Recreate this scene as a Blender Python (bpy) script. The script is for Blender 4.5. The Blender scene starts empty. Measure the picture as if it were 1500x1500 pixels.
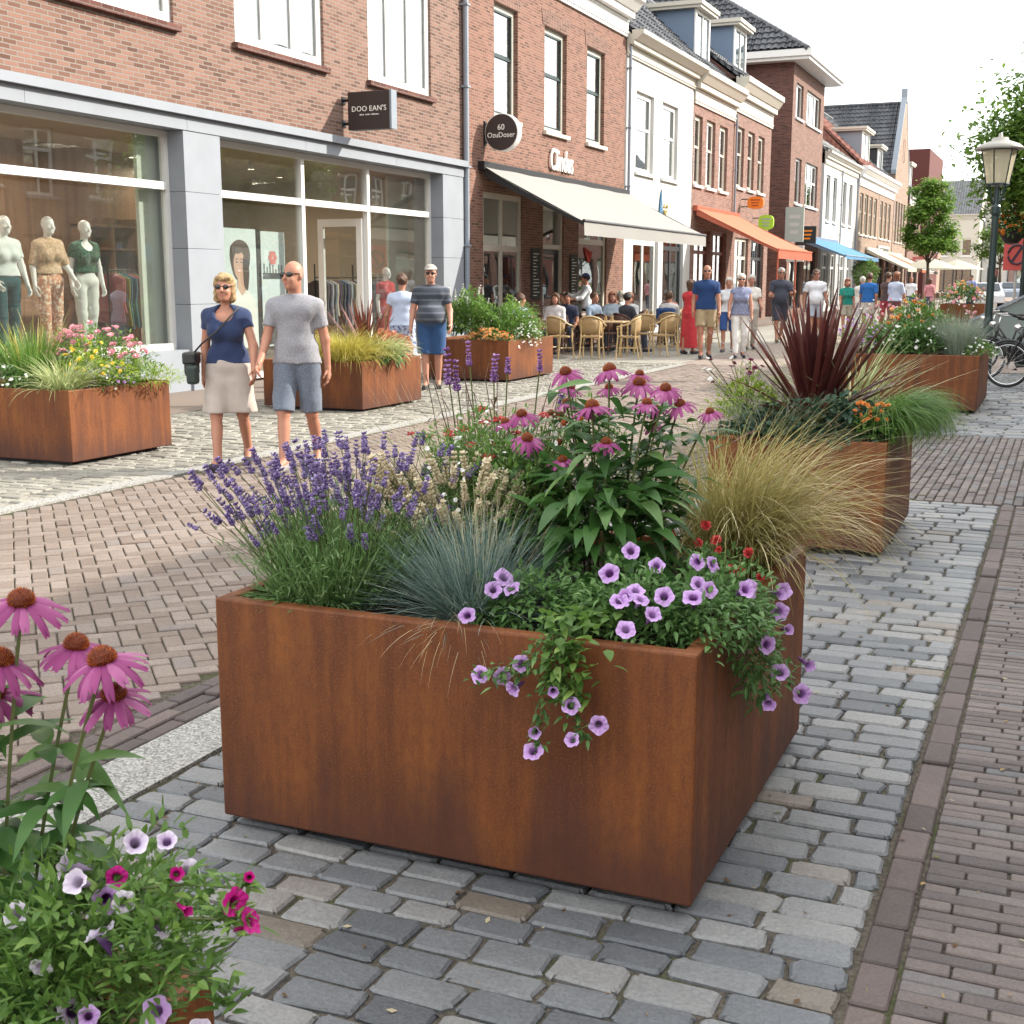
import bpy, math, random
import numpy as np
from mathutils import Vector, Matrix, Euler
R = math.radians
random.seed(7)
rng = np.random.default_rng(7)
SC = bpy.context.scene
COL = SC.collection

# ---------------------------------------------------------------- camera, sky, sun, exposure
cam_d = bpy.data.cameras.new("camera")
cam = bpy.data.objects.new("camera", cam_d); COL.objects.link(cam)
cam.location = (0, 0, 1.6)
cam.rotation_euler = (R(90 - 10.4), 0, R(23.55))
cam_d.sensor_width = 36.0
cam_d.lens = 36.0 * 1850 / 1500
cam_d.clip_start = 0.05; cam_d.clip_end = 2000
cam_d.dof.use_dof = True; cam_d.dof.focus_distance = 4.5; cam_d.dof.aperture_fstop = 32
SC.camera = cam

SUN = Vector((0.88, 0.58, 0.62)).normalized()
SUN_EL = math.asin(SUN.z); SUN_AZ = math.atan2(SUN.x, SUN.y)
W = bpy.data.worlds.new("World"); SC.world = W; W.use_nodes = True
wn = W.node_tree.nodes; wl = W.node_tree.links
for n in list(wn): wn.remove(n)
wo = wn.new("ShaderNodeOutputWorld"); wb = wn.new("ShaderNodeBackground"); ws = wn.new("ShaderNodeTexSky")
ws.sky_type = 'NISHITA'; ws.sun_disc = False
ws.sun_elevation = SUN_EL; ws.sun_rotation = SUN_AZ
ws.air_density = 1.0; ws.dust_density = 1.5; ws.ozone_density = 1.0
wb.inputs['Strength'].default_value = 0.15
# thin bright summer cloud drawn over most of the sky
wt = wn.new("ShaderNodeTexCoord"); wz = wn.new("ShaderNodeTexNoise"); wr = wn.new("ShaderNodeValToRGB"); wm = wn.new("ShaderNodeMix")
wz.inputs['Scale'].default_value = 2.2; wz.inputs['Detail'].default_value = 6.0
wr.color_ramp.elements[0].position = 0.25; wr.color_ramp.elements[0].color = (0.62, 0.62, 0.62, 1)
wr.color_ramp.elements[1].position = 0.6; wr.color_ramp.elements[1].color = (0.95, 0.95, 0.95, 1)
wm.data_type = 'RGBA'; wm.inputs[7].default_value = (6.7, 6.7, 6.6, 1)
wl.new(wt.outputs['Generated'], wz.inputs['Vector']); wl.new(wz.outputs[0], wr.inputs[0]); wl.new(wr.outputs[0], wm.inputs[0])
wl.new(ws.outputs[0], wm.inputs[6]); wl.new(wm.outputs[2], wb.inputs[0]); wl.new(wb.outputs[0], wo.inputs[0])
sd = bpy.data.lights.new("sun", 'SUN'); so = bpy.data.objects.new("sun", sd); COL.objects.link(so)
sd.energy = 3.1; sd.angle = R(0.6); sd.color = (1.0, 0.93, 0.82)
so.rotation_euler = SUN.to_track_quat('Z', 'Y').to_euler()
SC.view_settings.view_transform = 'Standard'; SC.view_settings.look = 'None'
SC.view_settings.exposure = 1.45; SC.view_settings.gamma = 1.0
SC.cycles.max_bounces = 8; SC.cycles.transparent_max_bounces = 16
SC.cycles.diffuse_bounces = 4; SC.cycles.glossy_bounces = 4; SC.cycles.transmission_bounces = 4
SC.cycles.sample_clamp_indirect = 6.0
SC.cycles.caustics_reflective = False; SC.cycles.caustics_refractive = False

# ---------------------------------------------------------------- mesh helpers
def thing(name, label, cat, loc=(0, 0, 0), rz=0.0, group=None):
    o = bpy.data.objects.new(name, None); COL.objects.link(o)
    o.empty_display_size = 0.2
    o.location = loc; o.rotation_euler = (0, 0, rz)
    o['label'] = label; o['category'] = cat
    if group: o['group'] = group
    return o
def tag(o, label, cat, group=None):
    o['label'] = label; o['category'] = cat
    if group: o['group'] = group
    return o
def struct(o): o['kind'] = 'structure'; return o
def stuff(o): o['kind'] = 'stuff'; return o

class MB:
    """collects geometry (world coordinates unless local) and links it as one mesh object"""
    def __init__(s, fr=None):
        s.V = []; s.F = []; s.n = 0; s.fr = fr
    def add(s, V, F, rnd=None, attrs=None):
        V = np.asarray(V, float).reshape(-1, 3)
        if s.fr is not None: V = s.fr(V)
        if isinstance(F, np.ndarray): F = [F]
        elif len(F) and isinstance(F[0], np.ndarray): pass
        else:
            d = {}
            for f in F: d.setdefault(len(f), []).append(f)
            F = [np.array(v, np.int64) for v in d.values()]
        for k, f in enumerate(F):
            if len(f) == 0: continue
            r = rnd[k] if isinstance(rnd, list) else rnd
            if r is None: r = random.random()
            r = np.broadcast_to(np.asarray(r, np.float32), (len(f),))
            s.F.append((f + s.n, r))
        s.V.append(V); s.n += len(V); return s
    def box(s, a, b, rnd=None):
        x0, y0, z0 = a; x1, y1, z1 = b
        V = [(x0,y0,z0),(x1,y0,z0),(x1,y1,z0),(x0,y1,z0),(x0,y0,z1),(x1,y0,z1),(x1,y1,z1),(x0,y1,z1)]
        return s.add(V, [(0,3,2,1),(4,5,6,7),(0,1,5,4),(1,2,6,5),(2,3,7,6),(3,0,4,7)], rnd)
    def poly(s, P, rnd=None):
        return s.add(P, [tuple(range(len(P)))], rnd)
    def prism(s, P, ext, rnd=None):
        """planar polygon P swept along vector ext"""
        P = np.asarray(P, float); n = len(P); Q = P + np.asarray(ext, float)
        F = [tuple(range(n))[::-1], tuple(range(n, 2 * n))] + [(i, (i + 1) % n, n + (i + 1) % n, n + i) for i in range(n)]
        return s.add(np.vstack([P, Q]), F, rnd)
    def tube(s, pts, r, n=8, rnd=None, cap=True, closed=False):
        P = np.asarray(pts, float); m = len(P); r = np.broadcast_to(np.asarray(r, float), (m,))
        T = np.gradient(P, axis=0) if not closed else (np.roll(P, -1, 0) - np.roll(P, 1, 0))
        T /= np.linalg.norm(T, axis=1)[:, None] + 1e-12
        ref = np.array([0, 0, 1.0]) if abs(T[:, 2]).mean() < 0.8 else np.array([1.0, 0, 0])
        A = np.cross(T, ref); A /= np.linalg.norm(A, axis=1)[:, None] + 1e-12
        B = np.cross(T, A)
        t = np.arange(n) * 2 * math.pi / n
        V = (P[:, None, :] + r[:, None, None] * (np.cos(t)[None, :, None] * A[:, None, :] + np.sin(t)[None, :, None] * B[:, None, :])).reshape(-1, 3)
        F = []
        for i in range(m if closed else m - 1):
            j = (i + 1) % m
            for k in range(n):
                F.append((i * n + k, i * n + (k + 1) % n, j * n + (k + 1) % n, j * n + k))
        if cap and not closed: F += [tuple(range(n))[::-1], tuple(range((m - 1) * n, m * n))]
        return s.add(V, F, rnd)
    def lathe(s, prof, c=(0, 0, 0), n=24, rnd=None, M=None):
        P = np.asarray(prof, float); m = len(P); t = np.arange(n) * 2 * math.pi / n
        V = np.stack([P[:, 0, None] * np.cos(t), P[:, 0, None] * np.sin(t), np.broadcast_to(P[:, 1, None], (m, n))], -1).reshape(-1, 3)
        if M is not None: V = V @ np.array(M).T
        V = V + np.asarray(c, float)
        F = [(i * n + k, i * n + (k + 1) % n, (i + 1) * n + (k + 1) % n, (i + 1) * n + k) for i in range(m - 1) for k in range(n)]
        F += [tuple(range(n))[::-1], tuple(range((m - 1) * n, m * n))]
        return s.add(V, F, rnd)
    def ball(s, c, r, n=10, m=7, rnd=None):
        r = np.broadcast_to(np.asarray(r, float), (3,))
        a = np.linspace(0.02, math.pi - 0.02, m)
        pr = [(math.sin(x), -math.cos(x)) for x in a]
        P = np.asarray(pr); t = np.arange(n) * 2 * math.pi / n
        V = np.stack([P[:, 0, None] * np.cos(t), P[:, 0, None] * np.sin(t), np.broadcast_to(P[:, 1, None], (m, n))], -1).reshape(-1, 3) * r + np.asarray(c, float)
        F = [(i * n + k, i * n + (k + 1) % n, (i + 1) * n + (k + 1) % n, (i + 1) * n + k) for i in range(m - 1) for k in range(n)]
        F += [tuple(range(n))[::-1], tuple(range((m - 1) * n, m * n))]
        return s.add(V, F, rnd)
    def mesh(s, name, mat=None, off=None, smooth=False):
        me = bpy.data.meshes.new(name)
        V = np.vstack(s.V) if s.V else np.zeros((0, 3))
        if off is not None: V = V - np.asarray(off, float)
        tot = np.concatenate([np.full(len(f), f.shape[1], np.int32) for f, r in s.F]) if s.F else np.zeros(0, np.int32)
        idx = np.concatenate([f.ravel() for f, r in s.F]).astype(np.int32) if s.F else np.zeros(0, np.int32)
        rn = np.concatenate([r for f, r in s.F]).astype(np.float32) if s.F else np.zeros(0, np.float32)
        me.vertices.add(len(V)); me.vertices.foreach_set('co', V.astype(np.float32).ravel())
        me.loops.add(len(idx)); me.loops.foreach_set('vertex_index', idx)
        me.polygons.add(len(tot))
        st = np.zeros(len(tot), np.int32); st[1:] = np.cumsum(tot)[:-1]
        me.polygons.foreach_set('loop_start', st)
        me.update(calc_edges=True)
        at = me.attributes.new('rnd', 'FLOAT', 'FACE'); at.data.foreach_set('value', rn)
        me.polygons.foreach_set('use_smooth', np.full(len(tot), bool(smooth)))
        if mat is not None: me.materials.append(mat)
        return me
    def build(s, name, mat=None, parent=None, local=False, smooth=False, bevel=0.0, label=None):
        off = None if (parent is None or local) else world_loc(parent)
        o = bpy.data.objects.new(name, s.mesh(name, mat, off, smooth)); COL.objects.link(o)
        if parent is not None: o.parent = parent
        if bevel:
            b = o.modifiers.new('bevel', 'BEVEL'); b.width = bevel; b.segments = 2; b.limit_method = 'ANGLE'; b.angle_limit = R(40)
        if label: o['label'] = label
        return o
def world_loc(o):
    v = Vector((0, 0, 0))
    while o is not None: v = v + o.location; o = o.parent
    return np.array(v)
def inst(name, mesh, parent, M):
    o = bpy.data.objects.new(name, mesh); COL.objects.link(o)
    if parent is not None: o.parent = parent
    o.matrix_local = M
    return o
def copy_tree(o, parent=None):
    c = o.copy(); COL.objects.link(c)
    if parent is not None: c.parent = parent; c.matrix_parent_inverse = o.matrix_parent_inverse
    for ch in list(o.children): copy_tree(ch, c)
    return c
def text_mesh(txt, size, depth, mat, name='lettering', shear=0.0, spacing=1.0, ax=None):
    cu = bpy.data.curves.new(name, 'FONT'); cu.body = txt; cu.size = size; cu.extrude = depth; cu.shear = shear
    cu.align_x = 'CENTER'; cu.align_y = 'CENTER'; cu.space_character = spacing; cu.resolution_u = 3
    cu.space_line = 0.85
    o = bpy.data.objects.new(name, cu); COL.objects.link(o)
    dg = bpy.context.evaluated_depsgraph_get(); dg.update()
    me = bpy.data.meshes.new_from_object(o.evaluated_get(dg))
    bpy.data.objects.remove(o); bpy.data.curves.remove(cu)
    me.name = name; me.materials.clear(); me.materials.append(mat)
    return me

def unit(v): return v / (np.linalg.norm(v, axis=-1, keepdims=True) + 1e-12)
# ---------------------------------------------------------------- materials
class NT:
    def __init__(s, name):
        s.m = bpy.data.materials.new(name); s.m.use_nodes = True
        s.t = s.m.node_tree; s.t.nodes.clear()
        s.out = s.t.nodes.new('ShaderNodeOutputMaterial')
    def n(s, typ, ins=None, **props):
        nd = s.t.nodes.new('ShaderNode' + typ)
        for k, v in props.items(): setattr(nd, k, v)
        for k, v in (ins or {}).items(): s.set(nd.inputs[k], v)
        return nd
    def set(s, sock, v):
        if isinstance(v, bpy.types.NodeSocket): s.t.links.new(v, sock)
        elif isinstance(v, tuple) and len(v) == 3 and sock.type == 'RGBA': sock.default_value = (*v, 1)
        else: sock.default_value = v
    def math(s, op, a, b=0.0, c=None, clamp=False):
        nd = s.n('Math', {0: a, 1: b}, operation=op, use_clamp=clamp)
        if c is not None: s.set(nd.inputs[2], c)
        return nd.outputs[0]
    def mix(s, f, a, b, blend='MIX'):
        nd = s.n('Mix', data_type='RGBA', blend_type=blend)
        s.set(nd.inputs[0], f); s.set(nd.inputs[6], a); s.set(nd.inputs[7], b)
        return nd.outputs[2]
    def ramp(s, f, stops, interp='LINEAR'):
        nd = s.n('ValToRGB', {0: f}); cr = nd.color_ramp; cr.interpolation = interp
        while len(cr.elements) < len(stops): cr.elements.new(0.5)
        for e, (p, c) in zip(cr.elements, stops):
            e.position = p; e.color = (*c, 1) if len(c) == 3 else c
        return nd.outputs[0]
    def noise(s, scale, detail=3, rough=0.55, vec=None, dim='3D', w=None):
        ins = {'Scale': scale, 'Detail': detail, 'Roughness': rough}
        if vec is not None: ins['Vector'] = vec
        return s.n('TexNoise', ins, noise_dimensions=dim).outputs[0]
    def pos(s): return s.n('NewGeometry').outputs['Position']
    def obj(s): return s.n('TexCoord').outputs['Object']
    def attr(s, name='rnd'): return s.n('Attribute', attribute_name=name).outputs['Fac']
    def objrnd(s): return s.n('ObjectInfo').outputs['Random']
    def mapv(s, vec, scale=(1, 1, 1), loc=(0, 0, 0)):
        return s.n('Mapping', {'Vector': vec, 'Scale': scale, 'Location': loc}).outputs[0]
    def bump(s, h, dist=0.01, strength=1.0):
        return s.n('Bump', {'Height': h, 'Distance': dist, 'Strength': strength}).outputs[0]
    def pbsdf(s, col, rough=0.6, spec=0.4, metal=0.0, normal=None, **kw):
        ins = {'Base Color': col, 'Roughness': rough, 'Specular IOR Level': spec, 'Metallic': metal}
        if normal is not None: ins['Normal'] = normal
        ins.update(kw)
        return s.n('BsdfPrincipled', ins).outputs[0]
    def done(s, sh): s.t.links.new(sh, s.out.inputs[0]); return s.m

def flat(name, col, rough=0.6, spec=0.4, metal=0.0, var=0.12, vscale=6.0):
    """paint / cloth / metal with slight mottling so no surface is perfectly even"""
    t = NT(name)
    nz = t.noise(vscale, 4, vec=t.obj())
    c = t.mix(nz, tuple(x * (1 - var) for x in col), tuple(min(1, x * (1 + var)) for x in col))
    rr = t.math('MULTIPLY_ADD', nz, 0.2, rough - 0.1)
    return t.done(t.pbsdf(c, rr, spec, metal))
def emit(name, col, s):
    t = NT(name); e = t.n('Emission', {'Color': col, 'Strength': s}); return t.done(e.outputs[0])

def planar(t):
    """world u (along whichever horizontal axis the wall runs) and z"""
    g = t.n('NewGeometry'); sp = t.n('SeparateXYZ', {0: g.outputs['Position']}); sn = t.n('SeparateXYZ', {0: g.outputs['True Normal']})
    ax = t.math('GREATER_THAN', t.math('ABSOLUTE', sn.outputs[0]), t.math('ABSOLUTE', sn.outputs[1]))
    u = t.math('ADD', t.math('MULTIPLY', sp.outputs[1], ax), t.math('MULTIPLY', sp.outputs[0], t.math('SUBTRACT', 1.0, ax)))
    return u, sp.outputs[2], g.outputs['Position']
def brick_mat(name, c1, c2, mortar, bw=0.22, rh=0.0625, weather=0.35, ms=0.009):
    t = NT(name); u, z, P = planar(t)
    wob = t.noise(3.0, 2, vec=P)
    zz = t.math('MULTIPLY_ADD', wob, 0.012, z)
    v = t.n('CombineXYZ', {0: u, 1: zz}).outputs[0]
    b = t.n('TexBrick', {'Vector': v, 'Color1': (0, 0, 0), 'Color2': (1, 1, 1), 'Mortar': (0.5, 0.5, 0.5), 'Scale': 1.0, 'Mortar Size': ms,
                         'Mortar Smooth': 0.15, 'Brick Width': bw, 'Row Height': rh, 'Bias': 0.0})
    per = t.math('MULTIPLY', t.n('SeparateColor', {0: b.outputs['Color']}).outputs[0], 1.0)
    dark = tuple(x * 0.55 for x in c1)
    cb = t.ramp(per, [(0.0, dark), (0.2, c1), (0.65, c2), (1.0, tuple(min(1, x * 1.22) for x in c2))])
    cb = t.mix(t.math('MULTIPLY', t.noise(45, 3, vec=P), 0.35), cb, tuple(x * 0.6 for x in c2), 'MIX')
    w = t.noise(0.45, 4, 0.6, vec=P)
    cb = t.mix(t.math('MULTIPLY', w, weather), cb, tuple(x * 0.75 for x in c1))
    col = t.mix(b.outputs['Fac'], cb, mortar)
    h = t.math('SUBTRACT', t.math('MULTIPLY', t.noise(60, 3, vec=P), 0.35), b.outputs['Fac'])
    return t.done(t.pbsdf(col, 0.85, 0.25, normal=t.bump(h, 0.006, 0.8)))
def tile_mat(name, c1, c2, rough=0.45, slope=0.77, tw=0.26, th=0.34):
    t = NT(name); u, z, P = planar(t)
    s = t.math('DIVIDE', z, slope)
    row = t.math('FRACT', t.math('DIVIDE', s, th)); colf = t.math('FRACT', t.math('DIVIDE', u, tw))
    cell = t.n('CombineXYZ', {0: t.math('FLOOR', t.math('DIVIDE', u, tw)), 1: t.math('FLOOR', t.math('DIVIDE', s, th))}).outputs[0]
    rn = t.n('TexWhiteNoise', {'Vector': cell}, noise_dimensions='2D').outputs[0]
    wave = t.math('SINE', t.math('MULTIPLY', colf, 6.2832))
    h = t.math('ADD', t.math('MULTIPLY', wave, 0.5), t.math('MULTIPLY', t.math('SUBTRACT', 1.0, row), 0.8))
    col = t.mix(rn, c1, c2)
    col = t.mix(t.math('MULTIPLY', t.noise(1.2, 4, vec=P), 0.5), col, tuple(x * 0.6 for x in c1))
    return t.done(t.pbsdf(col, rough, 0.5, normal=t.bump(h, 0.05, 1.0)))
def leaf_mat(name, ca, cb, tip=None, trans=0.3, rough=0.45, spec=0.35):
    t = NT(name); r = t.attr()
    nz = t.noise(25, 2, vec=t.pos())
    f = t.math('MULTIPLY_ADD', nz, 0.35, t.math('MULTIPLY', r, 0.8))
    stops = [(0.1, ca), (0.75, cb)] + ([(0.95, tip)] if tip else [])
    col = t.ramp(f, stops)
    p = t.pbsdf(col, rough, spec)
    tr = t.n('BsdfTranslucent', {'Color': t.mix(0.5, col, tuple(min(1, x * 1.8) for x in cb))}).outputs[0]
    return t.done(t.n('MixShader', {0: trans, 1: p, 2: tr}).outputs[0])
def glass_mat(name, tint=(0.93, 0.96, 0.94), ior=1.6, rough=0.0, dirt=0.04):
    t = NT(name)
    # Schlick reflectance from the absolute angle, the same from either side of the pane
    g_ = t.n('NewGeometry'); cs_ = t.math('ABSOLUTE', t.n('VectorMath', {0: g_.outputs['Incoming'], 1: g_.outputs['True Normal']}, operation='DOT_PRODUCT').outputs['Value'])
    f0 = ((ior - 1) / (ior + 1)) ** 2
    f = t.math('MULTIPLY_ADD', t.math('POWER', t.math('SUBTRACT', 1.0, cs_, clamp=True), 5.0), 1.0 - f0, f0)
    wav = t.bump(t.noise(0.9, 1, vec=t.pos()), 0.012, 0.25)
    g = t.n('BsdfGlossy', {'Color': (0.95, 0.97, 0.97), 'Roughness': rough, 'Normal': wav}).outputs[0]
    tr = t.n('BsdfTransparent', {'Color': tint}).outputs[0]
    d = t.n('BsdfDiffuse', {'Color': (0.55, 0.55, 0.5)}).outputs[0]
    a = t.n('MixShader', {0: t.math('MULTIPLY', t.noise(2.0, 4, vec=t.pos()), dirt), 1: tr, 2: d}).outputs[0]
    return t.done(t.n('MixShader', {0: f, 1: a, 2: g}).outputs[0])
def corten_mat(name, gain=1.0):
    t = NT(name); P = t.pos()
    big = t.noise(2.2, 4, 0.6, vec=P)
    streak = t.noise(1.0, 5, 0.65, vec=t.mapv(P, (16, 16, 1.1)))
    fine = t.noise(170, 3, 0.7, vec=P); grain = t.noise(55, 3, 0.65, vec=t.mapv(P, (1, 1, 0.55)))
    f = t.math('ADD', t.math('MULTIPLY', big, 0.40), t.math('MULTIPLY', streak, 0.60))
    g = gain
    col = t.ramp(f, [(0.30, (0.055*g, 0.016*g, 0.007*g)), (0.45, (0.115*g, 0.033*g, 0.009*g)), (0.58, (0.175*g, 0.054*g, 0.012*g)), (0.75, (0.27*g, 0.090*g, 0.018*g))])
    col = t.mix(t.ramp(grain, [(0.42, (0, 0, 0)), (0.66, (0.42, 0.42, 0.42))]), col, (0.085*g, 0.026*g, 0.012*g))
    col = t.mix(t.ramp(fine, [(0.5, (0, 0, 0)), (0.75, (0.38, 0.38, 0.38))]), col, (0.36*g, 0.135*g, 0.028*g))
    # dark run-off stains creeping up from the bottom edge, broken into tongues
    z = t.n('SeparateXYZ', {0: P}).outputs[2]
    st = t.math('SUBTRACT', t.math('MULTIPLY', t.noise(1.0, 4, 0.6, vec=t.mapv(P, (6, 6, 0.8))), 0.75), z)
    col = t.mix(t.ramp(st, [(0.10, (0, 0, 0)), (0.34, (0.75, 0.75, 0.75))]), col, (0.058*g, 0.021*g, 0.015*g))
    h = t.math('ADD', t.math('MULTIPLY', fine, 0.4), t.math('MULTIPLY', grain, 0.6))
    return t.done(t.pbsdf(col, t.math('MULTIPLY_ADD', grain, 0.25, 0.5), 0.35, normal=t.bump(h, 0.002, 0.6)))
def paver_mat(name, stops, spec=0.3, rough=0.75, fine=120, bump=0.002):
    """stone / clinker: colour per stone from the rnd attribute, grain and stains on top"""
    t = NT(name); r = t.attr(); P = t.pos()
    col = t.ramp(r, stops)
    n1 = t.noise(fine, 4, 0.7, vec=P); n2 = t.noise(14, 4, 0.6, vec=P); n3 = t.noise(1.1, 4, 0.6, vec=P)
    col = t.mix(t.ramp(n1, [(0.35, (0.55, 0.55, 0.55)), (0.65, (0, 0, 0))]), col, t.mix(1.0, col, (0.45, 0.45, 0.45), 'MULTIPLY'))
    col = t.mix(t.ramp(n2, [(0.45, (0, 0, 0)), (0.8, (0.5, 0.5, 0.5))]), col, t.mix(1.0, col, (1.35, 1.33, 1.28), 'MULTIPLY'))
    col = t.mix(t.ramp(n3, [(0.4, (0, 0, 0)), (0.75, (0.45, 0.45, 0.45))]), col, t.mix(1.0, col, (0.62, 0.60, 0.57), 'MULTIPLY'))
    h = t.math('ADD', t.math('MULTIPLY', n1, 0.5), n2)
    return t.done(t.pbsdf(col, rough, spec, normal=t.bump(h, bump * 2, 0.8)))

m_white = flat('white_paint', (0.66, 0.655, 0.63), 0.4, var=0.05)
m_cream = flat('cream_paint', (0.50, 0.47, 0.40), 0.45, var=0.06)
m_offw = flat('render_white', (0.50, 0.497, 0.48), 0.8, 0.2, var=0.06, vscale=1.5)
m_stone = flat('bluestone', (0.25, 0.27, 0.30), 0.7, 0.3, var=0.12, vscale=2.5)
m_zinc = flat('zinc', (0.21, 0.24, 0.28), 0.5, 0.5, var=0.1)
m_dkmetal = flat('dark_metal', (0.028, 0.03, 0.034), 0.45)
m_green = flat('dark_green_paint', (0.012, 0.030, 0.028), 0.35, 0.5)
m_black = flat('black_paint', (0.012, 0.012, 0.013), 0.4)
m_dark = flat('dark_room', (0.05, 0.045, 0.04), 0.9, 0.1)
m_bluedorm = flat('blue_grey_boards', (0.14, 0.19, 0.27), 0.6, var=0.1)
m_mirrorcol = flat('chrome', (0.6, 0.6, 0.6), 0.2, 0.5, 1.0, var=0.03)
m_brickA = brick_mat('brick_salmon', (0.155, 0.078, 0.056), (0.235, 0.130, 0.098), (0.22, 0.19, 0.165))
m_brickB = brick_mat('brick_red', (0.165, 0.068, 0.046), (0.245, 0.112, 0.078), (0.22, 0.175, 0.145), bw=0.2, rh=0.06)
m_brickD = brick_mat('brick_rose', (0.20, 0.095, 0.074), (0.27, 0.140, 0.108), (0.25, 0.21, 0.18))
m_brickF = brick_mat('brick_brown', (0.17, 0.083, 0.062), (0.24, 0.125, 0.093), (0.22, 0.18, 0.155))
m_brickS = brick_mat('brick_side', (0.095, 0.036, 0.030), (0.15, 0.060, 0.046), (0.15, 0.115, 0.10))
m_brickH = brick_mat('brick_buff', (0.24, 0.155, 0.11), (0.33, 0.225, 0.165), (0.30, 0.26, 0.22))
m_pink = flat('pink_render', (0.34, 0.235, 0.20), 0.85, 0.2, var=0.08, vscale=1.0)
m_roofdk = tile_mat('tiles_dark', (0.035, 0.038, 0.045), (0.085, 0.09, 0.10))
m_roofred = tile_mat('tiles_red', (0.17, 0.052, 0.032), (0.27, 0.092, 0.058), 0.6)
m_roofgrey = tile_mat('tiles_grey', (0.18, 0.185, 0.175), (0.28, 0.28, 0.27), 0.6)
m_glass = glass_mat('window_glass', ior=2.9, dirt=0.01)
m_shopglass = glass_mat('shop_glass', (0.90, 0.92, 0.905), ior=1.9)
m_redblock = flat('red_cladding', (0.10, 0.032, 0.028), 0.7, 0.2)
# ---------------------------------------------------------------- the ground
def pave(mb, C, w, h, rot, n=16, gap=0.012, corner=0.018, inset=0.008, drop=0.010, jit=0.004, dome=0.004, zj=0.004, clip=None):
    C = np.asarray(C, float); N = len(C)
    w = np.broadcast_to(np.asarray(w, float), (N,)); h = np.broadcast_to(np.asarray(h, float), (N,)); rot = np.broadcast_to(np.asarray(rot, float), (N,))
    hw = w / 2 - gap / 2; hh = h / 2 - gap / 2
    # rounded-rectangle outline: n/4 points per corner
    k = n // 4; a = np.concatenate([np.linspace(0, math.pi / 2, k) + q * math.pi / 2 for q in range(4)])
    sx = np.concatenate([np.full(k, v) for v in (1, -1, -1, 1)]); sy = np.concatenate([np.full(k, v) for v in (1, 1, -1, -1)])
    def ring(off, cr):
        X = sx[None] * (hw - off - cr)[:, None] + cr * np.cos(a)[None]
        Y = sy[None] * (hh - off - cr)[:, None] + cr * np.sin(a)[None]
        return X, Y
    J = rng.normal(0, jit, (N, n)); J2 = rng.normal(0, jit, (N, n))
    zt = rng.normal(0, zj, N); tx = rng.normal(0, zj * 2, N); ty = rng.normal(0, zj * 2, N)
    X1, Y1 = ring(0.0, corner); X1 = X1 + J; Y1 = Y1 + J2
    X2, Y2 = ring(inset, max(corner - inset * 0.5, 0.002)); X2 = X2 + J * 0.8; Y2 = Y2 + J2 * 0.8
    def place(X, Y, Z):
        Z = Z + zt[:, None] + tx[:, None] * X + ty[:, None] * Y
        c, s = np.cos(rot)[:, None], np.sin(rot)[:, None]
        return np.stack([C[:, 0, None] + c * X - s * Y, C[:, 1, None] + s * X + c * Y, Z], -1)
    r0 = place(X1, Y1, np.full((N, n), -0.035)); r1 = place(X1, Y1, np.full((N, n), -drop)); r2 = place(X2, Y2, np.zeros((N, n)))
    ce = place(np.zeros((N, 1)), np.zeros((N, 1)), np.full((N, 1), dome))
    V = np.concatenate([r0, r1, r2, ce], 1)          # N, 3n+1, 3
    i = np.arange(n); j = (i + 1) % n
    Q = np.vstack([np.stack([i, j, n + j, n + i], 1), np.stack([n + i, n + j, 2 * n + j, 2 * n + i], 1)])
    T = np.stack([2 * n + i, 2 * n + j, np.full(n, 3 * n)], 1)
    base = (np.arange(N) * (3 * n + 1))[:, None, None]
    rn = rng.random(N)
    mb.add(V.reshape(-1, 3), [(Q[None] + base).reshape(-1, 4), (T[None] + base).reshape(-1, 3)],
           [np.repeat(rn, len(Q)), np.repeat(rn, len(T))])
def courses(x0, x1, y0, y1, L, Wd, along='x', vary=0.12):
    """running bond with uneven stone lengths; returns centres, widths, heights"""
    out = []; a0, a1, b0, b1 = (x0, x1, y0, y1) if along == 'x' else (y0, y1, x0, x1)
    b = b0; k = 0
    while b < b1 - Wd * 0.4:
        wd = Wd * (1 + rng.uniform(-vary, vary) * 0.6)
        wd = min(wd, b1 - b); a = a0 + (0 if k % 2 == 0 else -L * rng.uniform(0.35, 0.6))
        while a < a1 - 0.02:
            l = L * (1 + rng.uniform(-vary, vary)); s = max(a, a0); e = min(a + l, a1)
            if a1 - e < L * 0.3: e = a1
            if e - s > L * 0.18: out.append(((s + e) / 2, b + wd / 2, e - s, wd))
            a = e if e == a1 else a + l
        b += wd; k += 1
    o = np.array(out)
    C = o[:, :2] if along == 'x' else o[:, [1, 0]]
    return (C, o[:, 2], o[:, 3]) if along == 'x' else (C, o[:, 3], o[:, 2])

sett_stops = [(0.0, (0.085, 0.093, 0.104)), (0.3, (0.14, 0.15, 0.162)), (0.6, (0.195, 0.203, 0.21)), (0.94, (0.25, 0.25, 0.245)), (0.98, (0.22, 0.185, 0.155)), (1.0, (0.16, 0.14, 0.115))]
m_sett = paver_mat('granite_setts', sett_stops, 0.5, 0.5, fine=90, bump=0.0035)
m_settw = paver_mat('warm_setts', [(0, (0.215, 0.205, 0.18)), (0.5, (0.275, 0.262, 0.228)), (1, (0.34, 0.325, 0.28))], 0.3, 0.8, fine=60)
m_herr = paver_mat('street_bricks', [(0, (0.178, 0.138, 0.115)), (0.5, (0.225, 0.181, 0.153)), (0.85, (0.265, 0.219, 0.190)), (1, (0.205, 0.176, 0.160))], 0.25, 0.8, fine=90)
m_bord = paver_mat('border_bricks', [(0, (0.085, 0.070, 0.068)), (0.6, (0.125, 0.098, 0.092)), (1, (0.16, 0.125, 0.115))], 0.3, 0.7)
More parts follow.
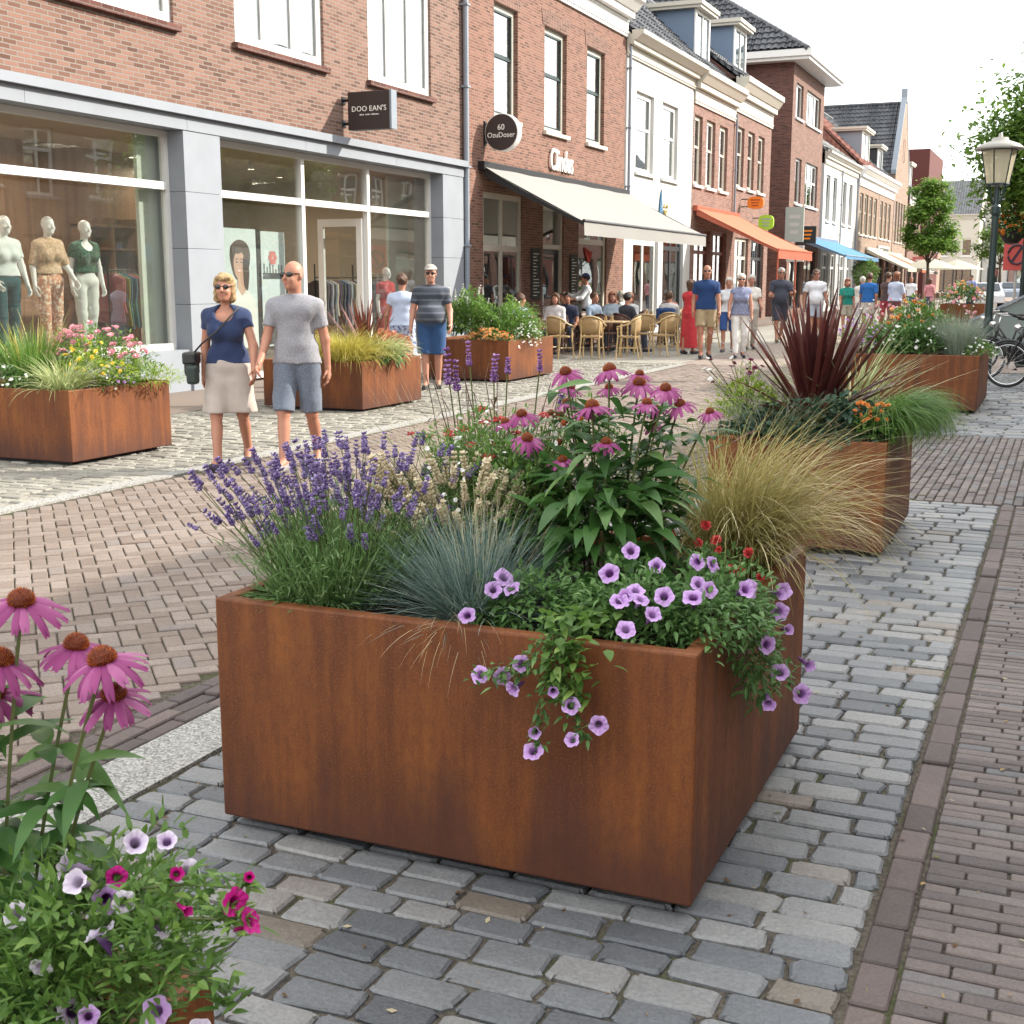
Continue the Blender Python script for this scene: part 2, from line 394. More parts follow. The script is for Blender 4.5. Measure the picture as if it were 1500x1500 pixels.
m_clink = paver_mat('clinkers', [(0, (0.088, 0.074, 0.074)), (0.45, (0.135, 0.110, 0.104)), (0.8, (0.172, 0.140, 0.128)), (1, (0.125, 0.127, 0.135))], 0.35, 0.65)
m_redpave = brick_mat('red_pavement', (0.24, 0.135, 0.10), (0.32, 0.20, 0.155), (0.18, 0.145, 0.12), bw=0.2, rh=0.1)
t = NT('joint_soil'); P_ = t.pos(); nz = t.noise(60, 5, 0.7, vec=P_); moss = t.noise(2.5, 4, 0.6, vec=P_)
c_ = t.ramp(nz, [(0.3, (0.042, 0.037, 0.030)), (0.7, (0.15, 0.13, 0.105))])
c_ = t.mix(t.ramp(moss, [(0.52, (0, 0, 0)), (0.66, (0.7, 0.7, 0.7))]), c_, (0.060, 0.075, 0.022))
m_joint = t.done(t.pbsdf(c_, 0.95, 0.1, normal=t.bump(nz, 0.01, 1.0)))
t = NT('exposed_aggregate'); P_ = t.pos(); v = t.n('TexVoronoi', {'Vector': P_, 'Scale': 130.0})
c_ = t.ramp(t.n('SeparateColor', {0: v.outputs['Color']}).outputs[0], [(0.0, (0.13, 0.13, 0.125)), (0.5, (0.27, 0.265, 0.25)), (1.0, (0.42, 0.41, 0.38))])
m_aggr = t.done(t.pbsdf(c_, 0.8, 0.3, normal=t.bump(v.outputs['Distance'], 0.003, 0.6)))
# far paving: a flat sheet of brick with the same courses, to the horizon
t = NT('far_paving'); P_ = t.pos()
b = t.n('TexBrick', {'Vector': t.mapv(P_, (1, 1, 0)), 'Color1': (0.225, 0.17, 0.142), 'Color2': (0.29, 0.228, 0.195), 'Mortar': (0.15, 0.12, 0.10), 'Scale': 1.0, 'Mortar Size': 0.006, 'Brick Width': 0.2, 'Row Height': 0.1})
c_ = t.mix(t.math('MULTIPLY', t.noise(0.35, 5, 0.6, vec=P_), 0.5), b.outputs['Color'], (0.30, 0.27, 0.235))
m_far = t.done(t.pbsdf(c_, 0.85, 0.2))
t = NT('far_setts'); P_ = t.pos()
b = t.n('TexBrick', {'Vector': t.mapv(P_, (1, 1, 0)), 'Color1': (0.23, 0.22, 0.19), 'Color2': (0.32, 0.305, 0.27), 'Mortar': (0.16, 0.14, 0.11), 'Scale': 1.0, 'Mortar Size': 0.008, 'Brick Width': 0.2, 'Row Height': 0.11})
m_farsett = t.done(t.pbsdf(t.mix(t.math('MULTIPLY', t.noise(0.4, 5, 0.6, vec=P_), 0.5), b.outputs['Color'], (0.34, 0.32, 0.28)), 0.85, 0.2))

def sheet(name, x0, x1, y0, y1, z, mat):
    mb = MB(); mb.poly([(x0, y0, z), (x1, y0, z), (x1, y1, z), (x0, y1, z)]); return struct(mb.build(name, mat))
sheet('ground', -900, 900, -900, 900, -0.030, m_far)
sheet('joint_bed', -9.9, 2.4, -1.5, 24, -0.012, m_joint)
sheet('red_brick_pavement', -12.2, -9.9, -30, 150, -0.002, m_redpave)
sheet('far_sett_band', -9.9, -6.9, 24, 150, -0.004, m_farsett)
sheet('far_street', -6.9, 6, 24, 190, -0.008, m_far)
mb = MB(); mb.box((-2.86, -1.5, -0.03), (-2.60, 9.66, 0.001)); struct(mb.build('aggregate_strip', m_aggr))
mb = MB(); mb.box((-6.90, -1.5, -0.03), (-6.74, 24, 0.004)); struct(mb.build('kerb_stone', m_aggr))

mb = MB()
C_, w_, h_ = courses(-2.585, -0.36, -0.4, 9.66, 0.205, 0.112, 'x', 0.18)
pave(mb, C_, w_, h_, rng.normal(0, 0.012, len(C_)), n=20, gap=0.011, corner=0.017, inset=0.007, drop=0.007, jit=0.0036, dome=0.002, zj=0.0022)
C_, w_, h_ = courses(-3.05, 2.3, 13.95, 23.9, 0.26, 0.16, 'x', 0.15)
pave(mb, C_, w_, h_, rng.normal(0, 0.01, len(C_)), n=12, gap=0.018, corner=0.02, inset=0.010, jit=0.003)
struct(mb.build('grey_sett_paving', m_sett, smooth=False))
mb = MB()
C_, w_, h_ = courses(-9.88, -6.92, 1.5, 23.9, 0.20, 0.12, 'x', 0.18)
pave(mb, C_, w_, h_, rng.normal(0, 0.015, len(C_)), n=8, gap=0.012, corner=0.012, jit=0.003)
struct(mb.build('pale_sett_paving', m_settw))
# herringbone street at 45 degrees
mb = MB(); u = 0.088; cs = []
for j in range(-300, 300):
    for i in range(-105, 105):
        for (cx, cy, rr) in ((j + 4 * i + 1.0, j + 0.5, 0.0), (j + 4 * i + 3.5, j + 1.0, math.pi / 2)):
            X = (cx * math.cos(R(45)) - cy * math.sin(R(45))) * u; Y = (cx * math.sin(R(45)) + cy * math.cos(R(45))) * u
            X -= 5; Y += 10
            if -6.74 < X < -3.08 and 1.0 < Y < 24: cs.append((X, Y, rr + R(45)))
cs = np.array(cs)
keep = (cs[:, 0] > -6.68) & (cs[:, 0] < -3.12)
pave(mb, cs[keep, :2], 2 * u, u, cs[keep, 2], n=8, gap=0.007, corner=0.005, inset=0.004, drop=0.005, jit=0.0008, dome=0.001, zj=0.002)
struct(mb.build('herringbone_street', m_herr))
mb = MB()
C_, w_, h_ = courses(-3.10, -2.87, -0.5, 23.9, 0.205, 0.077, 'y', 0.05)
pave(mb, C_, w_, h_, 0, n=8, gap=0.007, corner=0.005, inset=0.004, drop=0.006, jit=0.001)
C_, w_, h_ = courses(-0.35, -0.255, -0.5, 9.66, 0.20, 0.095, 'y', 0.05)
pave(mb, C_, w_, h_, 0, n=8, gap=0.008, corner=0.006, inset=0.005, drop=0.006, jit=0.001)
struct(mb.build('border_brick_course', m_bord))
mb = MB()
C_, w_, h_ = courses(-0.25, 1.7, -0.5, 9.66, 0.205, 0.052, 'x', 0.06)
pave(mb, C_, w_, h_, 0, n=8, gap=0.005, corner=0.004, inset=0.003, drop=0.004, jit=0.0010, zj=0.002)
C_, w_, h_ = courses(-2.85, 1.7, 9.67, 13.94, 0.20, 0.068, 'y', 0.06)
pave(mb, C_, w_, h_, 0, n=8, gap=0.009, corner=0.005, inset=0.004, drop=0.006, jit=0.0012, zj=0.003)
struct(mb.build('clinker_paving', m_clink))

# bits of dry leaf, petal and grit lying in the joints
mb = MB(); n = 420; P0 = np.stack([rng.uniform(-2.55, 0.6, n), rng.uniform(1.4, 8.0, n), np.full(n, 0.004)], 1)
a_ = rng.uniform(0, 6.28, n); ln = rng.uniform(0.004, 0.016, n); wd = ln * rng.uniform(0.25, 0.6, n)
cx, sx = np.cos(a_), np.sin(a_)
V = np.stack([P0 + np.stack([cx * ln * p - sx * wd * q, sx * ln * p + cx * wd * q, np.full(n, z) * rng.random(n)], 1) for p, q, z in ((-1, 0, 0), (0, -1, 0.004), (1, 0, 0.006), (0, 1, 0.003))], 1).reshape(-1, 3)
mb.add(V, np.arange(4 * n).reshape(-1, 4), rng.random(n))
t = NT('litter'); m_lit = t.done(t.pbsdf(t.ramp(t.attr(), [(0.0, (0.10, 0.06, 0.03)), (0.4, (0.26, 0.18, 0.08)), (0.7, (0.35, 0.30, 0.2)), (0.9, (0.13, 0.15, 0.05)), (1.0, (0.45, 0.25, 0.4))], 'CONSTANT'), 0.8, 0.2))
stuff(mb.build('leaf_litter', m_lit))
# ---------------------------------------------------------------- buildings
def frame_fn(O, U, D):
    O, U, D = (np.array(q, float) for q in (O, U, D)); Z = np.array([0, 0, 1.0])
    return lambda V: O + V[:, 0:1] * U + V[:, 1:2] * D + V[:, 2:3] * Z
LEFT = frame_fn((-11.8, 0, 0), (0, 1, 0), (1, 0, 0))       # local axes: along the street, out of the wall, up
class House:
    def __init__(s, name, label, fr, u0, u1, group=None, cat='building'):
        s.fr = fr; s.u0, s.u1 = u0, u1
        b = fr(np.array([[(u0 + u1) / 2, 0, 0.0]]))[0]
        s.o = thing(name, label, cat, tuple(b), group=group)
    def mb(s): return MB(s.fr)
    def part(s, name, mat, mb, parent=None, **k): return mb.build(name, mat, parent or s.o, **k)
    def box(s, name, mat, a, b, parent=None, **k):
        m = s.mb(); m.box(a, b); return s.part(name, mat, m, parent, **k)
    def wall(s, z0, z1, holes, mat, depth=0.20, back=9.0, sides=True, u0=None, u1=None, name='wall', top=True):
        """front wall with true openings (reveals included), side and back walls"""
        u0 = s.u0 if u0 is None else u0; u1 = s.u1 if u1 is None else u1
        us = sorted({u0, u1, *[min(max(x, u0), u1) for h in holes for x in h[:2]]}); zs = sorted({z0, z1, *[min(max(x, z0), z1) for h in holes for x in h[2:4]]})
        m = s.mb()
        for a, b in zip(us, us[1:]):
            for c, d in zip(zs, zs[1:]):
                mu, mz = (a + b) / 2, (c + d) / 2
                if any(h[0] < mu < h[1] and h[2] < mz < h[3] for h in holes): continue
                m.poly([(a, 0, c), (b, 0, c), (b, 0, d), (a, 0, d)])
        for h in holes:
            a, b, c, d = h[:4]
            m.poly([(a, 0, c), (a, 0, d), (a, -depth, d), (a, -depth, c)]); m.poly([(b, 0, c), (b, -depth, c), (b, -depth, d), (b, 0, d)])
            m.poly([(a, 0, d), (b, 0, d), (b, -depth, d), (a, -depth, d)]); m.poly([(a, 0, c), (a, -depth, c), (b, -depth, c), (b, 0, c)])
        if sides:
            m.poly([(u0, 0, z0), (u0, 0, z1), (u0, -back, z1), (u0, -back, z0)]); m.poly([(u1, 0, z0), (u1, -back, z0), (u1, -back, z1), (u1, 0, z1)])
            m.poly([(u0, -back, z0), (u0, -back, z1), (u1, -back, z1), (u1, -back, z0)])
        return s.part(name, mat, m)
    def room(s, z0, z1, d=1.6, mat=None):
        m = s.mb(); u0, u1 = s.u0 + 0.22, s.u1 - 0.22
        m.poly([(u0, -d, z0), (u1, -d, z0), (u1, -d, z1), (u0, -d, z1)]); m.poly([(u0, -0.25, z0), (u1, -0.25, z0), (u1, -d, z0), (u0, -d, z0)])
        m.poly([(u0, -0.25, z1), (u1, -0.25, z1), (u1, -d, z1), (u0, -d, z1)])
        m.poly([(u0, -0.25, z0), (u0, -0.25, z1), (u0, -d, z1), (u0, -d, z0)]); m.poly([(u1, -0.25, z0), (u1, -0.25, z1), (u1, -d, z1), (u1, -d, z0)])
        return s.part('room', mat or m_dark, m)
    def window(s, u0, u1, z0, z1, frame=None, style='casement', sill=True, t=0.07, rec=0.10, glass=None, name='window', nv=0, sashmat=None, sillmat=None, transom=None):
        frame = frame or m_white; f = s.mb(); y0, y1 = -rec - 0.06, -rec
        f.box((u0, y0, z0), (u0 + t, y1, z1)); f.box((u1 - t, y0, z0), (u1, y1, z1))
        f.box((u0 + t, y0, z1 - t), (u1 - t, y1, z1)); f.box((u0 + t, y0, z0), (u1 - t, y1, z0 + t))
        for k in range(1, nv + 1):
            x = u0 + (u1 - u0) * k / (nv + 1); f.box((x - t * 0.5, y0, z0 + t), (x + t * 0.5, y1 - 0.008, z1 - t))
        if transom: f.box((u0 + t, y0, transom - t * 0.5), (u1 - t, y1 - 0.004, transom + t * 0.5))
        w = s.part(name, frame, f)
        g = s.mb(); g.box((u0 + t, y0 + 0.02, z0 + t), (u1 - t, y0 + 0.028, z1 - t)); s.part('pane', glass or m_glass, g, w)
        if style == 'sash':
            b = s.mb(); zm = z0 + (z1 - z0) * 0.56; q = 0.045
            for (a, c, yy) in ((z0 + t, zm + q, -0.075), (zm - q, z1 - t, -0.035)):
                yb = y0 + 0.005 if yy < -0.05 else y0 + 0.03; yt = yb + 0.028
                b.box((u0 + t, yb, a), (u0 + t + q, yt, c)); b.box((u1 - t - q, yb, a), (u1 - t, yt, c))
                b.box((u0 + t + q, yb, a), (u1 - t - q, yt, a + q)); b.box((u0 + t + q, yb, c - q), (u1 - t - q, yt, c))
            s.part('sash', sashmat or m_green, b, w)
        if sill:
            l = s.mb(); l.box((u0 - 0.07, -rec + 0.002, z0 - 0.09), (u1 + 0.07, 0.09, z0 - 0.002)); s.part('sill', sillmat or m_stone, l, w)
        return w
    def cornice(s, z0, z1, proj, mat=None, u0=None, u1=None, fascia=0.0):
        u0 = s.u0 if u0 is None else u0; u1 = s.u1 if u1 is None else u1; m = s.mb(); h = z1 - z0
        m.box((u0, 0.003, z0), (u1, 0.06, z0 + h * 0.45))
        m.box((u0, 0.003, z0 + h * 0.45), (u1, proj * 0.45, z0 + h * 0.62))
        P = [(u0, 0.003, z0 + h * 0.62), (u0, proj * 0.55, z0 + h * 0.62), (u0, proj * 0.9, z0 + h * 0.82), (u0, proj, z0 + h * 0.84), (u0, proj, z1), (u0, 0.003, z1)]
        m.prism(P, (u1 - u0, 0, 0))
        for fz in (0.08, 0.38): m.box((u0, 0.06, z0 + h * fz), (u1, 0.085, z0 + h * (fz + 0.05)))
        return s.part('cornice', mat or m_white, m)
    def tiles(s, m, A, B, Cc, D, tw=0.30, th=0.38):
        """a roof slope of real curved pantiles: A, B along the eaves, Cc, D along the ridge"""
        A, B, Cc, D = (np.array(q, float) for q in (A, B, Cc, D)); e = B - A; Lu = np.linalg.norm(e); e /= Lu; g = D - A; g = g - e * (g @ e); Lv = np.linalg.norm(g); g /= Lv; n = np.cross(e, g); n = n if n[2] > 0 else -n
        nu, nv = max(2, round(Lu / tw)), max(2, round(Lv / th)); su = np.linspace(0, Lu, nu * 6 + 1); tv = np.array([(k + f) for k in range(nv) for f in (0.0, 0.999)]) / nv
        lo = ((D - A) @ e) * tv; hi = Lu + ((Cc - B) @ e) * tv
        Uu = np.clip(su[:, None], lo[None], hi[None]); f = np.tile([0.0, 1.0], nv)[None]; rag = np.repeat(rng.normal(0, 0.006, nv), 2)[None]
        h = 0.032 * np.sin(su[:, None] * 2 * math.pi * nu / Lu) + 0.05 * (1 - f) + rag
        V = A + Uu[..., None] * e + (tv * Lv)[None, :, None] * g + h[..., None] * n; k = len(tv); i, j = np.meshgrid(np.arange(len(su) - 1), np.arange(k - 1), indexing='ij'); i = i.ravel(); j = j.ravel()
        col = np.random.default_rng(3).random((nu + 1, nv))
        m.add(V.reshape(-1, 3), np.stack([i * k + j, (i + 1) * k + j, (i + 1) * k + j + 1, i * k + j + 1], 1), col[i // 6, j // 2])
    def roof(s, ze, zr, mat, kind='along', back=9.0, over=0.15, u0=None, u1=None, gable=None, ridge_d=None):
        u0 = s.u0 if u0 is None else u0; u1 = s.u1 if u1 is None else u1; m = s.mb(); rd = -(ridge_d or back / 2); k = 0.12
        if kind == 'along':
            for (a, b) in (((over, ze), (rd, zr)), ((-back, ze), (rd, zr))):
                m.add([(u0, a[0], a[1]), (u1, a[0], a[1]), (u1, b[0], b[1]), (u0, b[0], b[1]), (u0, a[0], a[1] + k), (u1, a[0], a[1] + k), (u1, b[0], b[1] + k), (u0, b[0], b[1] + k)],
                      [(0, 1, 2, 3), (4, 5, 6, 7), (0, 1, 5, 4), (3, 0, 4, 7), (1, 2, 6, 5), (2, 3, 7, 6)])
            if s.fr is LEFT: s.tiles(m, (u0, over, ze + k), (u1, over, ze + k), (u1, rd, zr + k), (u0, rd, zr + k)); m.tube([(u0, rd, zr + k + 0.04), (u1, rd, zr + k + 0.04)], 0.11, 8)
            r = s.part('roof', mat, m, smooth=False)
            if gable:
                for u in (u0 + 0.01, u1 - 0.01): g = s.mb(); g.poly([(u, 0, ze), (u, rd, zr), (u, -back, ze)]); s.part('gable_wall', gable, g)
            return r
        if kind == 'hip':
            i = min((u1 - u0) / 2 - 0.05, back / 2) * 0.9
            A = [(u0 - over, over, ze), (u1 + over, over, ze), (u1 + over, -back, ze), (u0 - over, -back, ze)]
            B = [(u0 + i, rd, zr), (u1 - i, rd, zr)]
            m.add(A + B, [(0, 1, 5, 4), (2, 3, 4, 5), (3, 0, 4), (1, 2, 5)]); up = lambda q: (q[0], q[1], q[2] + 0.05); s.tiles(m, up(A[0]), up(A[1]), up(B[1]), up(B[0])); s.tiles(m, up(A[3]), up(A[0]), up(B[0]), up(B[0])); m.tube([A[0], B[0]], 0.12, 8); m.tube(B, 0.12, 8); m.tube([A[1], B[1]], 0.12, 8); return s.part('roof', mat, m)
        if kind == 'front':      # ridge runs away from the street, gable to the street
            uc = (u0 + u1) / 2
            for a in (u0 - over * 0.3, u1 + over * 0.3):
                V = [(a, -0.12, ze), (uc, -0.12, zr), (uc, -back, zr), (a, -back, ze)]
                m.add(V + [(x, y, z + k) for x, y, z in V], [(0, 1, 2, 3), (4, 5, 6, 7), (0, 1, 5, 4), (1, 2, 6, 5), (2, 3, 7, 6), (3, 0, 4, 7)])
            a = u0 - over * 0.3; s.tiles(m, (a, -back, ze + k), (a, -0.12, ze + k), (uc, -0.12, zr + k), (uc, -back, zr + k)); m.tube([(uc, -0.3, zr + k + 0.04), (uc, -back, zr + k + 0.04)], 0.12, 8)
            r = s.part('roof', mat, m)
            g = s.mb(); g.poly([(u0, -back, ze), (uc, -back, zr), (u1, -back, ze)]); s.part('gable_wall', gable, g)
            return r
    def dormer(s, uc, w, z0, z1, d0, d1, side=None, slant=True):
        """box dormer: front at d0, runs back to d1"""
        u0, u1 = uc - w / 2, uc + w / 2; m = s.mb()
        m.box((u0, d1, z0 - 0.9), (u1, d0, z1)); o = s.part('dormer', side or m_bluedorm, m)
        f = s.mb(); f.box((u0 - 0.02, d0 + 0.003, z0), (u0 + 0.14, d0 + 0.06, z1)); f.box((u1 - 0.14, d0 + 0.003, z0), (u1 + 0.02, d0 + 0.06, z1))
        f.box((u0 + 0.14, d0 + 0.003, z0), (u1 - 0.14, d0 + 0.06, z0 + 0.12)); f.box((u0 + 0.14, d0 + 0.003, z1 - 0.12), (u1 - 0.14, d0 + 0.06, z1)); f.box((uc - 0.04, d0 + 0.003, z0 + 0.12), (uc + 0.04, d0 + 0.05, z1 - 0.12))
        s.part('frame', m_white, f, o)
        g = s.mb(); g.box((u0 + 0.14, d0 + 0.012, z0 + 0.12), (u1 - 0.14, d0 + 0.018, z1 - 0.12)); s.part('pane', m_glass, g, o)
        c = s.mb(); c.box((u0 - 0.22, d1, z1), (u1 + 0.22, d0 + 0.28, z1 + 0.10)); c.box((u0 - 0.28, d1, z1 + 0.10), (u1 + 0.28, d0 + 0.34, z1 + 0.24)); s.part('dormer_roof', m_cream, c, o)
    def pipe(s, u, z0, z1, r=0.05, mat=None, d=0.09):
        m = s.mb(); m.tube([(u, d, z0), (u, d, (z0 + z1) / 2), (u, d, z1)], r, 10)
        for z in np.arange(z0 + 0.6, z1, 1.6): m.box((u - r * 1.3, max(0.002, d - 0.09) if d > 0 else d - r * 1.2, z), (u + r * 1.3, d + r * 1.25, z + 0.04))
        return s.part('drainpipe', mat or m_zinc, m)

# ---- A: clothes shop on the left
A = House('shop_building', 'salmon brick shop with two wide display windows framed in blue grey stone', LEFT, 6.0, 24.5)
ups = [(5.9 + 0.3, 8.7, 5.12, 7.6), (12.0, 15.2, 5.12, 7.6), (16.65, 19.16, 5.12, 7.6), (20.65, 23.1, 5.12, 7.6)]
A.wall(4.03, 9.2, ups, m_brickA, sides=True)
for (a, b, c, d) in ups: A.window(a, b, c, d, nv=2, t=0.15, rec=0.05, sillmat=m_brickS)
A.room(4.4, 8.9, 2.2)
A.roof(9.2, 12.6, m_roofdk, 'along')
A.cornice(8.8, 9.3, 0.4)
# bluestone ground-floor frame with panel joints
for a, b in ((6.0, 6.6), (15.22, 16.08), (23.46, 24.4)):
    m = A.mb()
    for z0, z1 in ((0.0, 1.25), (1.256, 2.05), (2.056, 2.85), (2.856, 3.70)): m.box((a, -0.35, z0), (b, 0.06, z1))
    A.part('pillar', m_stone, m)
m = A.mb()
for a, b in ((6.0, 9.1), (9.106, 12.2), (12.206, 15.3), (15.306, 18.4), (18.406, 21.5), (21.506, 24.4)): m.box((a, -0.3, 3.705), (b, 0.075, 3.90))
m.box((6.0, -0.2, 3.905), (24.42, 0.16, 4.025)); A.part('ledge', m_stone, m)
m = A.mb(); m.box((6.6, -0.3, 0.0), (15.22, 0.02, 0.60)); A.part('plinth', m_stone, m)
def shopwindow(H, u0, u1, z0, z1, mulls, trans, rec=0.22, t=0.09, skip=None, frame=None):
    frame = frame or m_white
    f = H.mb(); a, b = -rec - 0.09, -rec
    f.box((u0, a, z0), (u0 + t, b, z1)); f.box((u1 - t, a, z0), (u1, b, z1)); f.box((u0 + t, a, z1 - t), (u1 - t, b, z1)); f.box((u0 + t, a, z0), (u1 - t, b + 0.05, z0 + t))
    xs = [u0 + t / 2] + mulls + [u1 - t / 2]
    for x in mulls: f.box((x - t * 0.55, a, z0 + t), (x + t * 0.55, b + 0.012, z1 - t))
    for x0, x1 in zip(xs, xs[1:]): f.box((x0 + t * 0.55, a, trans - t * 0.6), (x1 - t * 0.55, b + 0.03, trans + t * 0.6))
    w = H.part('display_window', frame, f)
    for k, (x0, x1) in enumerate(zip(xs, xs[1:])):
        g = H.mb(); g.box((x0 + 0.03, a + 0.03, trans), (x1 - 0.03, a + 0.038, z1 - t)); H.part('pane', m_shopglass, g, w)
        if skip is None or k not in skip:
            g = H.mb(); g.box((x0 + 0.03, a + 0.03, z0 + t), (x1 - 0.03, a + 0.038, trans)); H.part('pane', m_shopglass, g, w)
    return w
shopwindow(A, 6.6, 15.22, 0.60, 3.70, [10.2], 2.93)
shopwindow(A, 16.08, 23.46, 0.04, 3.70, [18.72, 20.92], 2.90, skip=(1,))
# open shop door leaf, folded inwards
dl = A.mb(); 
for (a, b) in (((-1.25, 0.05), (-1.13, 2.72)), ((-0.42, 0.05), (-0.30, 2.72))): dl.box((20.80, a[0], a[1]), (20.86, b[0], b[1]))
dl.box((20.80, -1.13, 2.58), (20.86, -0.42, 2.72)); dl.box((20.80, -1.13, 0.05), (20.86, -0.42, 0.22))
d_ = A.part('door', m_white, dl); g = A.mb(); g.box((20.825, -1.13, 0.22), (20.835, -0.42, 2.58)); A.part('pane', m_shopglass, g, d_)
g = A.mb(); g.tube([(20.76, -1.16, 0.95), (20.76, -1.16, 1.25)], 0.016, 8); A.part('handle', m_mirrorcol, g, d_)
# shop interior
m_wood = NT('warm_wood'); P_ = m_wood.pos(); gr = m_wood.noise(1.0, 5, 0.6, vec=m_wood.mapv(P_, (9, 9, 0.6)))
m_wood = m_wood.done(m_wood.pbsdf(m_wood.ramp(gr, [(0.3, (0.15, 0.078, 0.042)), (0.7, (0.27, 0.15, 0.08))]), 0.5))
m_plaster = flat('warm_plaster', (0.46, 0.40, 0.32), 0.9, 0.1, var=0.05)
m_panel = flat('pale_window_panel', (0.50, 0.54, 0.47), 0.8, 0.2, var=0.03)
m_floorw = flat('shop_floor', (0.30, 0.22, 0.15), 0.4)
m = A.mb(); m.box((6.6, -6.5, 0.01), (24.2, -0.36, 0.045)); A.part('shop_floor', m_floorw, m)
m = A.mb(); m.box((6.3, -6.5, 3.70), (24.2, -0.32, 3.76)); A.part('shop_ceiling', m_plaster, m)
A.box('back_wall', m_wood, (6.6, -3.1, 0.045), (17.9, -3.0, 3.70))
for q in (((6.6, -6.4, 0.045), (24.2, -6.3, 3.70)), ((24.1, -6.3, 0.045), (24.2, -0.36, 3.70)), ((6.5, -6.3, 0.045), (6.6, -0.36, 3.7))): A.box('partition', m_plaster, *q)
A.box('window_screen', m_panel, (14.80, -0.50, 0.62), (15.6, -0.44, 3.69)); A.box('window_screen', m_panel, (23.25, -1.15, 0.05), (24.09, -1.09, 3.69))
m = A.mb()                                                    # shelving on the wooden wall
for z in (1.15, 1.62, 2.08, 2.45): m.box((16.2, -2.99, z), (17.88, -2.60, z + 0.04))
for u in (16.2, 16.75, 17.3, 17.84): m.box((u, -2.99, 0.6), (u + 0.04, -2.61, 2.6))
A.part('shelf', m_wood, m)
A.box('cupboard', m_dkmetal, (16.78, -2.98, 1.66), (17.28, -2.63, 2.06))
def spot(u, d, z=3.68):
    m = A.mb(); m.lathe([(0.05, 0), (0.07, -0.10), (0.062, -0.10), (0.0, -0.06)], (u, d, z), 12); o = A.part('spotlight', m_white, m)
    g = A.mb(); g.lathe([(0.0, 0), (0.055, 0.0), (0.055, -0.006), (0, -0.006)], (u, d, z - 0.085), 12); A.part('lamp_disc', m_spot, g, o)
    return o
m_spot = emit('spot_lamp', (1.0, 0.86, 0.66), 40.0)
for (u, d) in ((9.2, -2.2), (10.8, -1.4), (12.1, -1.6), (12.4, -3.0), (13.5, -2.4), (14.2, -3.0), (17.2, -2.5), (18.2, -3.6), (19.8, -2.0), (20.4, -3.8), (21.6, -2.6), (22.8, -4.0)): 
    o = spot(u, d)
for (u, d) in ((11.5, -1.6), (14.6, -1.7), (18.4, -2.6), (21.6, -3.0)):
    L = bpy.data.lights.new('spot_beam', 'AREA'); L.energy = 20; L.color = (1.0, 0.86, 0.68); L.size = 0.5
    lo = bpy.data.objects.new('spot_beam', L); COL.objects.link(lo); lo.parent = A.o; lo.location = Vector(LEFT(np.array([[u, d, 3.5]]))[0]) - A.o.location
A.pipe(24.5, 0.1, 9.0, 0.06)

# hanging signs
m_sign = flat('sign_brown', (0.035, 0.024, 0.022), 0.5); m_letter = flat('sign_letters', (0.82, 0.80, 0.74), 0.5, var=0.02)
s_ = thing('hanging_sign', 'square dark brown box sign hung over the clothes shop', 'sign', (-11.8, 19.75, 4.46))
mb = MB(); mb.box((-11.66, 19.66, 4.15), (-10.84, 19.84, 4.78)); mb.build('sign_box', m_sign, s_, bevel=0.008)
mb = MB(); mb.box((-10.838, 19.655, 4.145), (-10.80, 19.845, 4.785)); mb.build('edge_trim', m_zinc, s_)
for z in (4.27, 4.66): mb = MB(); mb.tube([(-11.8, 19.75, z), (-11.66, 19.75, z)], 0.025, 8); mb.box((-11.80, 19.69, z - 0.06), (-11.785, 19.81, z + 0.06)); mb.build('bracket', m_black, s_)
def lettering(parent, txt, size, loc, rot, mat, depth=0.004, **k):
    o = bpy.data.objects.new('lettering', text_mesh(txt, size, depth, mat, **k)); COL.objects.link(o); o.parent = parent
    o.location = Vector(loc) - parent.location; o.rotation_euler = rot; return o
lettering(s_, "DOO EAN'S", 0.125, (-11.24, 19.655, 4.49), (R(90), 0, 0), m_letter, spacing=1.05)
mb = MB()
for k in range(17):
    if k not in (4, 9): mb.box((-11.42 + k * 0.022, 19.652, 4.385), (-11.42 + k * 0.022 + random.uniform(0.010, 0.017), 19.659, 4.385 + random.uniform(0.014, 0.024)))
mb.build('small_print', m_letter, s_)

# ---- B: cafe
B = House('cafe_building', 'red brick cafe with three tall dark sash windows and white cornice', LEFT, 24.6, 35.0)
ub = [(26.1, 27.4, 5.12, 7.5), (29.0, 30.45, 5.12, 7.5), (31.9, 33.25, 5.12, 7.5)]
gb = [(25.5, 27.7, 0.35, 3.5), (28.95, 30.35, 0.02, 3.4), (31.4, 33.6, 0.5, 3.3)]
B.wall(0, 8.25, ub + gb, m_brickB)
for w_ in ub: B.window(*w_, frame=m_cream, style='sash', t=0.11, rec=0.10, sillmat=m_cream)
for (a, b, c, d) in ub:                                       # flat brick arches over the windows
    m = B.mb()
    for k in range(17):
        f0 = (k + 0.06) / 17; f1 = (k + 0.94) / 17; e = 0.10; x0 = a - 0.12 + f0 * (b - a + 0.24); x1 = a - 0.12 + f1 * (b - a + 0.24)
        t0 = a - 0.12 - e + f0 * (b - a + 0.24 + 2 * e); t1 = a - 0.12 - e + f1 * (b - a + 0.24 + 2 * e); z = d + 0.012 + 0.07 * (1 - (2 * (f0 + f1) / 2 - 1) ** 2) * 0
        m.prism([(x0, 0.002, z), (x1, 0.002, z), (t1, 0.002, z + 0.36), (t0, 0.002, z + 0.36)], (0, 0.012, 0))
    B.part('brick_arch', m_brickF, m)
B.window(*gb[0], frame=m_cream, nv=1, t=0.13, rec=0.05, transom=2.3, sill=True, sillmat=m_cream)
B.window(*gb[2], frame=m_cream, nv=0, t=0.14, rec=0.05, transom=2.6, sill=True, sillmat=m_cream)
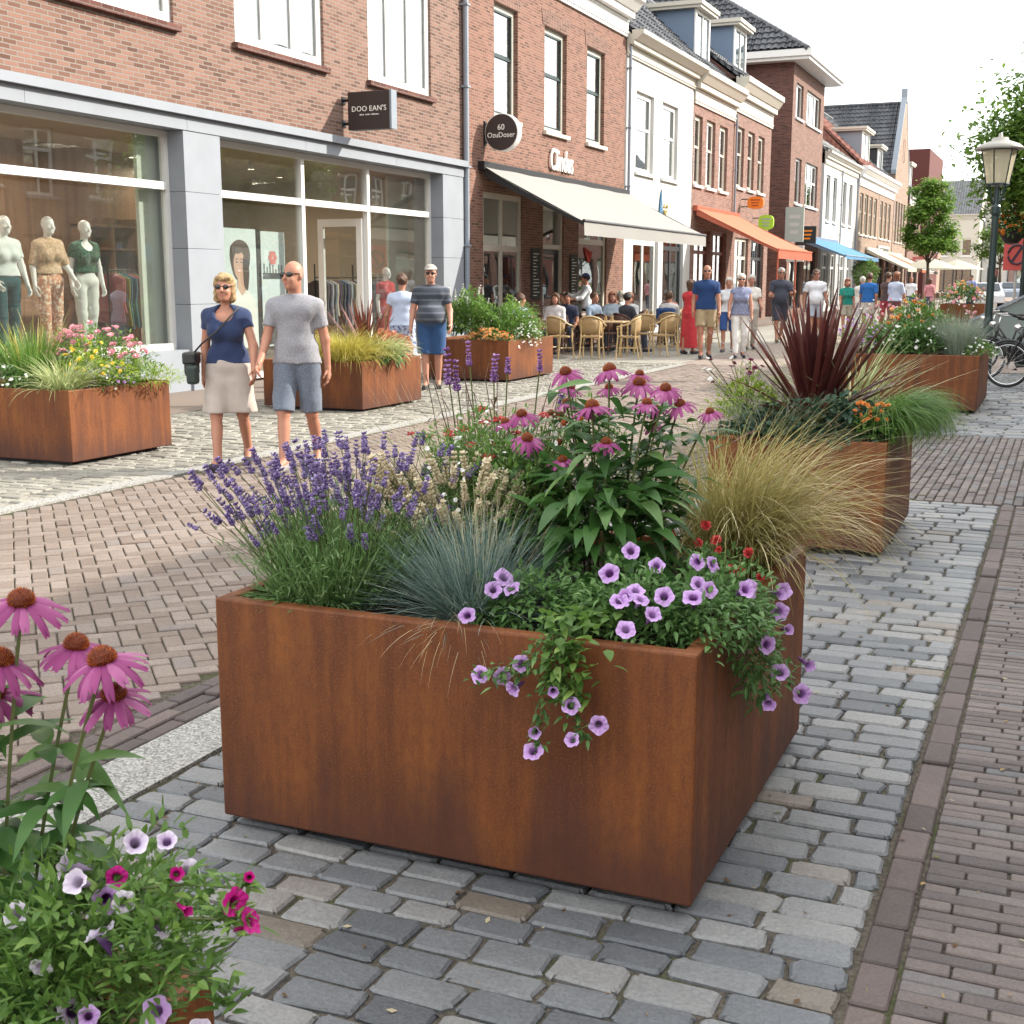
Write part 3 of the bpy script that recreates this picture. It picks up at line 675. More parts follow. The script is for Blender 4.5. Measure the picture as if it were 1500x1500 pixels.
m = B.mb(); a, b, c, d = gb[1]; t_ = 0.11
m.box((a, -0.2, c), (a + t_, -0.05, d)); m.box((b - t_, -0.2, c), (b, -0.05, d)); m.box((a + t_, -0.2, d - t_), (b - t_, -0.05, d)); m.box((a + t_, -0.2, 2.35), (b - t_, -0.05, 2.46)); w_ = B.part('door_frame', m_cream, m)
g = B.mb(); g.box((a + t_, -0.16, 2.46), (b - t_, -0.15, d - t_)); B.part('pane', m_glass, g, w_)
m = B.mb(); m.box((a + t_, -0.17, c + 0.02), (a + 0.22, -0.11, 2.34)); m.box((b - 0.22, -0.17, c + 0.02), (b - t_, -0.11, 2.34)); m.box((a + 0.22, -0.17, 2.22), (b - 0.22, -0.11, 2.34)); m.box((a + 0.22, -0.17, c + 0.02), (b - 0.22, -0.11, 0.5)); d_ = B.part('door', m_black, m)
g = B.mb(); g.box((a + 0.22, -0.15, 0.5), (b - 0.22, -0.14, 2.22)); B.part('pane', m_glass, g, d_)
g = B.mb(); g.tube([(a + 0.17, -0.06, 1.0), (a + 0.17, -0.06, 1.25)], 0.014, 8); B.part('handle', m_mirrorcol, g, d_)
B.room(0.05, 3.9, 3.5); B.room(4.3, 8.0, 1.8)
B.cornice(8.22, 9.25, 0.55); B.roof(9.2, 12.8, m_roofdk, 'along', gable=m_brickS)
m_board = flat('chalkboard', (0.035, 0.038, 0.036), 0.8, var=0.3, vscale=18)
for (u, z0, z1, wd) in ((28.45, 1.15, 2.35, 0.55), (31.0, 1.05, 2.25, 0.5)):
    o = thing('menu_board', ['dark chalk menu board left of the cafe door', 'dark chalk menu board right of the cafe door'][u > 30], 'menu board', (-11.8, u, z0))
    mb = MB(LEFT); mb.box((u - wd / 2, 0.004, z0), (u + wd / 2, 0.04, z1)); mb.build('board', m_board, o)
    mb = MB(LEFT)
    for k in range(14): mb.box((u - wd * 0.36, 0.041, z1 - 0.14 - k * 0.075), (u - wd * 0.36 + wd * random.uniform(0.25, 0.7), 0.043, z1 - 0.125 - k * 0.075))
    mb.build('chalk_writing', m_letter, o)
# round sign
s_ = thing('round_sign', 'round black sign with white rim on the cafe wall', 'sign', (-11.8, 25.6, 4.70))
mb = MB(); Mx = [[1, 0, 0], [0, 0, -1], [0, 1, 0]]
mb.lathe([(0.0, -0.11), (0.375, -0.11), (0.39, -0.10), (0.39, 0.10), (0.375, 0.11), (0.0, 0.11)], (-11.36, 25.6, 4.70), 40, M=Mx); mb.build('rim', m_white, s_)
mb = MB(); mb.lathe([(0.0, 0.112), (0.37, 0.112), (0.37, 0.118), (0.0, 0.118)], (-11.36, 25.6, 4.70), 40, M=Mx); mb.lathe([(0.0, -0.118), (0.37, -0.118), (0.37, -0.112), (0.0, -0.112)], (-11.36, 25.6, 4.70), 40, M=Mx); mb.build('face', m_sign, s_)
mb = MB(); mb.box((-11.8, 25.55, 4.45), (-11.77, 25.65, 4.95)); mb.tube([(-11.78, 25.6, 4.5), (-11.72, 25.6, 4.55)], 0.02); mb.tube([(-11.78, 25.6, 4.9), (-11.70, 25.6, 4.86)], 0.02); mb.build('bracket', m_black, s_)
lettering(s_, "60", 0.17, (-11.36, 25.475, 4.80), (R(90), 0, 0), m_letter, 0.003)
lettering(s_, "OzuDoser", 0.15, (-11.36, 25.475, 4.64), (R(90), 0, 0), m_letter, 0.003)
s_ = thing('wall_lettering', 'large white script lettering on the cafe wall above the awning', 'sign lettering', (-11.76, 30.0, 4.45))
o = lettering(s_, "Clindus", 0.62, (-11.74, 30.0, 4.46), (R(90), 0, R(90)), m_letter, 0.02, shear=0.12, spacing=1.02); o.scale = (0.80, 1.2, 1)

# awnings
def awning(name, label, u0, u1, zt, d1, zf, val, mat, frmat, fr=LEFT, valmat=None, folds=40, posts=False, group=None):
    b = fr(np.array([[(u0 + u1) / 2, 0, zt]]))[0]; o = thing(name, label, 'awning', tuple(b), group=group)
    m = MB(fr); n = folds; P = []
    us = np.linspace(u0, u1, n + 1); ds = np.linspace(0.12, d1, 9)
    V = []; 
    for i, u in enumerate(us):
        for j, d in enumerate(ds):
            f = j / 8; z = zt + (zf - zt) * f - 0.05 * math.sin(f * math.pi) + 0.008 * math.sin(u * 3.1 + f * 2)
            V.append((u, d, z))
    F = [(i * 9 + j, (i + 1) * 9 + j, (i + 1) * 9 + j + 1, i * 9 + j + 1) for i in range(n) for j in range(8)]
    m.add(V, F, 0.5); m.add([(x, y, z - 0.008) for x, y, z in V], F, 0.5); m.build('canopy', mat, o)
    m = MB(fr); V = []
    for i, u in enumerate(us): 
        dd = d1 + 0.02 + 0.006 * math.sin(u * 2.5)
        V += [(u, d1 + 0.01, zf), (u, dd, zf - val * (0.99 + 0.01 * math.sin(i * 1.3)))]
    m.add(V, [(2 * i, 2 * i + 2, 2 * i + 3, 2 * i + 1) for i in range(n)], 0.4); m.build('valance', valmat or mat, o)
    m = MB(fr); m.box((u0 - 0.06, 0.004, zt - 0.08), (u1 + 0.06, 0.16, zt + 0.10)); m.build('cassette', frmat, o)
    m = MB(fr); m.tube([(u0, d1, zf), (u1, d1, zf)], 0.035, 8); m.build('front_bar', frmat, o)
    for u in (u0 + 0.02, u1 - 0.02): m = MB(fr); m.prism([(u, 0.1, zt - 0.02), (u, d1, zf - 0.02), (u, d1, zf - 0.10), (u, 0.1, zt - 0.22)], (0.03, 0, 0)); m.build('arm', frmat, o)
    for u in posts or (): m = MB(fr); m.tube([(u, d1 - 0.05, zf), (u, d1 - 0.05, 0.0)], 0.03, 8); m.build('post', frmat, o)
    return o
t = NT('awning_cloth'); m_awn = t.done(t.n('MixShader', {0: 0.28, 1: t.pbsdf((0.37, 0.362, 0.345), 0.85, 0.15), 2: t.n('BsdfTranslucent', {'Color': (0.55, 0.52, 0.46)}).outputs[0]}).outputs[0])
def cloth_tr(name, c, k=0.25):
    t = NT(name); nz = t.noise(3, 3, vec=t.pos()); col = t.mix(nz, tuple(x * 0.9 for x in c), tuple(min(1, x * 1.08) for x in c))
    return t.done(t.n('MixShader', {0: k, 1: t.pbsdf(col, 0.85, 0.15), 2: t.n('BsdfTranslucent', {'Color': col}).outputs[0]}).outputs[0])
m_awo = cloth_tr('awning_orange', (0.50, 0.21, 0.13)); m_awo2 = cloth_tr('awning_orange_valance', (0.50, 0.15, 0.095)); m_awb = cloth_tr('awning_blue', (0.13, 0.29, 0.46)); m_awc = cloth_tr('awning_cream', (0.70, 0.62, 0.48)); m_awr = cloth_tr('awning_rust', (0.55, 0.16, 0.08))
awning('awning', 'long cream white awning over the cafe terrace', 25.3, 35.0, 4.0, 2.4, 2.82, 0.30, m_awn, m_black)

# ---- C: white rendered house
Cc = House('white_house', 'white rendered house with two upper windows beyond the cafe', LEFT, 35.05, 42.0)
uc = [(36.0, 37.7, 4.7, 6.95), (38.55, 40.25, 4.7, 6.95)]; gc = [(35.9, 38.4, 0.3, 3.2), (38.9, 41.2, 0.05, 3.2)]
Cc.wall(0, 7.8, uc + gc, m_offw)
for w_ in uc: Cc.window(*w_, style='sash', sashmat=m_white, t=0.10, sillmat=m_white)
Cc.window(*gc[0], t=0.14, nv=1, frame=m_white, transom=2.7); Cc.window(*gc[1], t=0.14, nv=1, frame=m_dkmetal, sill=False, transom=2.6)
Cc.room(0.05, 3.6, 3.0); Cc.room(4.2, 7.5, 1.8); Cc.cornice(7.75, 8.42, 0.5, m_cream); Cc.roof(8.3, 13.2, m_roofdk, 'along', gable=m_brickS)
Cc.pipe(35.15, 3.6, 8.0, 0.045)
m = Cc.mb(); m.box((37.6, -4.7, 12.6), (38.4, -3.9, 14.4)); Cc.part('chimney', m_brickS, m)
s_ = thing('wall_emblem', 'small blue and gold shop emblem with lettering on the white house', 'sign', (-11.76, 38.6, 3.75))
mb = MB(LEFT)
mb.prism([(38.35, 0.02, 3.85), (38.62, 0.02, 3.85), (38.5, 0.02, 4.35)], (0, 0.03, 0)); mb.prism([(38.3, 0.02, 3.6), (38.66, 0.02, 3.6), (38.62, 0.02, 3.83), (38.36, 0.02, 3.83)], (0, 0.03, 0)); mb.build('emblem', flat('emblem_blue', (0.03, 0.12, 0.22), 0.5), s_)
mb = MB(LEFT); mb.tube([(39.0 + 0.15 * math.cos(a), 0.035, 3.78 + 0.15 * math.sin(a)) for a in np.arange(18) * 2 * math.pi / 18], 0.035, 6, closed=True); mb.build('ring', flat('emblem_gold', (0.50, 0.38, 0.12), 0.4), s_)

# ---- D, E: two brick houses with dormers
def terrace_house(name, label, u0, u1, wins, zw, zc, mat, roofm, ground, zr=12.2, corn=0.5, style='sash', sash=None, frame=None, kind='along', cmat=None, group=None, nv=0, sillm=None, rd=None, gab=None):
    H = House(name, label, LEFT, u0, u1, group)
    H.wall(0, zw, list(wins) + [g[:4] for g in ground], mat)
    for w in wins: H.window(*w, style=style, sashmat=sash or m_cream, frame=frame or m_cream, t=0.09, sillmat=sillm or m_white, nv=nv)
    for g in ground: H.window(*g[:4], t=0.12, nv=g[4] if len(g) > 4 else 1, frame=g[5] if len(g) > 5 else m_dkmetal, sill=False, transom=g[3] - 0.75)
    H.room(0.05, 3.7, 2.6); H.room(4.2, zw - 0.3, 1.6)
    H.cornice(zw - 0.02, zc, corn, cmat or m_cream); H.roof(zc - 0.06, zr, roofm, kind, gable=gab or m_brickS, ridge_d=rd)
    return H
m_shopwood = flat('shopfront_wood', (0.16, 0.05, 0.035), 0.5)
D = terrace_house('dormer_house', 'rose brick house with cream cornice and blue grey dormer above orange awning', 42.05, 47.6,
    [(42.0 + i * 1.75, 43.15 + i * 1.75, 4.75, 7.0) for i in range(1, 3)] + [(42.2, 43.2, 4.75, 7.0)], 7.35, 8.4, m_brickD, m_roofdk, [(42.5, 44.6, 0.3, 3.3, 1, m_shopwood), (45.0, 46.9, 0.05, 3.3, 1, m_shopwood)], zr=12.6)
D.dormer(46.0, 1.9, 9.0, 10.9, -0.9, -3.2)
E_ = terrace_house('dormer_house', 'rose brick house with white cornice and dormer beside the alley', 47.65, 53.9,
    [(48.1 + i * 1.75, 49.2 + i * 1.75, 5.05, 7.25) for i in range(3)], 7.75, 8.95, m_brickD, m_roofdk, [(48.2, 50.4, 0.3, 3.2, 1, m_cream), (50.9, 53.2, 0.05, 3.2, 2, m_dkmetal)], zr=12.4)
E_.dormer(51.6, 1.9, 9.3, 11.3, -0.9, -3.2)
E_.pipe(47.62, 3.4, 7.6, 0.04)
awning('awning', 'orange awning on a post beside the dormer houses', 42.3, 48.2, 3.97, 2.9, 2.60, 0.30, m_awo, m_awo2, valmat=m_awo2, posts=[42.5, 45.5])
# ---- F: tall three storey block beyond the alley
F_ = House('tall_house', 'tall brown brick house with hipped tile roof and white eaves', LEFT, 58.0, 65.6)
wf = [(58.7, 60.3, 8.75, 10.25), (61.2, 64.7, 8.75, 10.25), (59.1, 60.5, 5.05, 7.05), (61.5, 64.6, 5.05, 7.05)]; gf = [(58.6, 61.4, 0.3, 3.0), (62, 65, 0.05, 3.0)]
F_.wall(0, 11.0, wf + gf, m_brickF, back=11)
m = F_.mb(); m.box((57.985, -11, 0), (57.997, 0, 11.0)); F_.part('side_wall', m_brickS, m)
for k, w_ in enumerate(wf): F_.window(*w_, t=0.09, nv=[0, 2, 0, 2][k], sillmat=m_white, transom=[None, None, None, 6.2][k])
for w_ in gf: F_.window(*w_, t=0.12, nv=1, frame=m_dkmetal, sill=False)
F_.room(0.05, 3.2, 2.5); F_.room(4.4, 10.6, 1.6)
m = F_.mb(); m.box((57.4, -11.6, 11.0), (66.2, 0.75, 11.14)); m.box((57.3, -11.7, 11.14), (66.3, 0.85, 11.42)); F_.part('eaves', m_white, m)
F_.roof(11.42, 15.6, m_roofdk, 'hip', back=11.6, over=0.7)
F_.pipe(57.9, 0.2, 11, 0.06, d=-2.2)
awning('awning', 'light blue awning further down the street', 59.8, 70.5, 3.6, 2.3, 2.72, 0.16, m_awb, m_bluedorm)
# ---- G: pair of white houses
for k, (a, b) in enumerate(((66.4, 71.6), (71.65, 77.2))):
    G = terrace_house('white_terrace_house', ['white painted house with grey tiles beside the tall brown house', 'white painted house with grey tiles beside the buff brick house'][k], a, b,
        [(a + 0.8, a + 1.9, 4.6, 6.9), (a + 2.9, a + 4.0, 4.6, 6.9)], 7.4, 8.0, m_offw, m_roofgrey, [(a + 0.5, a + 2.4, 0.4, 3.0, 1, m_white), (a + 2.9, a + 4.6, 0.05, 3.0, 1, m_white)], zr=11.2, corn=0.35, sash=m_green, frame=m_white)
    G.pipe(b - 0.1, 0.2, 7.4, 0.04)
# ---- H: buff brick houses with dormers, red tiles
for k, (a, b) in enumerate(((78.0, 86.6), (86.7, 93.9))):
    Hh = terrace_house('buff_house', ['buff brick house with steep red tile roof and large white dormer', 'buff brick house with small dark dormer next to the big gable'][k], a, b,
        [(a + 0.6 + i * 1.95, a + 1.9 + i * 1.95, 4.3, 6.7) for i in range(4 if k == 0 else 3)], 7.1, 8.2, m_brickH, m_roofred if k == 0 else m_roofdk, [(a + 0.6, a + 3.4, 0.3, 3.2, 2, m_dkmetal), (a + 4.0, a + 6.6, 0.05, 3.2, 2, m_dkmetal)], zr=12.6, cmat=m_white, gab=m_roofred if k == 0 else None)
    Hh.dormer(a + (5.5 if k == 0 else 3.4), 3.0 if k == 0 else 2.2, 8.5, 10.6 if k == 0 else 10.2, -0.6, -3.5, side=m_zinc if k == 0 else m_dkmetal)
awning('awning', 'cream awning far down the street before the small tree', 81.5, 88.5, 3.5, 2.6, 2.3, 0.18, m_awc, m_cream)
awning('awning', 'rust red striped awning far down the street', 89.0, 91.8, 3.4, 2.6, 2.3, 0.2, m_awr, m_cream)
awning('awning', 'white awning far down the street under the big gable', 92.2, 99.0, 3.4, 2.8, 2.2, 0.18, m_awn, m_cream)
# ---- I: gable to the street
I_ = House('gable_house', 'tall brick gable house with long slate tile roof', LEFT, 94.2, 102.0)
wi = [(94.9 + i * 1.55, 96.0 + i * 1.55, 4.3, 7.1) for i in range(4)] ; gi = [(95, 98, 0.3, 3.1), (98.6, 101.4, 0.05, 3.1)]
I_.wall(0, 9.0, wi + gi, m_brickH, back=14)
m = I_.mb(); m.prism([(94.2, 0, 9.0), (102.0, 0, 9.0), (98.5, 0, 14.1), (97.7, 0, 14.1)], (0, -0.3, 0)); I_.part('gable_wall', m_brickH, m)
m = I_.mb()
for s0, s1 in (((94.1, 8.9), (97.75, 14.2)), ((102.1, 8.9), (98.45, 14.2))): m.prism([(s0[0], 0.03, s0[1]), (s1[0], 0.03, s1[1]), (s1[0], 0.03, s1[1] + 0.3), (s0[0], 0.03, s0[1] + 0.3)], (0, -0.36, 0))
m.box((97.8, -0.36, 14.2), (98.4, 0.06, 15.1)); I_.part('coping', m_zinc, m)
for w_ in wi: I_.window(*w_, t=0.09, frame=m_cream, style='sash', sashmat=m_bluedorm, sillmat=m_cream)
I_.window(97.6, 98.6, 10.0, 11.6, t=0.09, rec=-0.02, frame=m_shopwood, sill=False)
for w_ in gi: I_.window(*w_, t=0.12, nv=1, frame=m_dkmetal, sill=False)
I_.room(0.05, 3.4, 2.5); I_.room(4.1, 8.7, 1.6)
I_.roof(9.0, 14.0, m_roofdk, 'front', back=14, gable=m_brickS)
# ---- J.. : smaller far houses and the bend of the street
J = terrace_house('far_house', 'narrow brown house with white cornice behind the small street tree', 103.2, 112.0, [(104.2 + i * 2.4, 105.6 + i * 2.4, 4.3, 6.8) for i in range(3)], 7.3, 8.4, m_brickF, m_roofdk, [(104, 107, 0.3, 3.1, 1), (108, 111, 0.05, 3.1, 1)], zr=11.4, cmat=m_white)
J.dormer(106.5, 2.4, 8.8, 10.4, -0.5, -3.0, side=m_dkmetal)
K = House('red_block', 'red clad block rising behind the far houses', LEFT, 116.0, 128.0)
K.wall(0, 12.6, [(117 + i * 2.6, 118.6 + i * 2.6, 4.2, 6.6) for i in range(4)], m_redblock, back=10)
for i in range(4): K.window(117 + i * 2.6, 118.6 + i * 2.6, 4.2, 6.6, t=0.1)
K.room(3.9, 7, 1.5); K.box('parapet', m_brickH, (128.0, -10, 0), (131.0, 0, 10.6))
END = frame_fn((0, 150, 0), (1, 0, 0), (0, -1, 0))
def end_house(name, label, u0, u1, d, zw, mat, zr, rm, nw, kind='along'):
    fr = frame_fn((0, 150 + d, 0), (1, 0, 0), (0, -1, 0)); H = House(name, label, fr, u0, u1)
    st = (u1 - u0) / nw; wi = [(u0 + st * (i + 0.28), u0 + st * (i + 0.72), z, z + 1.9) for i in range(nw) for z in np.arange(4.2, zw - 2.2, 3.2)]
    gr = [(u0 + 0.6, u1 - 0.6, 0.3, 3.0)]
    H.wall(0, zw, wi + gr, mat); [H.window(*w, t=0.12, sillmat=m_white) for w in wi]; H.window(*gr[0], nv=3, t=0.14, frame=m_dkmetal, sill=False)
    H.room(0.05, 3.3, 2.5); H.room(3.9, zw - 0.2, 1.5); H.cornice(zw - 0.02, zw + 0.5, 0.3, m_cream); H.roof(zw + 0.4, zr, rm, kind, gable=mat); return H
end_house('end_house', 'cream house with slate roof at the far bend of the street', -14.6, -9.6, 0, 8.2, m_cream, 12.5, m_roofdk, 2)
end_house('end_house', 'white fronted narrow house at the far bend of the street', -9.5, -6.9, 6, 10.0, m_offw, 12.8, m_roofdk, 1)
end_house('end_house', 'pink rendered wide building closing the far end of the street', -6.8, 8.0, 10, 9.0, m_pink, 12.0, m_roofred, 6)
# ---- opposite side of the street: outside the picture, seen in the shop glass, shading the right-hand paving
RIGHT = frame_fn((7.6, 0, 0), (0, 1, 0), (-1, 0, 0))
opp = [(-8, 4, 7.6, m_brickD, 'rose brick house opposite the display windows'), (4.1, 15, 8.0, m_brickB, 'red brick house opposite the clothes shop'), (15.1, 26, 7.3, m_offw, 'white rendered house opposite the cafe'),
       (26.1, 38, 8.2, m_brickA, 'salmon brick house opposite the terrace'), (38.1, 52, 7.6, m_brickH, 'buff brick house opposite the orange awning'), (52.1, 75, 8.0, m_brickF, 'brown brick block opposite the blue awning'), (75.1, 110, 7.8, m_brickD, 'rose brick row opposite the far awnings')]
for (a, b, zw, mat, lab) in opp:
    H = House('opposite_house', lab, RIGHT, a, b); n = int((b - a) / 2.7); st = (b - a) / n
    wi = [(a + st * (i + 0.27), a + st * (i + 0.73), 4.4, 6.6) for i in range(n)]; gr = [(a + st * i * 2 + 0.4, a + st * i * 2 + st * 2 - 0.4, 0.4, 3.1) for i in range(n // 2)]
    H.wall(0, zw, wi + gr, mat)
    for w_ in wi: H.window(*w_, t=0.11, nv=1, transom=5.9)
    for w_ in gr: H.window(*w_, t=0.13, nv=1, frame=m_dkmetal, sill=False)
    H.room(0.05, 3.4, 2.5); H.room(4.1, zw - 0.3, 1.6); H.cornice(zw - 0.02, zw + 0.45, 0.3); H.roof(zw + 0.3, zw + (4.6 if a > 37 else 2.6), m_roofdk, 'along', gable=mat)
# ---------------------------------------------------------------- weathering steel planters
m_corten = corten_mat('weathering_steel', 1.0)
m_soil = NT('soil'); nz = m_soil.noise(40, 5, 0.7, vec=m_soil.pos()); m_soil = m_soil.done(m_soil.pbsdf(m_soil.ramp(nz, [(0.3, (0.012, 0.008, 0.006)), (0.7, (0.055, 0.036, 0.024))]), 0.95, 0.1, normal=m_soil.bump(nz, 0.03)))
def planter(label, x0, x1, y0, y1, h, gap=0.035, rim=0.045, group='weathering steel planters along the street'):
    c = ((x0 + x1) / 2, (y0 + y1) / 2, 0.0)
    o = thing('planter', label, 'planter', c, group=group)
    V = []; 
    for (q, z) in ((0, gap), (0, h), (rim, h), (rim, h - 0.10)): V += [(x0 + q, y0 + q, z), (x1 - q, y0 + q, z), (x1 - q, y1 - q, z), (x0 + q, y1 - q, z)]
    F = [(3, 2, 1, 0)]
    for k in range(3): F += [(4 * k + i, 4 * k + (i + 1) % 4, 4 * k + 4 + (i + 1) % 4, 4 * k + 4 + i) for i in range(4)]
    mb = MB(); mb.add(V, F); mb.build('steel_box', m_corten, o, bevel=0.007)
    mb = MB(); n = 14; xs = np.linspace(x0 + rim, x1 - rim, n); ys = np.linspace(y0 + rim, y1 - rim, n)
    G = np.array([(x, y, h - 0.05 + 0.012 * math.sin(x * 17) * math.cos(y * 13) + random.uniform(-0.008, 0.008)) for x in xs for y in ys])
    mb.add(G, [(i * n + j, (i + 1) * n + j, (i + 1) * n + j + 1, i * n + j + 1) for i in range(n - 1) for j in range(n - 1)]); mb.build('soil_bed', m_soil, o, smooth=True)
    mb = MB(); q = 0.10; mb.box((x0 + q, y0 + q, 0.0), (x1 - q, y1 - q, gap)); mb.build('base', m_black, o)
    return o
planter('large rusty planter of lavender, coneflowers and petunias nearest the middle', -2.20, -0.77, 2.90, 4.31, 0.70)
planter('rusty planter holding the burgundy spiky cordyline behind the lavender planter', -1.95, -0.90, 7.45, 8.80, 0.68)
planter('rusty planter of mixed white and orange flowers standing by the bicycles', -2.60, -0.95, 16.3, 18.35, 0.70)
planter('sunlit rusty planter in front of the mannequin window', -9.45, -7.87, 8.47, 9.82, 0.66)
planter('sunlit rusty planter with golden grass and small red cordylines behind the couple', -9.30, -7.86, 13.45, 15.0, 0.62)
planter('sunlit rusty planter of bright green shrubs beside the cafe terrace', -9.6, -8.08, 18.4, 20.3, 0.66)
planter('rusty planter corner with coneflowers and pink petunias at the bottom of the view', -2.45, -0.975, -0.20, 1.25, 0.70)

# ---------------------------------------------------------------- plants
def ribbons(mb, P, Wd, side, rnd):
    """P (N,k,3) centre lines, Wd (N,k) widths, side (N,3) or (N,k,3) width direction"""
    N, k, _ = P.shape
    if side.ndim == 2: side = side[:, None, :]
    L = P - side * Wd[..., None] / 2; Rr = P + side * Wd[..., None] / 2
    V = np.stack([L, Rr], 2).reshape(-1, 3)
    i = np.arange(k - 1); q = np.stack([2 * i, 2 * i + 1, 2 * i + 3, 2 * i + 2], 1)
    F = (q[None] + (np.arange(N) * 2 * k)[:, None, None]).reshape(-1, 4)
    mb.add(V, F, np.repeat(rnd, k - 1))
def arcs(base, az, lean, bend, L, k=6, p=1.3):
    """curved centre lines: lean = start angle from vertical, bend = extra angle gained along the length"""
    s = np.linspace(0, 1, k)[None]; th = lean[:, None] + bend[:, None] * s ** p
    ds = L[:, None] / (k - 1); r = np.concatenate([np.zeros((len(L), 1)), np.cumsum(np.sin((th[:, 1:] + th[:, :-1]) / 2) * ds, 1)], 1)
    z = np.concatenate([np.zeros((len(L), 1)), np.cumsum(np.cos((th[:, 1:] + th[:, :-1]) / 2) * ds, 1)], 1)
    return base[:, None, :] + np.stack([r * np.cos(az)[:, None], r * np.sin(az)[:, None], z], -1)
def U(a, b, n): return rng.uniform(a, b, n)
def disc(c, rx, ry, n):
    r = np.sqrt(rng.random(n)); a = U(0, 2 * math.pi, n)
    return np.stack([c[0] + rx * r * np.cos(a), c[1] + ry * r * np.sin(a), np.full(n, c[2])], 1), a, r
def grass(mb, c, rx, ry, n, L, lean=(0.05, 0.5), bend=(0.3, 1.2), w=(0.003, 0.005), k=7, az=None, radial=True, rnd=(0, 1), taper=0.9):
    B, a, r = disc(c, rx, ry, n); A = a + rng.normal(0, 0.5, n) if radial else U(0, 2 * math.pi, n)
    if az is not None: A = rng.normal(az[0], az[1], n)
    ln = U(*L, n); le = lean[0] + (lean[1] - lean[0]) * (0.25 + 0.75 * r) * rng.random(n) ** 0.7; be = U(*bend, n)
    P = arcs(B, A, le, be, ln, k); s = np.linspace(0, 1, k)[None]
    W_ = U(*w, n)[:, None] * (1 - taper * s ** 1.8)
    tw = A + math.pi / 2 + rng.normal(0, 0.5, n); side = np.stack([np.cos(tw), np.sin(tw), rng.normal(0, 0.25, n)], 1)
    ribbons(mb, P, W_, unit(side), U(*rnd, n)); return P
def vtubes(mb, P, r, n=4, rnd=None):
    N, k, _ = P.shape; T = unit(np.gradient(P, axis=1)); ref = np.where(np.abs(T[..., 2:3]) < 0.9, np.array([0, 0, 1.0]), np.array([1.0, 0, 0]))
    A = unit(np.cross(T, ref)); Bv = np.cross(T, A); t = np.arange(n) * 2 * math.pi / n
    r = np.broadcast_to(np.asarray(r, float), (N, k))
    V = P[:, :, None] + r[..., None, None] * (np.cos(t)[:, None] * A[:, :, None] + np.sin(t)[:, None] * Bv[:, :, None])
    i, j = np.meshgrid(np.arange(k - 1), np.arange(n), indexing='ij'); i = i.ravel(); j = j.ravel(); jn = (j + 1) % n
    q = np.stack([i * n + j, i * n + jn, (i + 1) * n + jn, (i + 1) * n + j], 1)
    F = (q[None] + (np.arange(N) * n * k)[:, None, None]).reshape(-1, 4)
    mb.add(V.reshape(-1, 3), F, np.repeat(rng.random(N) if rnd is None else rnd, len(q)))
def leaves(mb, P, D, Lg, Wd, rnd=None, fold=0.25, droop=0.35, shape='lance', up=None, k=5):
    """leaf blades with a midrib fold; P base points, D axis directions"""
    N = len(P); D = unit(D); upv = np.tile([0, 0, 1.0], (N, 1)) if up is None else up
    S = np.cross(D, upv + rng.normal(0, 0.25, (N, 3))); S = unit(S); Nn = np.cross(S, D)
    s = np.linspace(0, 1, k); 
    wp = {'lance': np.sin(math.pi * s ** 0.75) ** 0.9, 'ovate': np.sin(math.pi * s ** 0.62) ** 0.75, 'round': np.sqrt(np.clip(1 - (2 * s - 1) ** 2, 0, 1)), 'strap': np.minimum(1, 4 * (1 - s)) * np.minimum(1, 0.5 + 3 * s)}[shape]
    wp = np.maximum(wp, 0.03)
    Lg = np.broadcast_to(np.asarray(Lg, float), (N,)); Wd = np.broadcast_to(np.asarray(Wd, float), (N,)); dr = np.broadcast_to(np.asarray(droop, float), (N,))
    cen = P[:, None] + D[:, None] * (s[None] * Lg[:, None])[..., None] - np.array([0, 0, 1.0]) * (dr[:, None] * Lg[:, None] * s[None] ** 2)[..., None]
    hw = Wd[:, None] * wp[None] / 2
    e1 = cen - S[:, None] * hw[..., None] + Nn[:, None] * (hw * fold)[..., None]; e2 = cen + S[:, None] * hw[..., None] + Nn[:, None] * (hw * fold)[..., None]
    V = np.stack([e1, cen, e2], 2).reshape(-1, 3)
    q = []
    for i in range(k - 1):
        for j in range(2): q.append((3 * i + j, 3 * i + j + 1, 3 * i + 3 + j + 1, 3 * i + 3 + j))
    q = np.array(q); F = (q[None] + (np.arange(N) * 3 * k)[:, None, None]).reshape(-1, 4)
    mb.add(V, F, np.repeat(rng.random(N) if rnd is None else rnd, len(q)))
def sphdir(n, zmin=-0.2, zmax=1.0):
    z = U(zmin, zmax, n); a = U(0, 2 * math.pi, n); r = np.sqrt(1 - z * z); return np.stack([r * np.cos(a), r * np.sin(a), z], 1)
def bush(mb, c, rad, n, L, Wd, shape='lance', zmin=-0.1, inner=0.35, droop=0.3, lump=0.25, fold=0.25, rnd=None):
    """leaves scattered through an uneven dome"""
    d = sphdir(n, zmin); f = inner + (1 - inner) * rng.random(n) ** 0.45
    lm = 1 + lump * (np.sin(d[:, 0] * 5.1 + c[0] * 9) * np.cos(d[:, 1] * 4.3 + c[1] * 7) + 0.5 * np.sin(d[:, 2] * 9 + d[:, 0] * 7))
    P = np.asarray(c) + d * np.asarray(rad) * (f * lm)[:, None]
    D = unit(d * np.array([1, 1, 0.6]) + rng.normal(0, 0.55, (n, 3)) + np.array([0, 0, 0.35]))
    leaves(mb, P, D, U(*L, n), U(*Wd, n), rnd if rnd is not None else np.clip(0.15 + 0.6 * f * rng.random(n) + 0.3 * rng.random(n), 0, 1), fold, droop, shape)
    return P
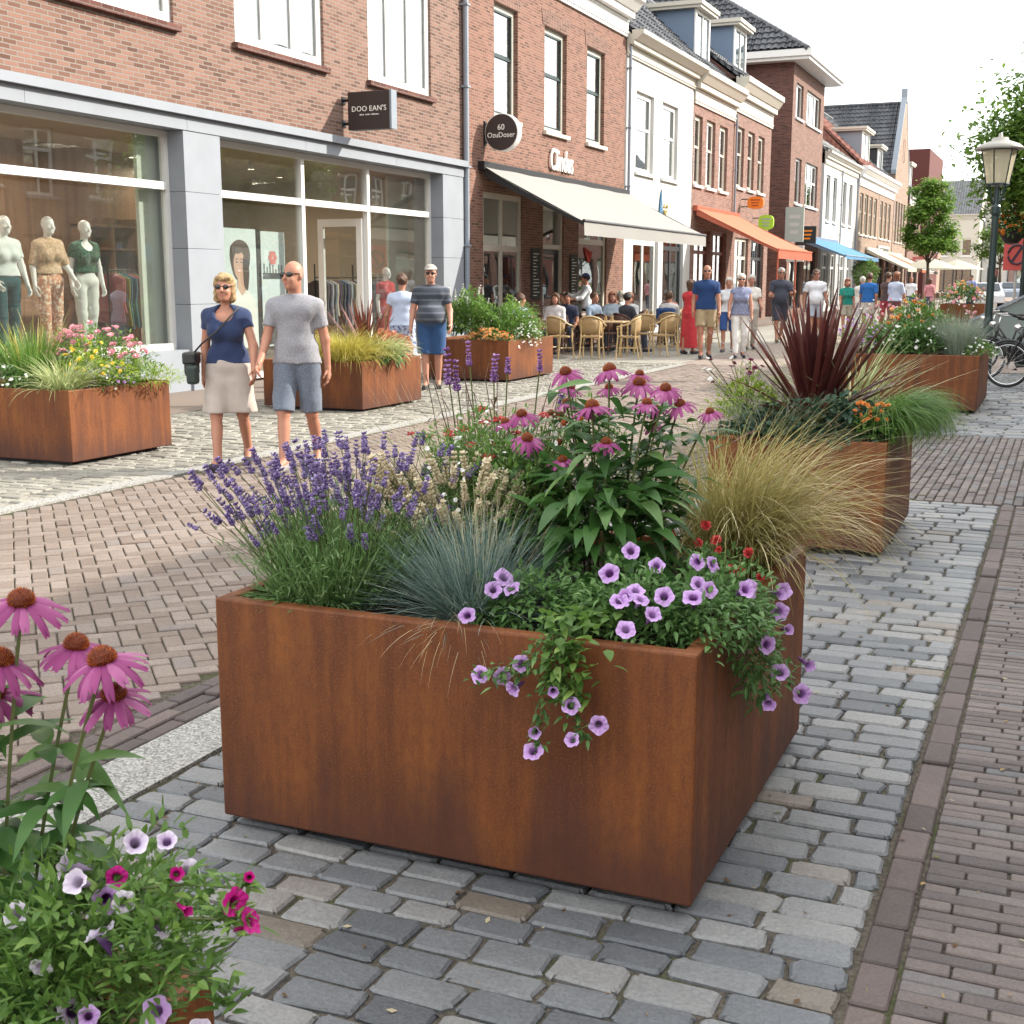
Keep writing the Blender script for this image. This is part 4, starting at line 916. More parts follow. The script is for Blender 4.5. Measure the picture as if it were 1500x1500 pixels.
def stems_to(mb, root, tips, r=0.0016, k=7, sag=0.04, rnd=None):
    N = len(tips); s = np.linspace(0, 1, k)[None, :, None]; root = np.broadcast_to(root, (N, 3))
    mid = np.stack([tips[:, 0] * 0.35 + root[:, 0] * 0.65, tips[:, 1] * 0.35 + root[:, 1] * 0.65, root[:, 2] + (tips[:, 2] - root[:, 2]) * 0.55], 1)
    P = (1 - s) ** 2 * root[:, None] + 2 * s * (1 - s) * mid[:, None] + s ** 2 * tips[:, None]
    vtubes(mb, P, r, 4, rnd); return P
def align(loc, d, roll=0.0, sc=1.0):
    d = Vector(d).normalized(); q = Vector((0, 0, 1)).rotation_difference(d)
    return Matrix.Translation(Vector(loc)) @ q.to_matrix().to_4x4() @ Matrix.Rotation(roll, 4, 'Z') @ Matrix.Scale(sc, 4)
def pedicels(parent, pts, net, mat, r=0.0013):
    """thin stalks from each blossom back to the nearest foliage point of the plant, one mesh"""
    net = np.asarray(net, float); mb = MB(); P = []
    for p in np.asarray(pts, float):
        q = net[np.argmin(((net - p) ** 2).sum(1))]; m_ = (p + q) / 2 + np.array([0, 0, 0.012]); s_ = np.linspace(0, 1, 6)[:, None]; P.append((1 - s_) ** 2 * q + 2 * s_ * (1 - s_) * m_ + s_ ** 2 * (p - np.array([0, 0, 0.004])))
    vtubes(mb, np.array(P), r, 4); P = np.array(P)
    for k in (1, 2, 3, 4): leaves(mb, P[:, k], sphdir(len(P), -0.2, 0.7), U(0.012, 0.026, len(P)), U(0.005, 0.010, len(P)), shape='ovate')
    return mb.build('foliage', mat, parent)  # this mesh is the blossom stalks, with a few small leaves along each
def plant(name, label, cat, loc, group=None): return thing(name, label, cat, loc, group=group)
def rel(p, o): return np.asarray(p, float) - world_loc(o)

m_gr_green = leaf_mat('green_blades', (0.055, 0.12, 0.02), (0.14, 0.26, 0.05), (0.25, 0.34, 0.10), 0.35)
m_lav_leaf = leaf_mat('lavender_leaf', (0.055, 0.115, 0.03), (0.15, 0.26, 0.085), (0.28, 0.38, 0.18), 0.3)
m_lav_fl = leaf_mat('lavender_floret', (0.085, 0.050, 0.15), (0.28, 0.20, 0.43), (0.52, 0.44, 0.68), 0.25)
m_fescue = leaf_mat('blue_fescue_blades', (0.045, 0.080, 0.070), (0.17, 0.255, 0.225), (0.40, 0.45, 0.38), 0.2)
m_tawny = leaf_mat('tawny_blades', (0.10, 0.125, 0.024), (0.42, 0.36, 0.14), (0.80, 0.68, 0.44), 0.35)
m_wispy = leaf_mat('wispy_straw', (0.38, 0.32, 0.17), (0.62, 0.54, 0.34), None, 0.3)
m_coneleaf = leaf_mat('coneflower_leaf', (0.022, 0.068, 0.016), (0.062, 0.15, 0.034), (0.12, 0.22, 0.06), 0.3, rough=0.42)
m_freshleaf = leaf_mat('fresh_leaf', (0.045, 0.105, 0.018), (0.12, 0.22, 0.045), (0.22, 0.33, 0.08), 0.35)
m_petleaf = leaf_mat('petunia_leaf', (0.040, 0.095, 0.025), (0.10, 0.20, 0.055), (0.18, 0.30, 0.10), 0.3)
m_lime = leaf_mat('lime_leaf', (0.10, 0.20, 0.02), (0.26, 0.36, 0.05), (0.45, 0.45, 0.08), 0.35)
m_stem = leaf_mat('green_stem', (0.06, 0.085, 0.025), (0.13, 0.15, 0.05), None, 0.1)
m_drystem = leaf_mat('dry_stem', (0.045, 0.028, 0.024), (0.13, 0.075, 0.055), None, 0.1)
m_cordy = leaf_mat('cordyline_leaf', (0.040, 0.010, 0.010), (0.105, 0.028, 0.025), (0.21, 0.075, 0.055), 0.22, rough=0.33, spec=0.5)
m_cream_fl = leaf_mat('cream_floret', (0.42, 0.33, 0.20), (0.68, 0.58, 0.40), (0.80, 0.74, 0.58), 0.25)
m_whitefl = leaf_mat('white_petal', (0.60, 0.60, 0.55), (0.82, 0.82, 0.78), None, 0.3)
m_redfl = leaf_mat('red_petal', (0.26, 0.015, 0.018), (0.52, 0.05, 0.05), (0.62, 0.15, 0.11), 0.25)
m_orangefl = leaf_mat('orange_petal', (0.50, 0.13, 0.025), (0.75, 0.28, 0.06), (0.8, 0.42, 0.14), 0.25)
m_peachfl = leaf_mat('peach_petal', (0.68, 0.30, 0.10), (0.80, 0.48, 0.20), None, 0.25)
m_pinkfl = leaf_mat('pink_petal', (0.48, 0.14, 0.20), (0.72, 0.34, 0.38), (0.82, 0.58, 0.56), 0.25)
m_rosefl = leaf_mat('magenta_petal', (0.42, 0.008, 0.15), (0.66, 0.03, 0.28), None, 0.3)
m_purpfl = leaf_mat('purple_spike', (0.14, 0.05, 0.20), (0.36, 0.18, 0.44), (0.55, 0.36, 0.58), 0.25)
m_yellowfl = leaf_mat('yellow_petal', (0.62, 0.40, 0.03), (0.78, 0.60, 0.10), None, 0.3)
m_greyleaf = leaf_mat('grey_leaf', (0.14, 0.19, 0.14), (0.30, 0.35, 0.27), None, 0.2)
m_gold = leaf_mat('golden_blades', (0.20, 0.20, 0.03), (0.48, 0.42, 0.09), (0.66, 0.56, 0.22), 0.35)
m_varieg = leaf_mat('variegated_blades', (0.12, 0.20, 0.05), (0.42, 0.46, 0.22), (0.70, 0.68, 0.42), 0.3)
m_darkleaf = leaf_mat('dark_ground_leaf', (0.014, 0.040, 0.022), (0.035, 0.080, 0.045), (0.09, 0.14, 0.10), 0.2)
m_heuch = leaf_mat('coral_leaf', (0.28, 0.085, 0.05), (0.50, 0.20, 0.12), None, 0.25)
# coneflower petals and cones
t = NT('coneflower_petal'); r_ = t.attr(); c_ = t.ramp(t.math('MULTIPLY_ADD', t.noise(30, 2, vec=t.obj()), 0.4, t.math('MULTIPLY', r_, 0.7)), [(0.1, (0.20, 0.026, 0.12)), (0.6, (0.35, 0.072, 0.225)), (0.95, (0.50, 0.17, 0.35))])
m_petal = t.done(t.n('MixShader', {0: 0.3, 1: t.pbsdf(c_, 0.5, 0.25), 2: t.n('BsdfTranslucent', {'Color': c_}).outputs[0]}).outputs[0])
t = NT('coneflower_cone'); r_ = t.attr(); m_cone = t.done(t.pbsdf(t.ramp(r_, [(0.0, (0.06, 0.013, 0.006)), (0.45, (0.26, 0.048, 0.010)), (1.0, (0.54, 0.16, 0.025))]), 0.55, 0.3))
# petunia: colour by distance from the throat (a 'rad' point attribute) and fine radial veins ('vein')
def petunia_mat(name, edge, mid, throat):
    t = NT(name); rd = t.attr('rad'); vn = t.attr('vein')
    c = t.ramp(rd, [(0.0, throat), (0.24, throat), (0.42, mid), (1.0, edge)])
    vv = t.math('MULTIPLY', t.math('POWER', t.math('ABSOLUTE', t.math('SINE', t.math('MULTIPLY', vn, 25.0))), 8.0), t.math('SUBTRACT', 1.05, rd))
    c = t.mix(t.math('MULTIPLY', vv, 0.75), c, throat)
    c = t.mix(t.math('MULTIPLY', t.objrnd(), 0.35), c, tuple(min(1, x * 1.25) for x in edge))
    return t.done(t.n('MixShader', {0: 0.3, 1: t.pbsdf(c, 0.55, 0.25), 2: t.n('BsdfTranslucent', {'Color': c}).outputs[0]}).outputs[0])
m_petu = petunia_mat('petunia_lilac', (0.62, 0.42, 0.74), (0.50, 0.25, 0.62), (0.10, 0.012, 0.14))
m_petw = petunia_mat('petunia_pale', (0.80, 0.74, 0.84), (0.66, 0.52, 0.76), (0.10, 0.02, 0.16))
m_petm = petunia_mat('petunia_magenta', (0.60, 0.02, 0.27), (0.56, 0.015, 0.24), (0.26, 0.0, 0.10))
def petunia_mesh(name, mat, openness=1.0, lobes=5, R0=0.026):
    nA, radii = 40, [0.0, 0.10, 0.2, 0.34, 0.55, 0.78, 1.0]; V = []; rad = []; vein = []
    ph = random.random() * 6
    for r in radii:
        for i in range(nA):
            a = i * 2 * math.pi / nA; lob = 1 + 0.085 * math.cos(lobes * a) * r ** 2 - 0.04 * abs(math.sin(lobes * a / 2 + math.pi / 2)) ** 12
            rr = R0 * (0.11 + 0.89 * r * openness) * lob if r > 0 else R0 * 0.004
            z = R0 * (-1.35 * (1 - min(1, r / 0.34)) ** 1.0 * 1.0 + 0.35 * (r / 1.0) ** 0.5 - 0.18 * max(0, r - 0.5) + 0.10 * r * math.sin(3 * a + ph) + 0.07 * r * math.cos(lobes * 2 * a)) + R0 * (1 - openness) * 1.3 * r
            V.append((rr * math.cos(a), rr * math.sin(a), z)); rad.append(r); vein.append(a)
    F = []
    for k in range(len(radii) - 1):
        for i in range(nA): j = (i + 1) % nA; F.append((k * nA + i, k * nA + j, (k + 1) * nA + j, (k + 1) * nA + i))
    mb = MB(); mb.add(V, F, 0.5); me = mb.mesh(name, mat, smooth=True)
    for nm, arr in (('rad', rad), ('vein', vein)):
        at = me.attributes.new(nm, 'FLOAT', 'POINT'); at.data.foreach_set('value', np.array(arr, np.float32))
    return me
PET = [petunia_mesh('petunia_blossom', m_petu, o_) for o_ in (1.0, 0.95, 0.8, 0.55)]
PETW = [petunia_mesh('petunia_blossom', m_petw, o_, R0=0.030) for o_ in (1.0, 0.9, 0.65)]
PETM = [petunia_mesh('petunia_blossom', m_petm, o_, R0=0.029) for o_ in (0.95, 0.55, 0.4)]
def floret_balls(mb, P, D, ln, wd, rnd):
    """little elongated six-sided buds"""
    N = len(P); D = unit(D); S = unit(np.cross(D, np.array([0.31, 0.2, 0.93]))); T = np.cross(D, S)
    ring = [(0.0, 0.35), (0.45, 1.0), (0.85, 0.7), (1.0, 0.15)]; a = np.arange(5) * 2 * math.pi / 5
    V = np.concatenate([P[:, None] + D[:, None] * (ln * h)[:, None, None] + (wd * w)[:, None, None] / 2 * (np.cos(a)[None, :, None] * S[:, None] + np.sin(a)[None, :, None] * T[:, None]) for h, w in ring], 1)
    q = np.array([(k * 5 + i, k * 5 + (i + 1) % 5, k * 5 + 5 + (i + 1) % 5, k * 5 + 5 + i) for k in range(3) for i in range(5)])
    F = (q[None] + (np.arange(N) * 20)[:, None, None]).reshape(-1, 4)
    mb.add(V.reshape(-1, 3), F, np.repeat(rnd, len(q)))
def spike_geo(mb, base, d, L, R0, nw, per, rnd0=0.0, rnd1=1.0, gap=True):
    """whorled flower spike along d"""
    d = np.asarray(d, float) / np.linalg.norm(d); S = unit(np.cross(d, [0.3, 0.1, 0.95])); T = np.cross(d, S); P = []; D = []
    for w in range(nw):
        f = w / (nw - 1); rr = R0 * (0.75 + 0.5 * math.sin(math.pi * min(1, f * 1.1 + 0.15))) * (1 - 0.35 * f)
        for i in range(per):
            a = 2 * math.pi * (i + random.random() * 0.6) / per + w; o_ = math.cos(a) * S + math.sin(a) * T
            P.append(base + d * (L * f * (1 if not gap else f ** 0.85) + random.uniform(-0.002, 0.002)) + o_ * rr * 0.25); D.append(o_ * 0.9 + d * random.uniform(0.4, 0.9))
    n = len(P); floret_balls(mb, np.array(P), np.array(D), U(0.75, 1.25, n) * R0, U(0.5, 0.75, n) * R0, U(rnd0, rnd1, n))
def spike_protos(name, mat, n, L, R0, nw, per):
    out = []
    for k in range(n):
        mb = MB(); spike_geo(mb, np.zeros(3), (0, 0, 1), L * random.uniform(0.8, 1.2), R0, max(3, nw + random.randint(-2, 2)), per); out.append(mb.mesh(name, mat))
    return out
LAV = spike_protos('flower_spike', m_lav_fl, 6, 0.046, 0.0095, 7, 7)
def cone_meshes(k, Rp=0.052, seed=0):
    """coneflower: drooping notched petals and a spiky dome"""
    rr = random.Random(seed); n = rr.randint(14, 18); mb = MB(); ang = np.arange(n) * 2 * math.pi / n + np.array([rr.uniform(-0.12, 0.12) for _ in range(n)])
    dr = np.array([rr.uniform(0.25, 0.75) for _ in range(n)]); L = np.array([Rp * rr.uniform(0.85, 1.1) for _ in range(n)]); ks = 6; s = np.linspace(0, 1, ks)
    for i in range(n):
        th = 0.15 + dr[i] * s * 1.6; r_ = 0.010 + np.concatenate([[0], np.cumsum(np.cos((th[1:] + th[:-1]) / 2) * L[i] / (ks - 1))]); z = -np.concatenate([[0], np.cumsum(np.sin((th[1:] + th[:-1]) / 2) * L[i] / (ks - 1))])
        hw = np.array([0.0030, 0.0058, 0.0068, 0.0070, 0.0062, 0.0038]) * rr.uniform(0.85, 1.1); V = []
        c, sn = math.cos(ang[i]), math.sin(ang[i])
        for q in range(ks):
            for w, dz in ((-1, 0.0), (-0.35, 0.0010), (0, 0.0), (0.35, 0.0010), (1, 0.0)):
                ex = -0.004 if (q == ks - 1 and w == 0) else 0
                x, y = r_[q] + ex, w * hw[q]; V.append((x * c - y * sn, x * sn + y * c, z[q] + dz - 0.0022 * w * w))
        mb.add(V, [(5 * q + j, 5 * q + j + 1, 5 * q + 6 + j, 5 * q + 5 + j) for q in range(ks - 1) for j in range(4)], rr.random())
    pet = mb.mesh('flower_head', m_petal, smooth=True)
    mb = MB(); H = 0.017; Rc = 0.0165
    mb.lathe([(0.006, -0.006), (Rc * 0.9, -0.002), (Rc, 0.004), (Rc * 0.85, H * 0.62), (Rc * 0.5, H * 0.93), (0.002, H)], n=16, rnd=0.12)
    P = []; D = []
    for i in range(190):
        f = (i + 0.5) / 190; zz = 1 - f * 1.05; ph = i * 2.39996; rad = math.sqrt(max(0, 1 - zz * zz)); p = np.array([Rc * rad * math.cos(ph), Rc * rad * math.sin(ph), H * max(zz, -0.05)]); P.append(p * 0.94); D.append(np.array([rad * math.cos(ph), rad * math.sin(ph), max(zz, 0) * 0.8 + 0.55]))
    P = np.array(P); D = unit(np.array(D)); S = unit(np.cross(D, [0.2, 0.3, 0.9])); T = np.cross(D, S); w = 0.0013; l = 0.0052
    V = np.stack([P + S * w, P - S * w * 0.5 + T * w * 0.87, P - S * w * 0.5 - T * w * 0.87, P + D * l], 1).reshape(-1, 3)
    q = np.array([(0, 1, 3), (1, 2, 3), (2, 0, 3)]); F = (q[None] + (np.arange(190) * 4)[:, None, None]).reshape(-1, 3)
    mb.add(V, F, np.repeat(np.clip(rng.normal(0.62, 0.22, 190), 0, 1), 3)); con = mb.mesh('seed_cone', m_cone)
    return pet, con
CONES = [cone_meshes(k, seed=k + 3) for k in range(5)]
def cone_head(parent, p, d, sc, k):
    pet, con = CONES[k % 5]; o = inst('flower_head', pet, parent, align(rel(p, parent), d, random.uniform(0, 6), sc)); inst('seed_cone', con, o, Matrix.Identity(4)); return o
def blossoms(parent, pts, protos, facing, sc=(0.85, 1.15), jit=0.35, name='blossom'):
    for p in pts:
        d = Vector(facing(p) if callable(facing) else facing) + Vector(rng.normal(0, jit, 3)); inst(name, random.choice(protos), parent, align(rel(p, parent), d, random.uniform(0, 6), random.uniform(*sc)))
def small_flower_mesh(name, mat, n=5, r=0.012, w=0.011, cup=0.25, layers=1, centre=None):
    mb = MB()
    for l in range(layers):
        N = n; a = np.arange(N) * 2 * math.pi / N + l * 0.5; D = np.stack([np.cos(a), np.sin(a), np.full(N, cup + 0.55 * l)], 1)
        leaves(mb, np.tile([0, 0, 0.001 * l], (N, 1)), D, r * (1 - 0.22 * l), w * (1 - 0.15 * l), shape='round', droop=0.1, k=4)
    if centre: mb.ball((0, 0, 0.002), r * 0.22, 6, 4, rnd=0.9)
    return mb.mesh(name, mat)
FL_WHITE = small_flower_mesh('blossom', m_whitefl); FL_RED = small_flower_mesh('blossom', m_redfl, 7, 0.016, 0.014, 0.4, 3); FL_ORANGE = small_flower_mesh('blossom', m_orangefl, 7, 0.022, 0.018, 0.4, 3)
FL_PEACH = small_flower_mesh('blossom', m_peachfl, 7, 0.028, 0.022, 0.4, 3); FL_PINK = small_flower_mesh('blossom', m_pinkfl, 8, 0.024, 0.014, 0.2, 2); FL_YELLOW = small_flower_mesh('blossom', m_yellowfl, 6, 0.02, 0.015, 0.3, 2); FL_PURP = small_flower_mesh('blossom', m_purpfl, 5, 0.016, 0.013, 0.3); FL_ROSE = small_flower_mesh('blossom', m_rosefl, 5, 0.016, 0.014, 0.4)

# ================= main planter
# lavender
o = plant('lavender_bush', 'bushy purple lavender in the left corner of the large planter', 'lavender', (-1.97, 3.28, 0.66))
n = 225; B_, a_, r_ = disc((-1.97, 3.28, 0.66), 0.17, 0.27, n)
hd = np.arctan2(B_[:, 1] - 3.28, B_[:, 0] + 1.97) + rng.normal(0, 0.5, n); hd = np.where(rng.random(n) < 0.28, rng.normal(math.pi * 0.98, 0.7, n), hd)
ln = U(0.22, 0.46, n) * np.where(B_[:, 0] > -1.88, 0.88, 1.0); P = arcs(B_, hd, 0.04 + 0.75 * r_ * U(0.45, 1.0, n), U(-0.10, 0.28, n), ln, 8)
mb = MB(); vtubes(mb, P, 0.0014, 4); mb.build('flower_stems', m_stem, o)
d_ = P[:, -1] - P[:, -2]; order = np.argsort(P[:, -1, 1])
for i in order[:96]: inst('flower_spike', LAV[i % 6], o, align(rel(P[i, -1], o), d_[i], random.uniform(0, 6), random.uniform(0.8, 1.2)))
mb = MB()
for i in order[96:]: spike_geo(mb, P[i, -1], d_[i], 0.046 * random.uniform(0.7, 1.15), 0.0095, 7, 6)
stuff(mb.build('flower_spikes', m_lav_fl, o))
mb = MB(); Pg = grass(mb, (-1.96, 3.27, 0.65), 0.17, 0.27, 1500, (0.12, 0.33), (0.0, 0.85), (-0.1, 0.45), (0.0032, 0.0055), 5, taper=0.7)
for k in (1, 2, 2, 3, 3, 4): leaves(mb, Pg[:, k] + rng.normal(0, 0.006, (1500, 3)), unit(Pg[:, min(k + 1, 4)] - Pg[:, k - 1]) + rng.normal(0, 0.6, (1500, 3)), U(0.02, 0.05, 1500), U(0.003, 0.0055, 1500), droop=0.05, k=4)
for P0 in (P[:, 2], P[:, 3], P[:, 4], P[:, 1], P[:, 2]):
    sel = rng.random(n) < 0.95; q = P0[sel]; leaves(mb, q + rng.normal(0, 0.008, q.shape), sphdir(len(q), 0.0, 0.9), U(0.03, 0.065, len(q)), U(0.003, 0.005, len(q)), droop=0.05)
B2, a2, r2 = disc((-1.98, 3.04, 0.69), 0.17, 0.09, 420); leaves(mb, B2, unit(np.stack([np.cos(a2), np.sin(a2) - 0.5, U(0.0, 0.9, 420)], 1)), U(0.035, 0.085, 420), U(0.004, 0.0065, 420), droop=0.25)
mb.build('foliage', m_lav_leaf, o)
# one lone sprig leaning out over the street
mb = MB(); Pl = np.array([[(-2.13, 3.25, 0.70), (-2.28, 3.27, 0.72), (-2.42, 3.29, 0.76), (-2.56, 3.3, 0.80)]]); vtubes(mb, Pl, 0.0014); mb.build('flower_stems', m_drystem, o)
inst('flower_spike', LAV[2], o, align(rel(Pl[0, -1], o), (-0.9, 0.1, 0.3), 0, 0.8))
# blue fescue
o = plant('blue_fescue_grass', 'rounded tuft of blue grey fescue grass at the front of the large planter', 'grass tuft', (-1.50, 3.15, 0.66))
mb = MB(); grass(mb, (-1.50, 3.16, 0.655), 0.075, 0.075, 1500, (0.21, 0.35), (0.0, 1.6), (0.0, 0.7), (0.0026, 0.0042), 7, rnd=(0.0, 1.0)); mb.build('blades', m_fescue, o)
mb = MB(); grass(mb, (-1.50, 3.10, 0.655), 0.08, 0.06, 60, (0.22, 0.34), (0.9, 1.6), (0.5, 1.3), (0.0015, 0.0024), 8, rnd=(0.3, 1), az=(-math.pi / 2, 0.7)); grass(mb, (-1.48, 3.2, 0.66), 0.06, 0.06, 70, (0.32, 0.42), (0.0, 0.6), (0.0, 0.4), (0.0015, 0.002), 7, rnd=(0.3, 1)); mb.build('dry_blades', m_wispy, o)
# coneflowers
o = plant('coneflower_clump', 'tall pink coneflowers with orange cones in the middle of the large planter', 'coneflower', (-1.24, 3.55, 0.66))
heads = [(-1.399, 3.62, 1.322, 1.05), (-1.25, 3.60, 1.335, 1.15), (-1.176, 3.66, 1.293, 1.1), (-1.075, 3.60, 1.285, 0.95), (-1.253, 3.46, 1.238, 1.15), (-1.34, 3.66, 1.205, 0.8), (-1.515, 3.55, 1.195, 0.95), (-1.425, 3.7, 1.22, 0.8), (-1.475, 3.5, 1.128, 1.0), (-1.195, 3.42, 1.140, 0.85), (-1.126, 3.68, 1.215, 0.75), (-1.036, 3.62, 1.238, 0.95), (-0.955, 3.66, 1.215, 0.75), (-1.157, 3.75, 1.16, 0.7), (-1.60, 3.62, 1.16, 0.8), (-1.36, 3.5, 1.07, 0.8), (-1.10, 3.5, 1.25, 0.85), (-1.22, 3.8, 1.31, 0.8), (-1.45, 3.8, 1.26, 0.75), (-1.30, 3.74, 1.27, 0.75)]
tips = np.array([h[:3] for h in heads]); roots = np.stack([-1.24 + (tips[:, 0] + 1.24) * 0.35, 3.55 + (tips[:, 1] - 3.55) * 0.5, np.full(len(tips), 0.66)], 1)
mb = MB(); Pst = stems_to(mb, roots, tips - np.array([0, 0, 0.006]), 0.0032, 9); mb.build('stems', m_stem, o)
for k, h in enumerate(heads): cone_head(o, h[:3], (random.uniform(-0.3, 0.3), random.uniform(-0.45, 0.05), 1), h[3], k)
mb = MB(); n = 320; bx = np.array([-1.235, 3.56, 0.66]); i_ = rng.integers(0, len(heads), n); s_ = rng.integers(3, 8, n); Q = Pst[i_, s_] + rng.normal(0, 0.03, (n, 3)); az = U(0, 2 * math.pi, n); el = U(0.0, 0.7, n)
leaves(mb, Q, np.stack([np.cos(az), np.sin(az), el], 1), U(0.07, 0.14, n), U(0.022, 0.040, n), droop=U(0.1, 0.75, n), fold=0.3, k=7)
n = 250; B2, a2, r2 = disc((-1.24, 3.5, 0.72), 0.22, 0.2, n); B2[:, 2] += U(0, 0.42, n) * (1 - 0.3 * r2); leaves(mb, B2, np.stack([np.cos(a2), np.sin(a2), U(-0.1, 1.0, n)], 1), U(0.10, 0.17, n), U(0.036, 0.056, n), droop=U(0.15, 0.9, n), fold=0.3, k=7)
mb.build('leaves', m_coneleaf, o, smooth=True)
mb = MB()
for k in range(9): 
    a = random.uniform(0, 6.28); mb.ball((-1.32 + 0.17 * math.cos(a), 3.72 + 0.1 * math.sin(a), random.uniform(1.10, 1.21)), (0.010, 0.010, 0.011), 8, 6, rnd=random.uniform(0.2, 0.7))
mb.build('buds', m_cone, o)
# petunias
o = plant('petunia_plant', 'lilac veined petunias spilling over the front and right rim of the large planter', 'petunia', (-0.98, 3.12, 0.66))
mb = MB()
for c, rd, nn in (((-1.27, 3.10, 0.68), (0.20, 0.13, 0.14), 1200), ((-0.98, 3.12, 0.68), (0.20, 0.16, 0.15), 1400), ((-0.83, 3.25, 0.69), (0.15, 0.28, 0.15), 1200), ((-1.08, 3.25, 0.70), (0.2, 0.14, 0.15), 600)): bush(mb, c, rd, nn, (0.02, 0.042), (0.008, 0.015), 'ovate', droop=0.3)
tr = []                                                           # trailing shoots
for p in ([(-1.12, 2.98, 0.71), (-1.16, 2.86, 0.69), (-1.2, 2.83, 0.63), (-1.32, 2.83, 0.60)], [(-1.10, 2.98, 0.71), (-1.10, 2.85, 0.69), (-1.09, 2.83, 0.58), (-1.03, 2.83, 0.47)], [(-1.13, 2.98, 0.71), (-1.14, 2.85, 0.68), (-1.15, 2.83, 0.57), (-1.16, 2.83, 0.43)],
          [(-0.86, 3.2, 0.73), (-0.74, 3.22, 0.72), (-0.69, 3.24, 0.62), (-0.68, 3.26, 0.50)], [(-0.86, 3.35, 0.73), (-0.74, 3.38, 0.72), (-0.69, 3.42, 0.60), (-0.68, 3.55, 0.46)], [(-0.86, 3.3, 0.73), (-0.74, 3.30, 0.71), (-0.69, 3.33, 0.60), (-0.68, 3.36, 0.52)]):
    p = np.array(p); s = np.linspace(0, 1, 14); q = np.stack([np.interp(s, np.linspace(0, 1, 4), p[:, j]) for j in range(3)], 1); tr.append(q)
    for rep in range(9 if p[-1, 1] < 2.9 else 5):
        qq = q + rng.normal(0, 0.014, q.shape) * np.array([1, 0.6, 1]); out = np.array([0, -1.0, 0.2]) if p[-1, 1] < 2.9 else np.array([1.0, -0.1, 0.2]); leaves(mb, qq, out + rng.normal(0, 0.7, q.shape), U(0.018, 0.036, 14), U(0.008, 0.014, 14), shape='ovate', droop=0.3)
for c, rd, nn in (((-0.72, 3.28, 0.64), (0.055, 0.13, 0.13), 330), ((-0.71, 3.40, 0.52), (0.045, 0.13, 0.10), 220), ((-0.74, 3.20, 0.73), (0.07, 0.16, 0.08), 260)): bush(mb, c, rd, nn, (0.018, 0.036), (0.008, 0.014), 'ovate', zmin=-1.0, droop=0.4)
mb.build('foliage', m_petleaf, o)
for q in tr: mb = MB(); vtubes(mb, q[None], 0.0018); mb.build('shoot', m_stem, o)
pf = [(-1.372, 3.02, 0.775), (-1.318, 3.03, 0.78), (-1.40, 2.92, 0.725), (-1.068, 3.10, 0.832), (-0.97, 3.2, 0.84), (-1.36, 3.06, 0.80), (-1.05, 3.22, 0.87), (-0.97, 3.02, 0.81), (-0.945, 2.98, 0.80), (-0.899, 3.04, 0.80), (-0.905, 2.95, 0.77), (-0.955, 2.90, 0.742), (-0.828, 3.1, 0.826), (-0.825, 3.05, 0.80), (-0.855, 3.2, 0.865), (-0.83, 3.24, 0.85), (-0.795, 3.08, 0.82), (-0.99, 3.0, 0.80), (-1.0, 2.98, 0.79)]
blossoms(o, pf, PET[:3] + PET[:1], lambda p: (0.25, -0.8, 0.75), jit=0.28)
trp = np.vstack(tr)
pedicels(o, pf, np.asarray(pf) + np.array([0.02, 0.05, -0.06]), m_petleaf)
pedicels(o, [(-1.33, 2.85, 0.592), (-1.266, 2.84, 0.606), (-1.208, 2.83, 0.645), (-1.218, 2.82, 0.585), (-1.114, 2.81, 0.595), (-1.066, 2.81, 0.558), (-0.995, 2.82, 0.518), (-1.058, 2.81, 0.468), (-1.164, 2.82, 0.478), (-0.66, 3.363, 0.531), (-0.66, 3.22, 0.50), (-0.65, 3.639, 0.39), (-0.65, 3.69, 0.473), (-0.67, 3.47, 0.63), (-0.69, 3.42, 0.745), (-0.70, 3.55, 0.72)], trp, m_petleaf)
blossoms(o, [(-1.33, 2.85, 0.592), (-1.266, 2.84, 0.606), (-1.208, 2.83, 0.645), (-1.218, 2.82, 0.585), (-1.114, 2.81, 0.595), (-1.066, 2.81, 0.558), (-0.995, 2.82, 0.518), (-1.058, 2.81, 0.468), (-1.164, 2.82, 0.478), (-1.164, 2.81, 0.422)], PET, lambda p: (0.15, -1, 0.15), jit=0.4)
blossoms(o, [(-0.67, 3.21, 0.656), (-0.66, 3.363, 0.531), (-0.66, 3.22, 0.50), (-0.65, 3.639, 0.39), (-0.65, 3.69, 0.473), (-0.67, 3.47, 0.63), (-0.68, 3.40, 0.70), (-0.72, 3.15, 0.81), (-0.69, 3.42, 0.745), (-0.73, 3.25, 0.79), (-0.70, 3.55, 0.72)], PET, lambda p: (0.75, -0.75, 0.25), sc=(1.0, 1.3), jit=0.35)
# broad leaved trailing plant over the rim
o = plant('trailing_plant', 'light green broad leaved trailing plant hanging over the front rim', 'trailing plant', (-1.08, 2.96, 0.70))
mb = MB(); n = 230; s = rng.random(n); yy = np.where(s < 0.4, 3.03 - 0.4 * s, 2.855 - 0.03 * rng.random(n)); zz = np.where(s < 0.4, 0.73 + 0.035 * rng.random(n), 0.73 - (s - 0.4) * 0.30); xx = -1.085 + rng.normal(0, 0.045, n) * (1.25 - 0.7 * s)
leaves(mb, np.stack([xx, yy, zz], 1), np.stack([rng.normal(0, 0.7, n), -0.7 + rng.normal(0, 0.4, n), rng.normal(0.15, 0.5, n)], 1), U(0.028, 0.046, n), U(0.018, 0.028, n), shape='ovate', droop=0.25, fold=0.2); mb.build('leaves', m_freshleaf, o, smooth=True)
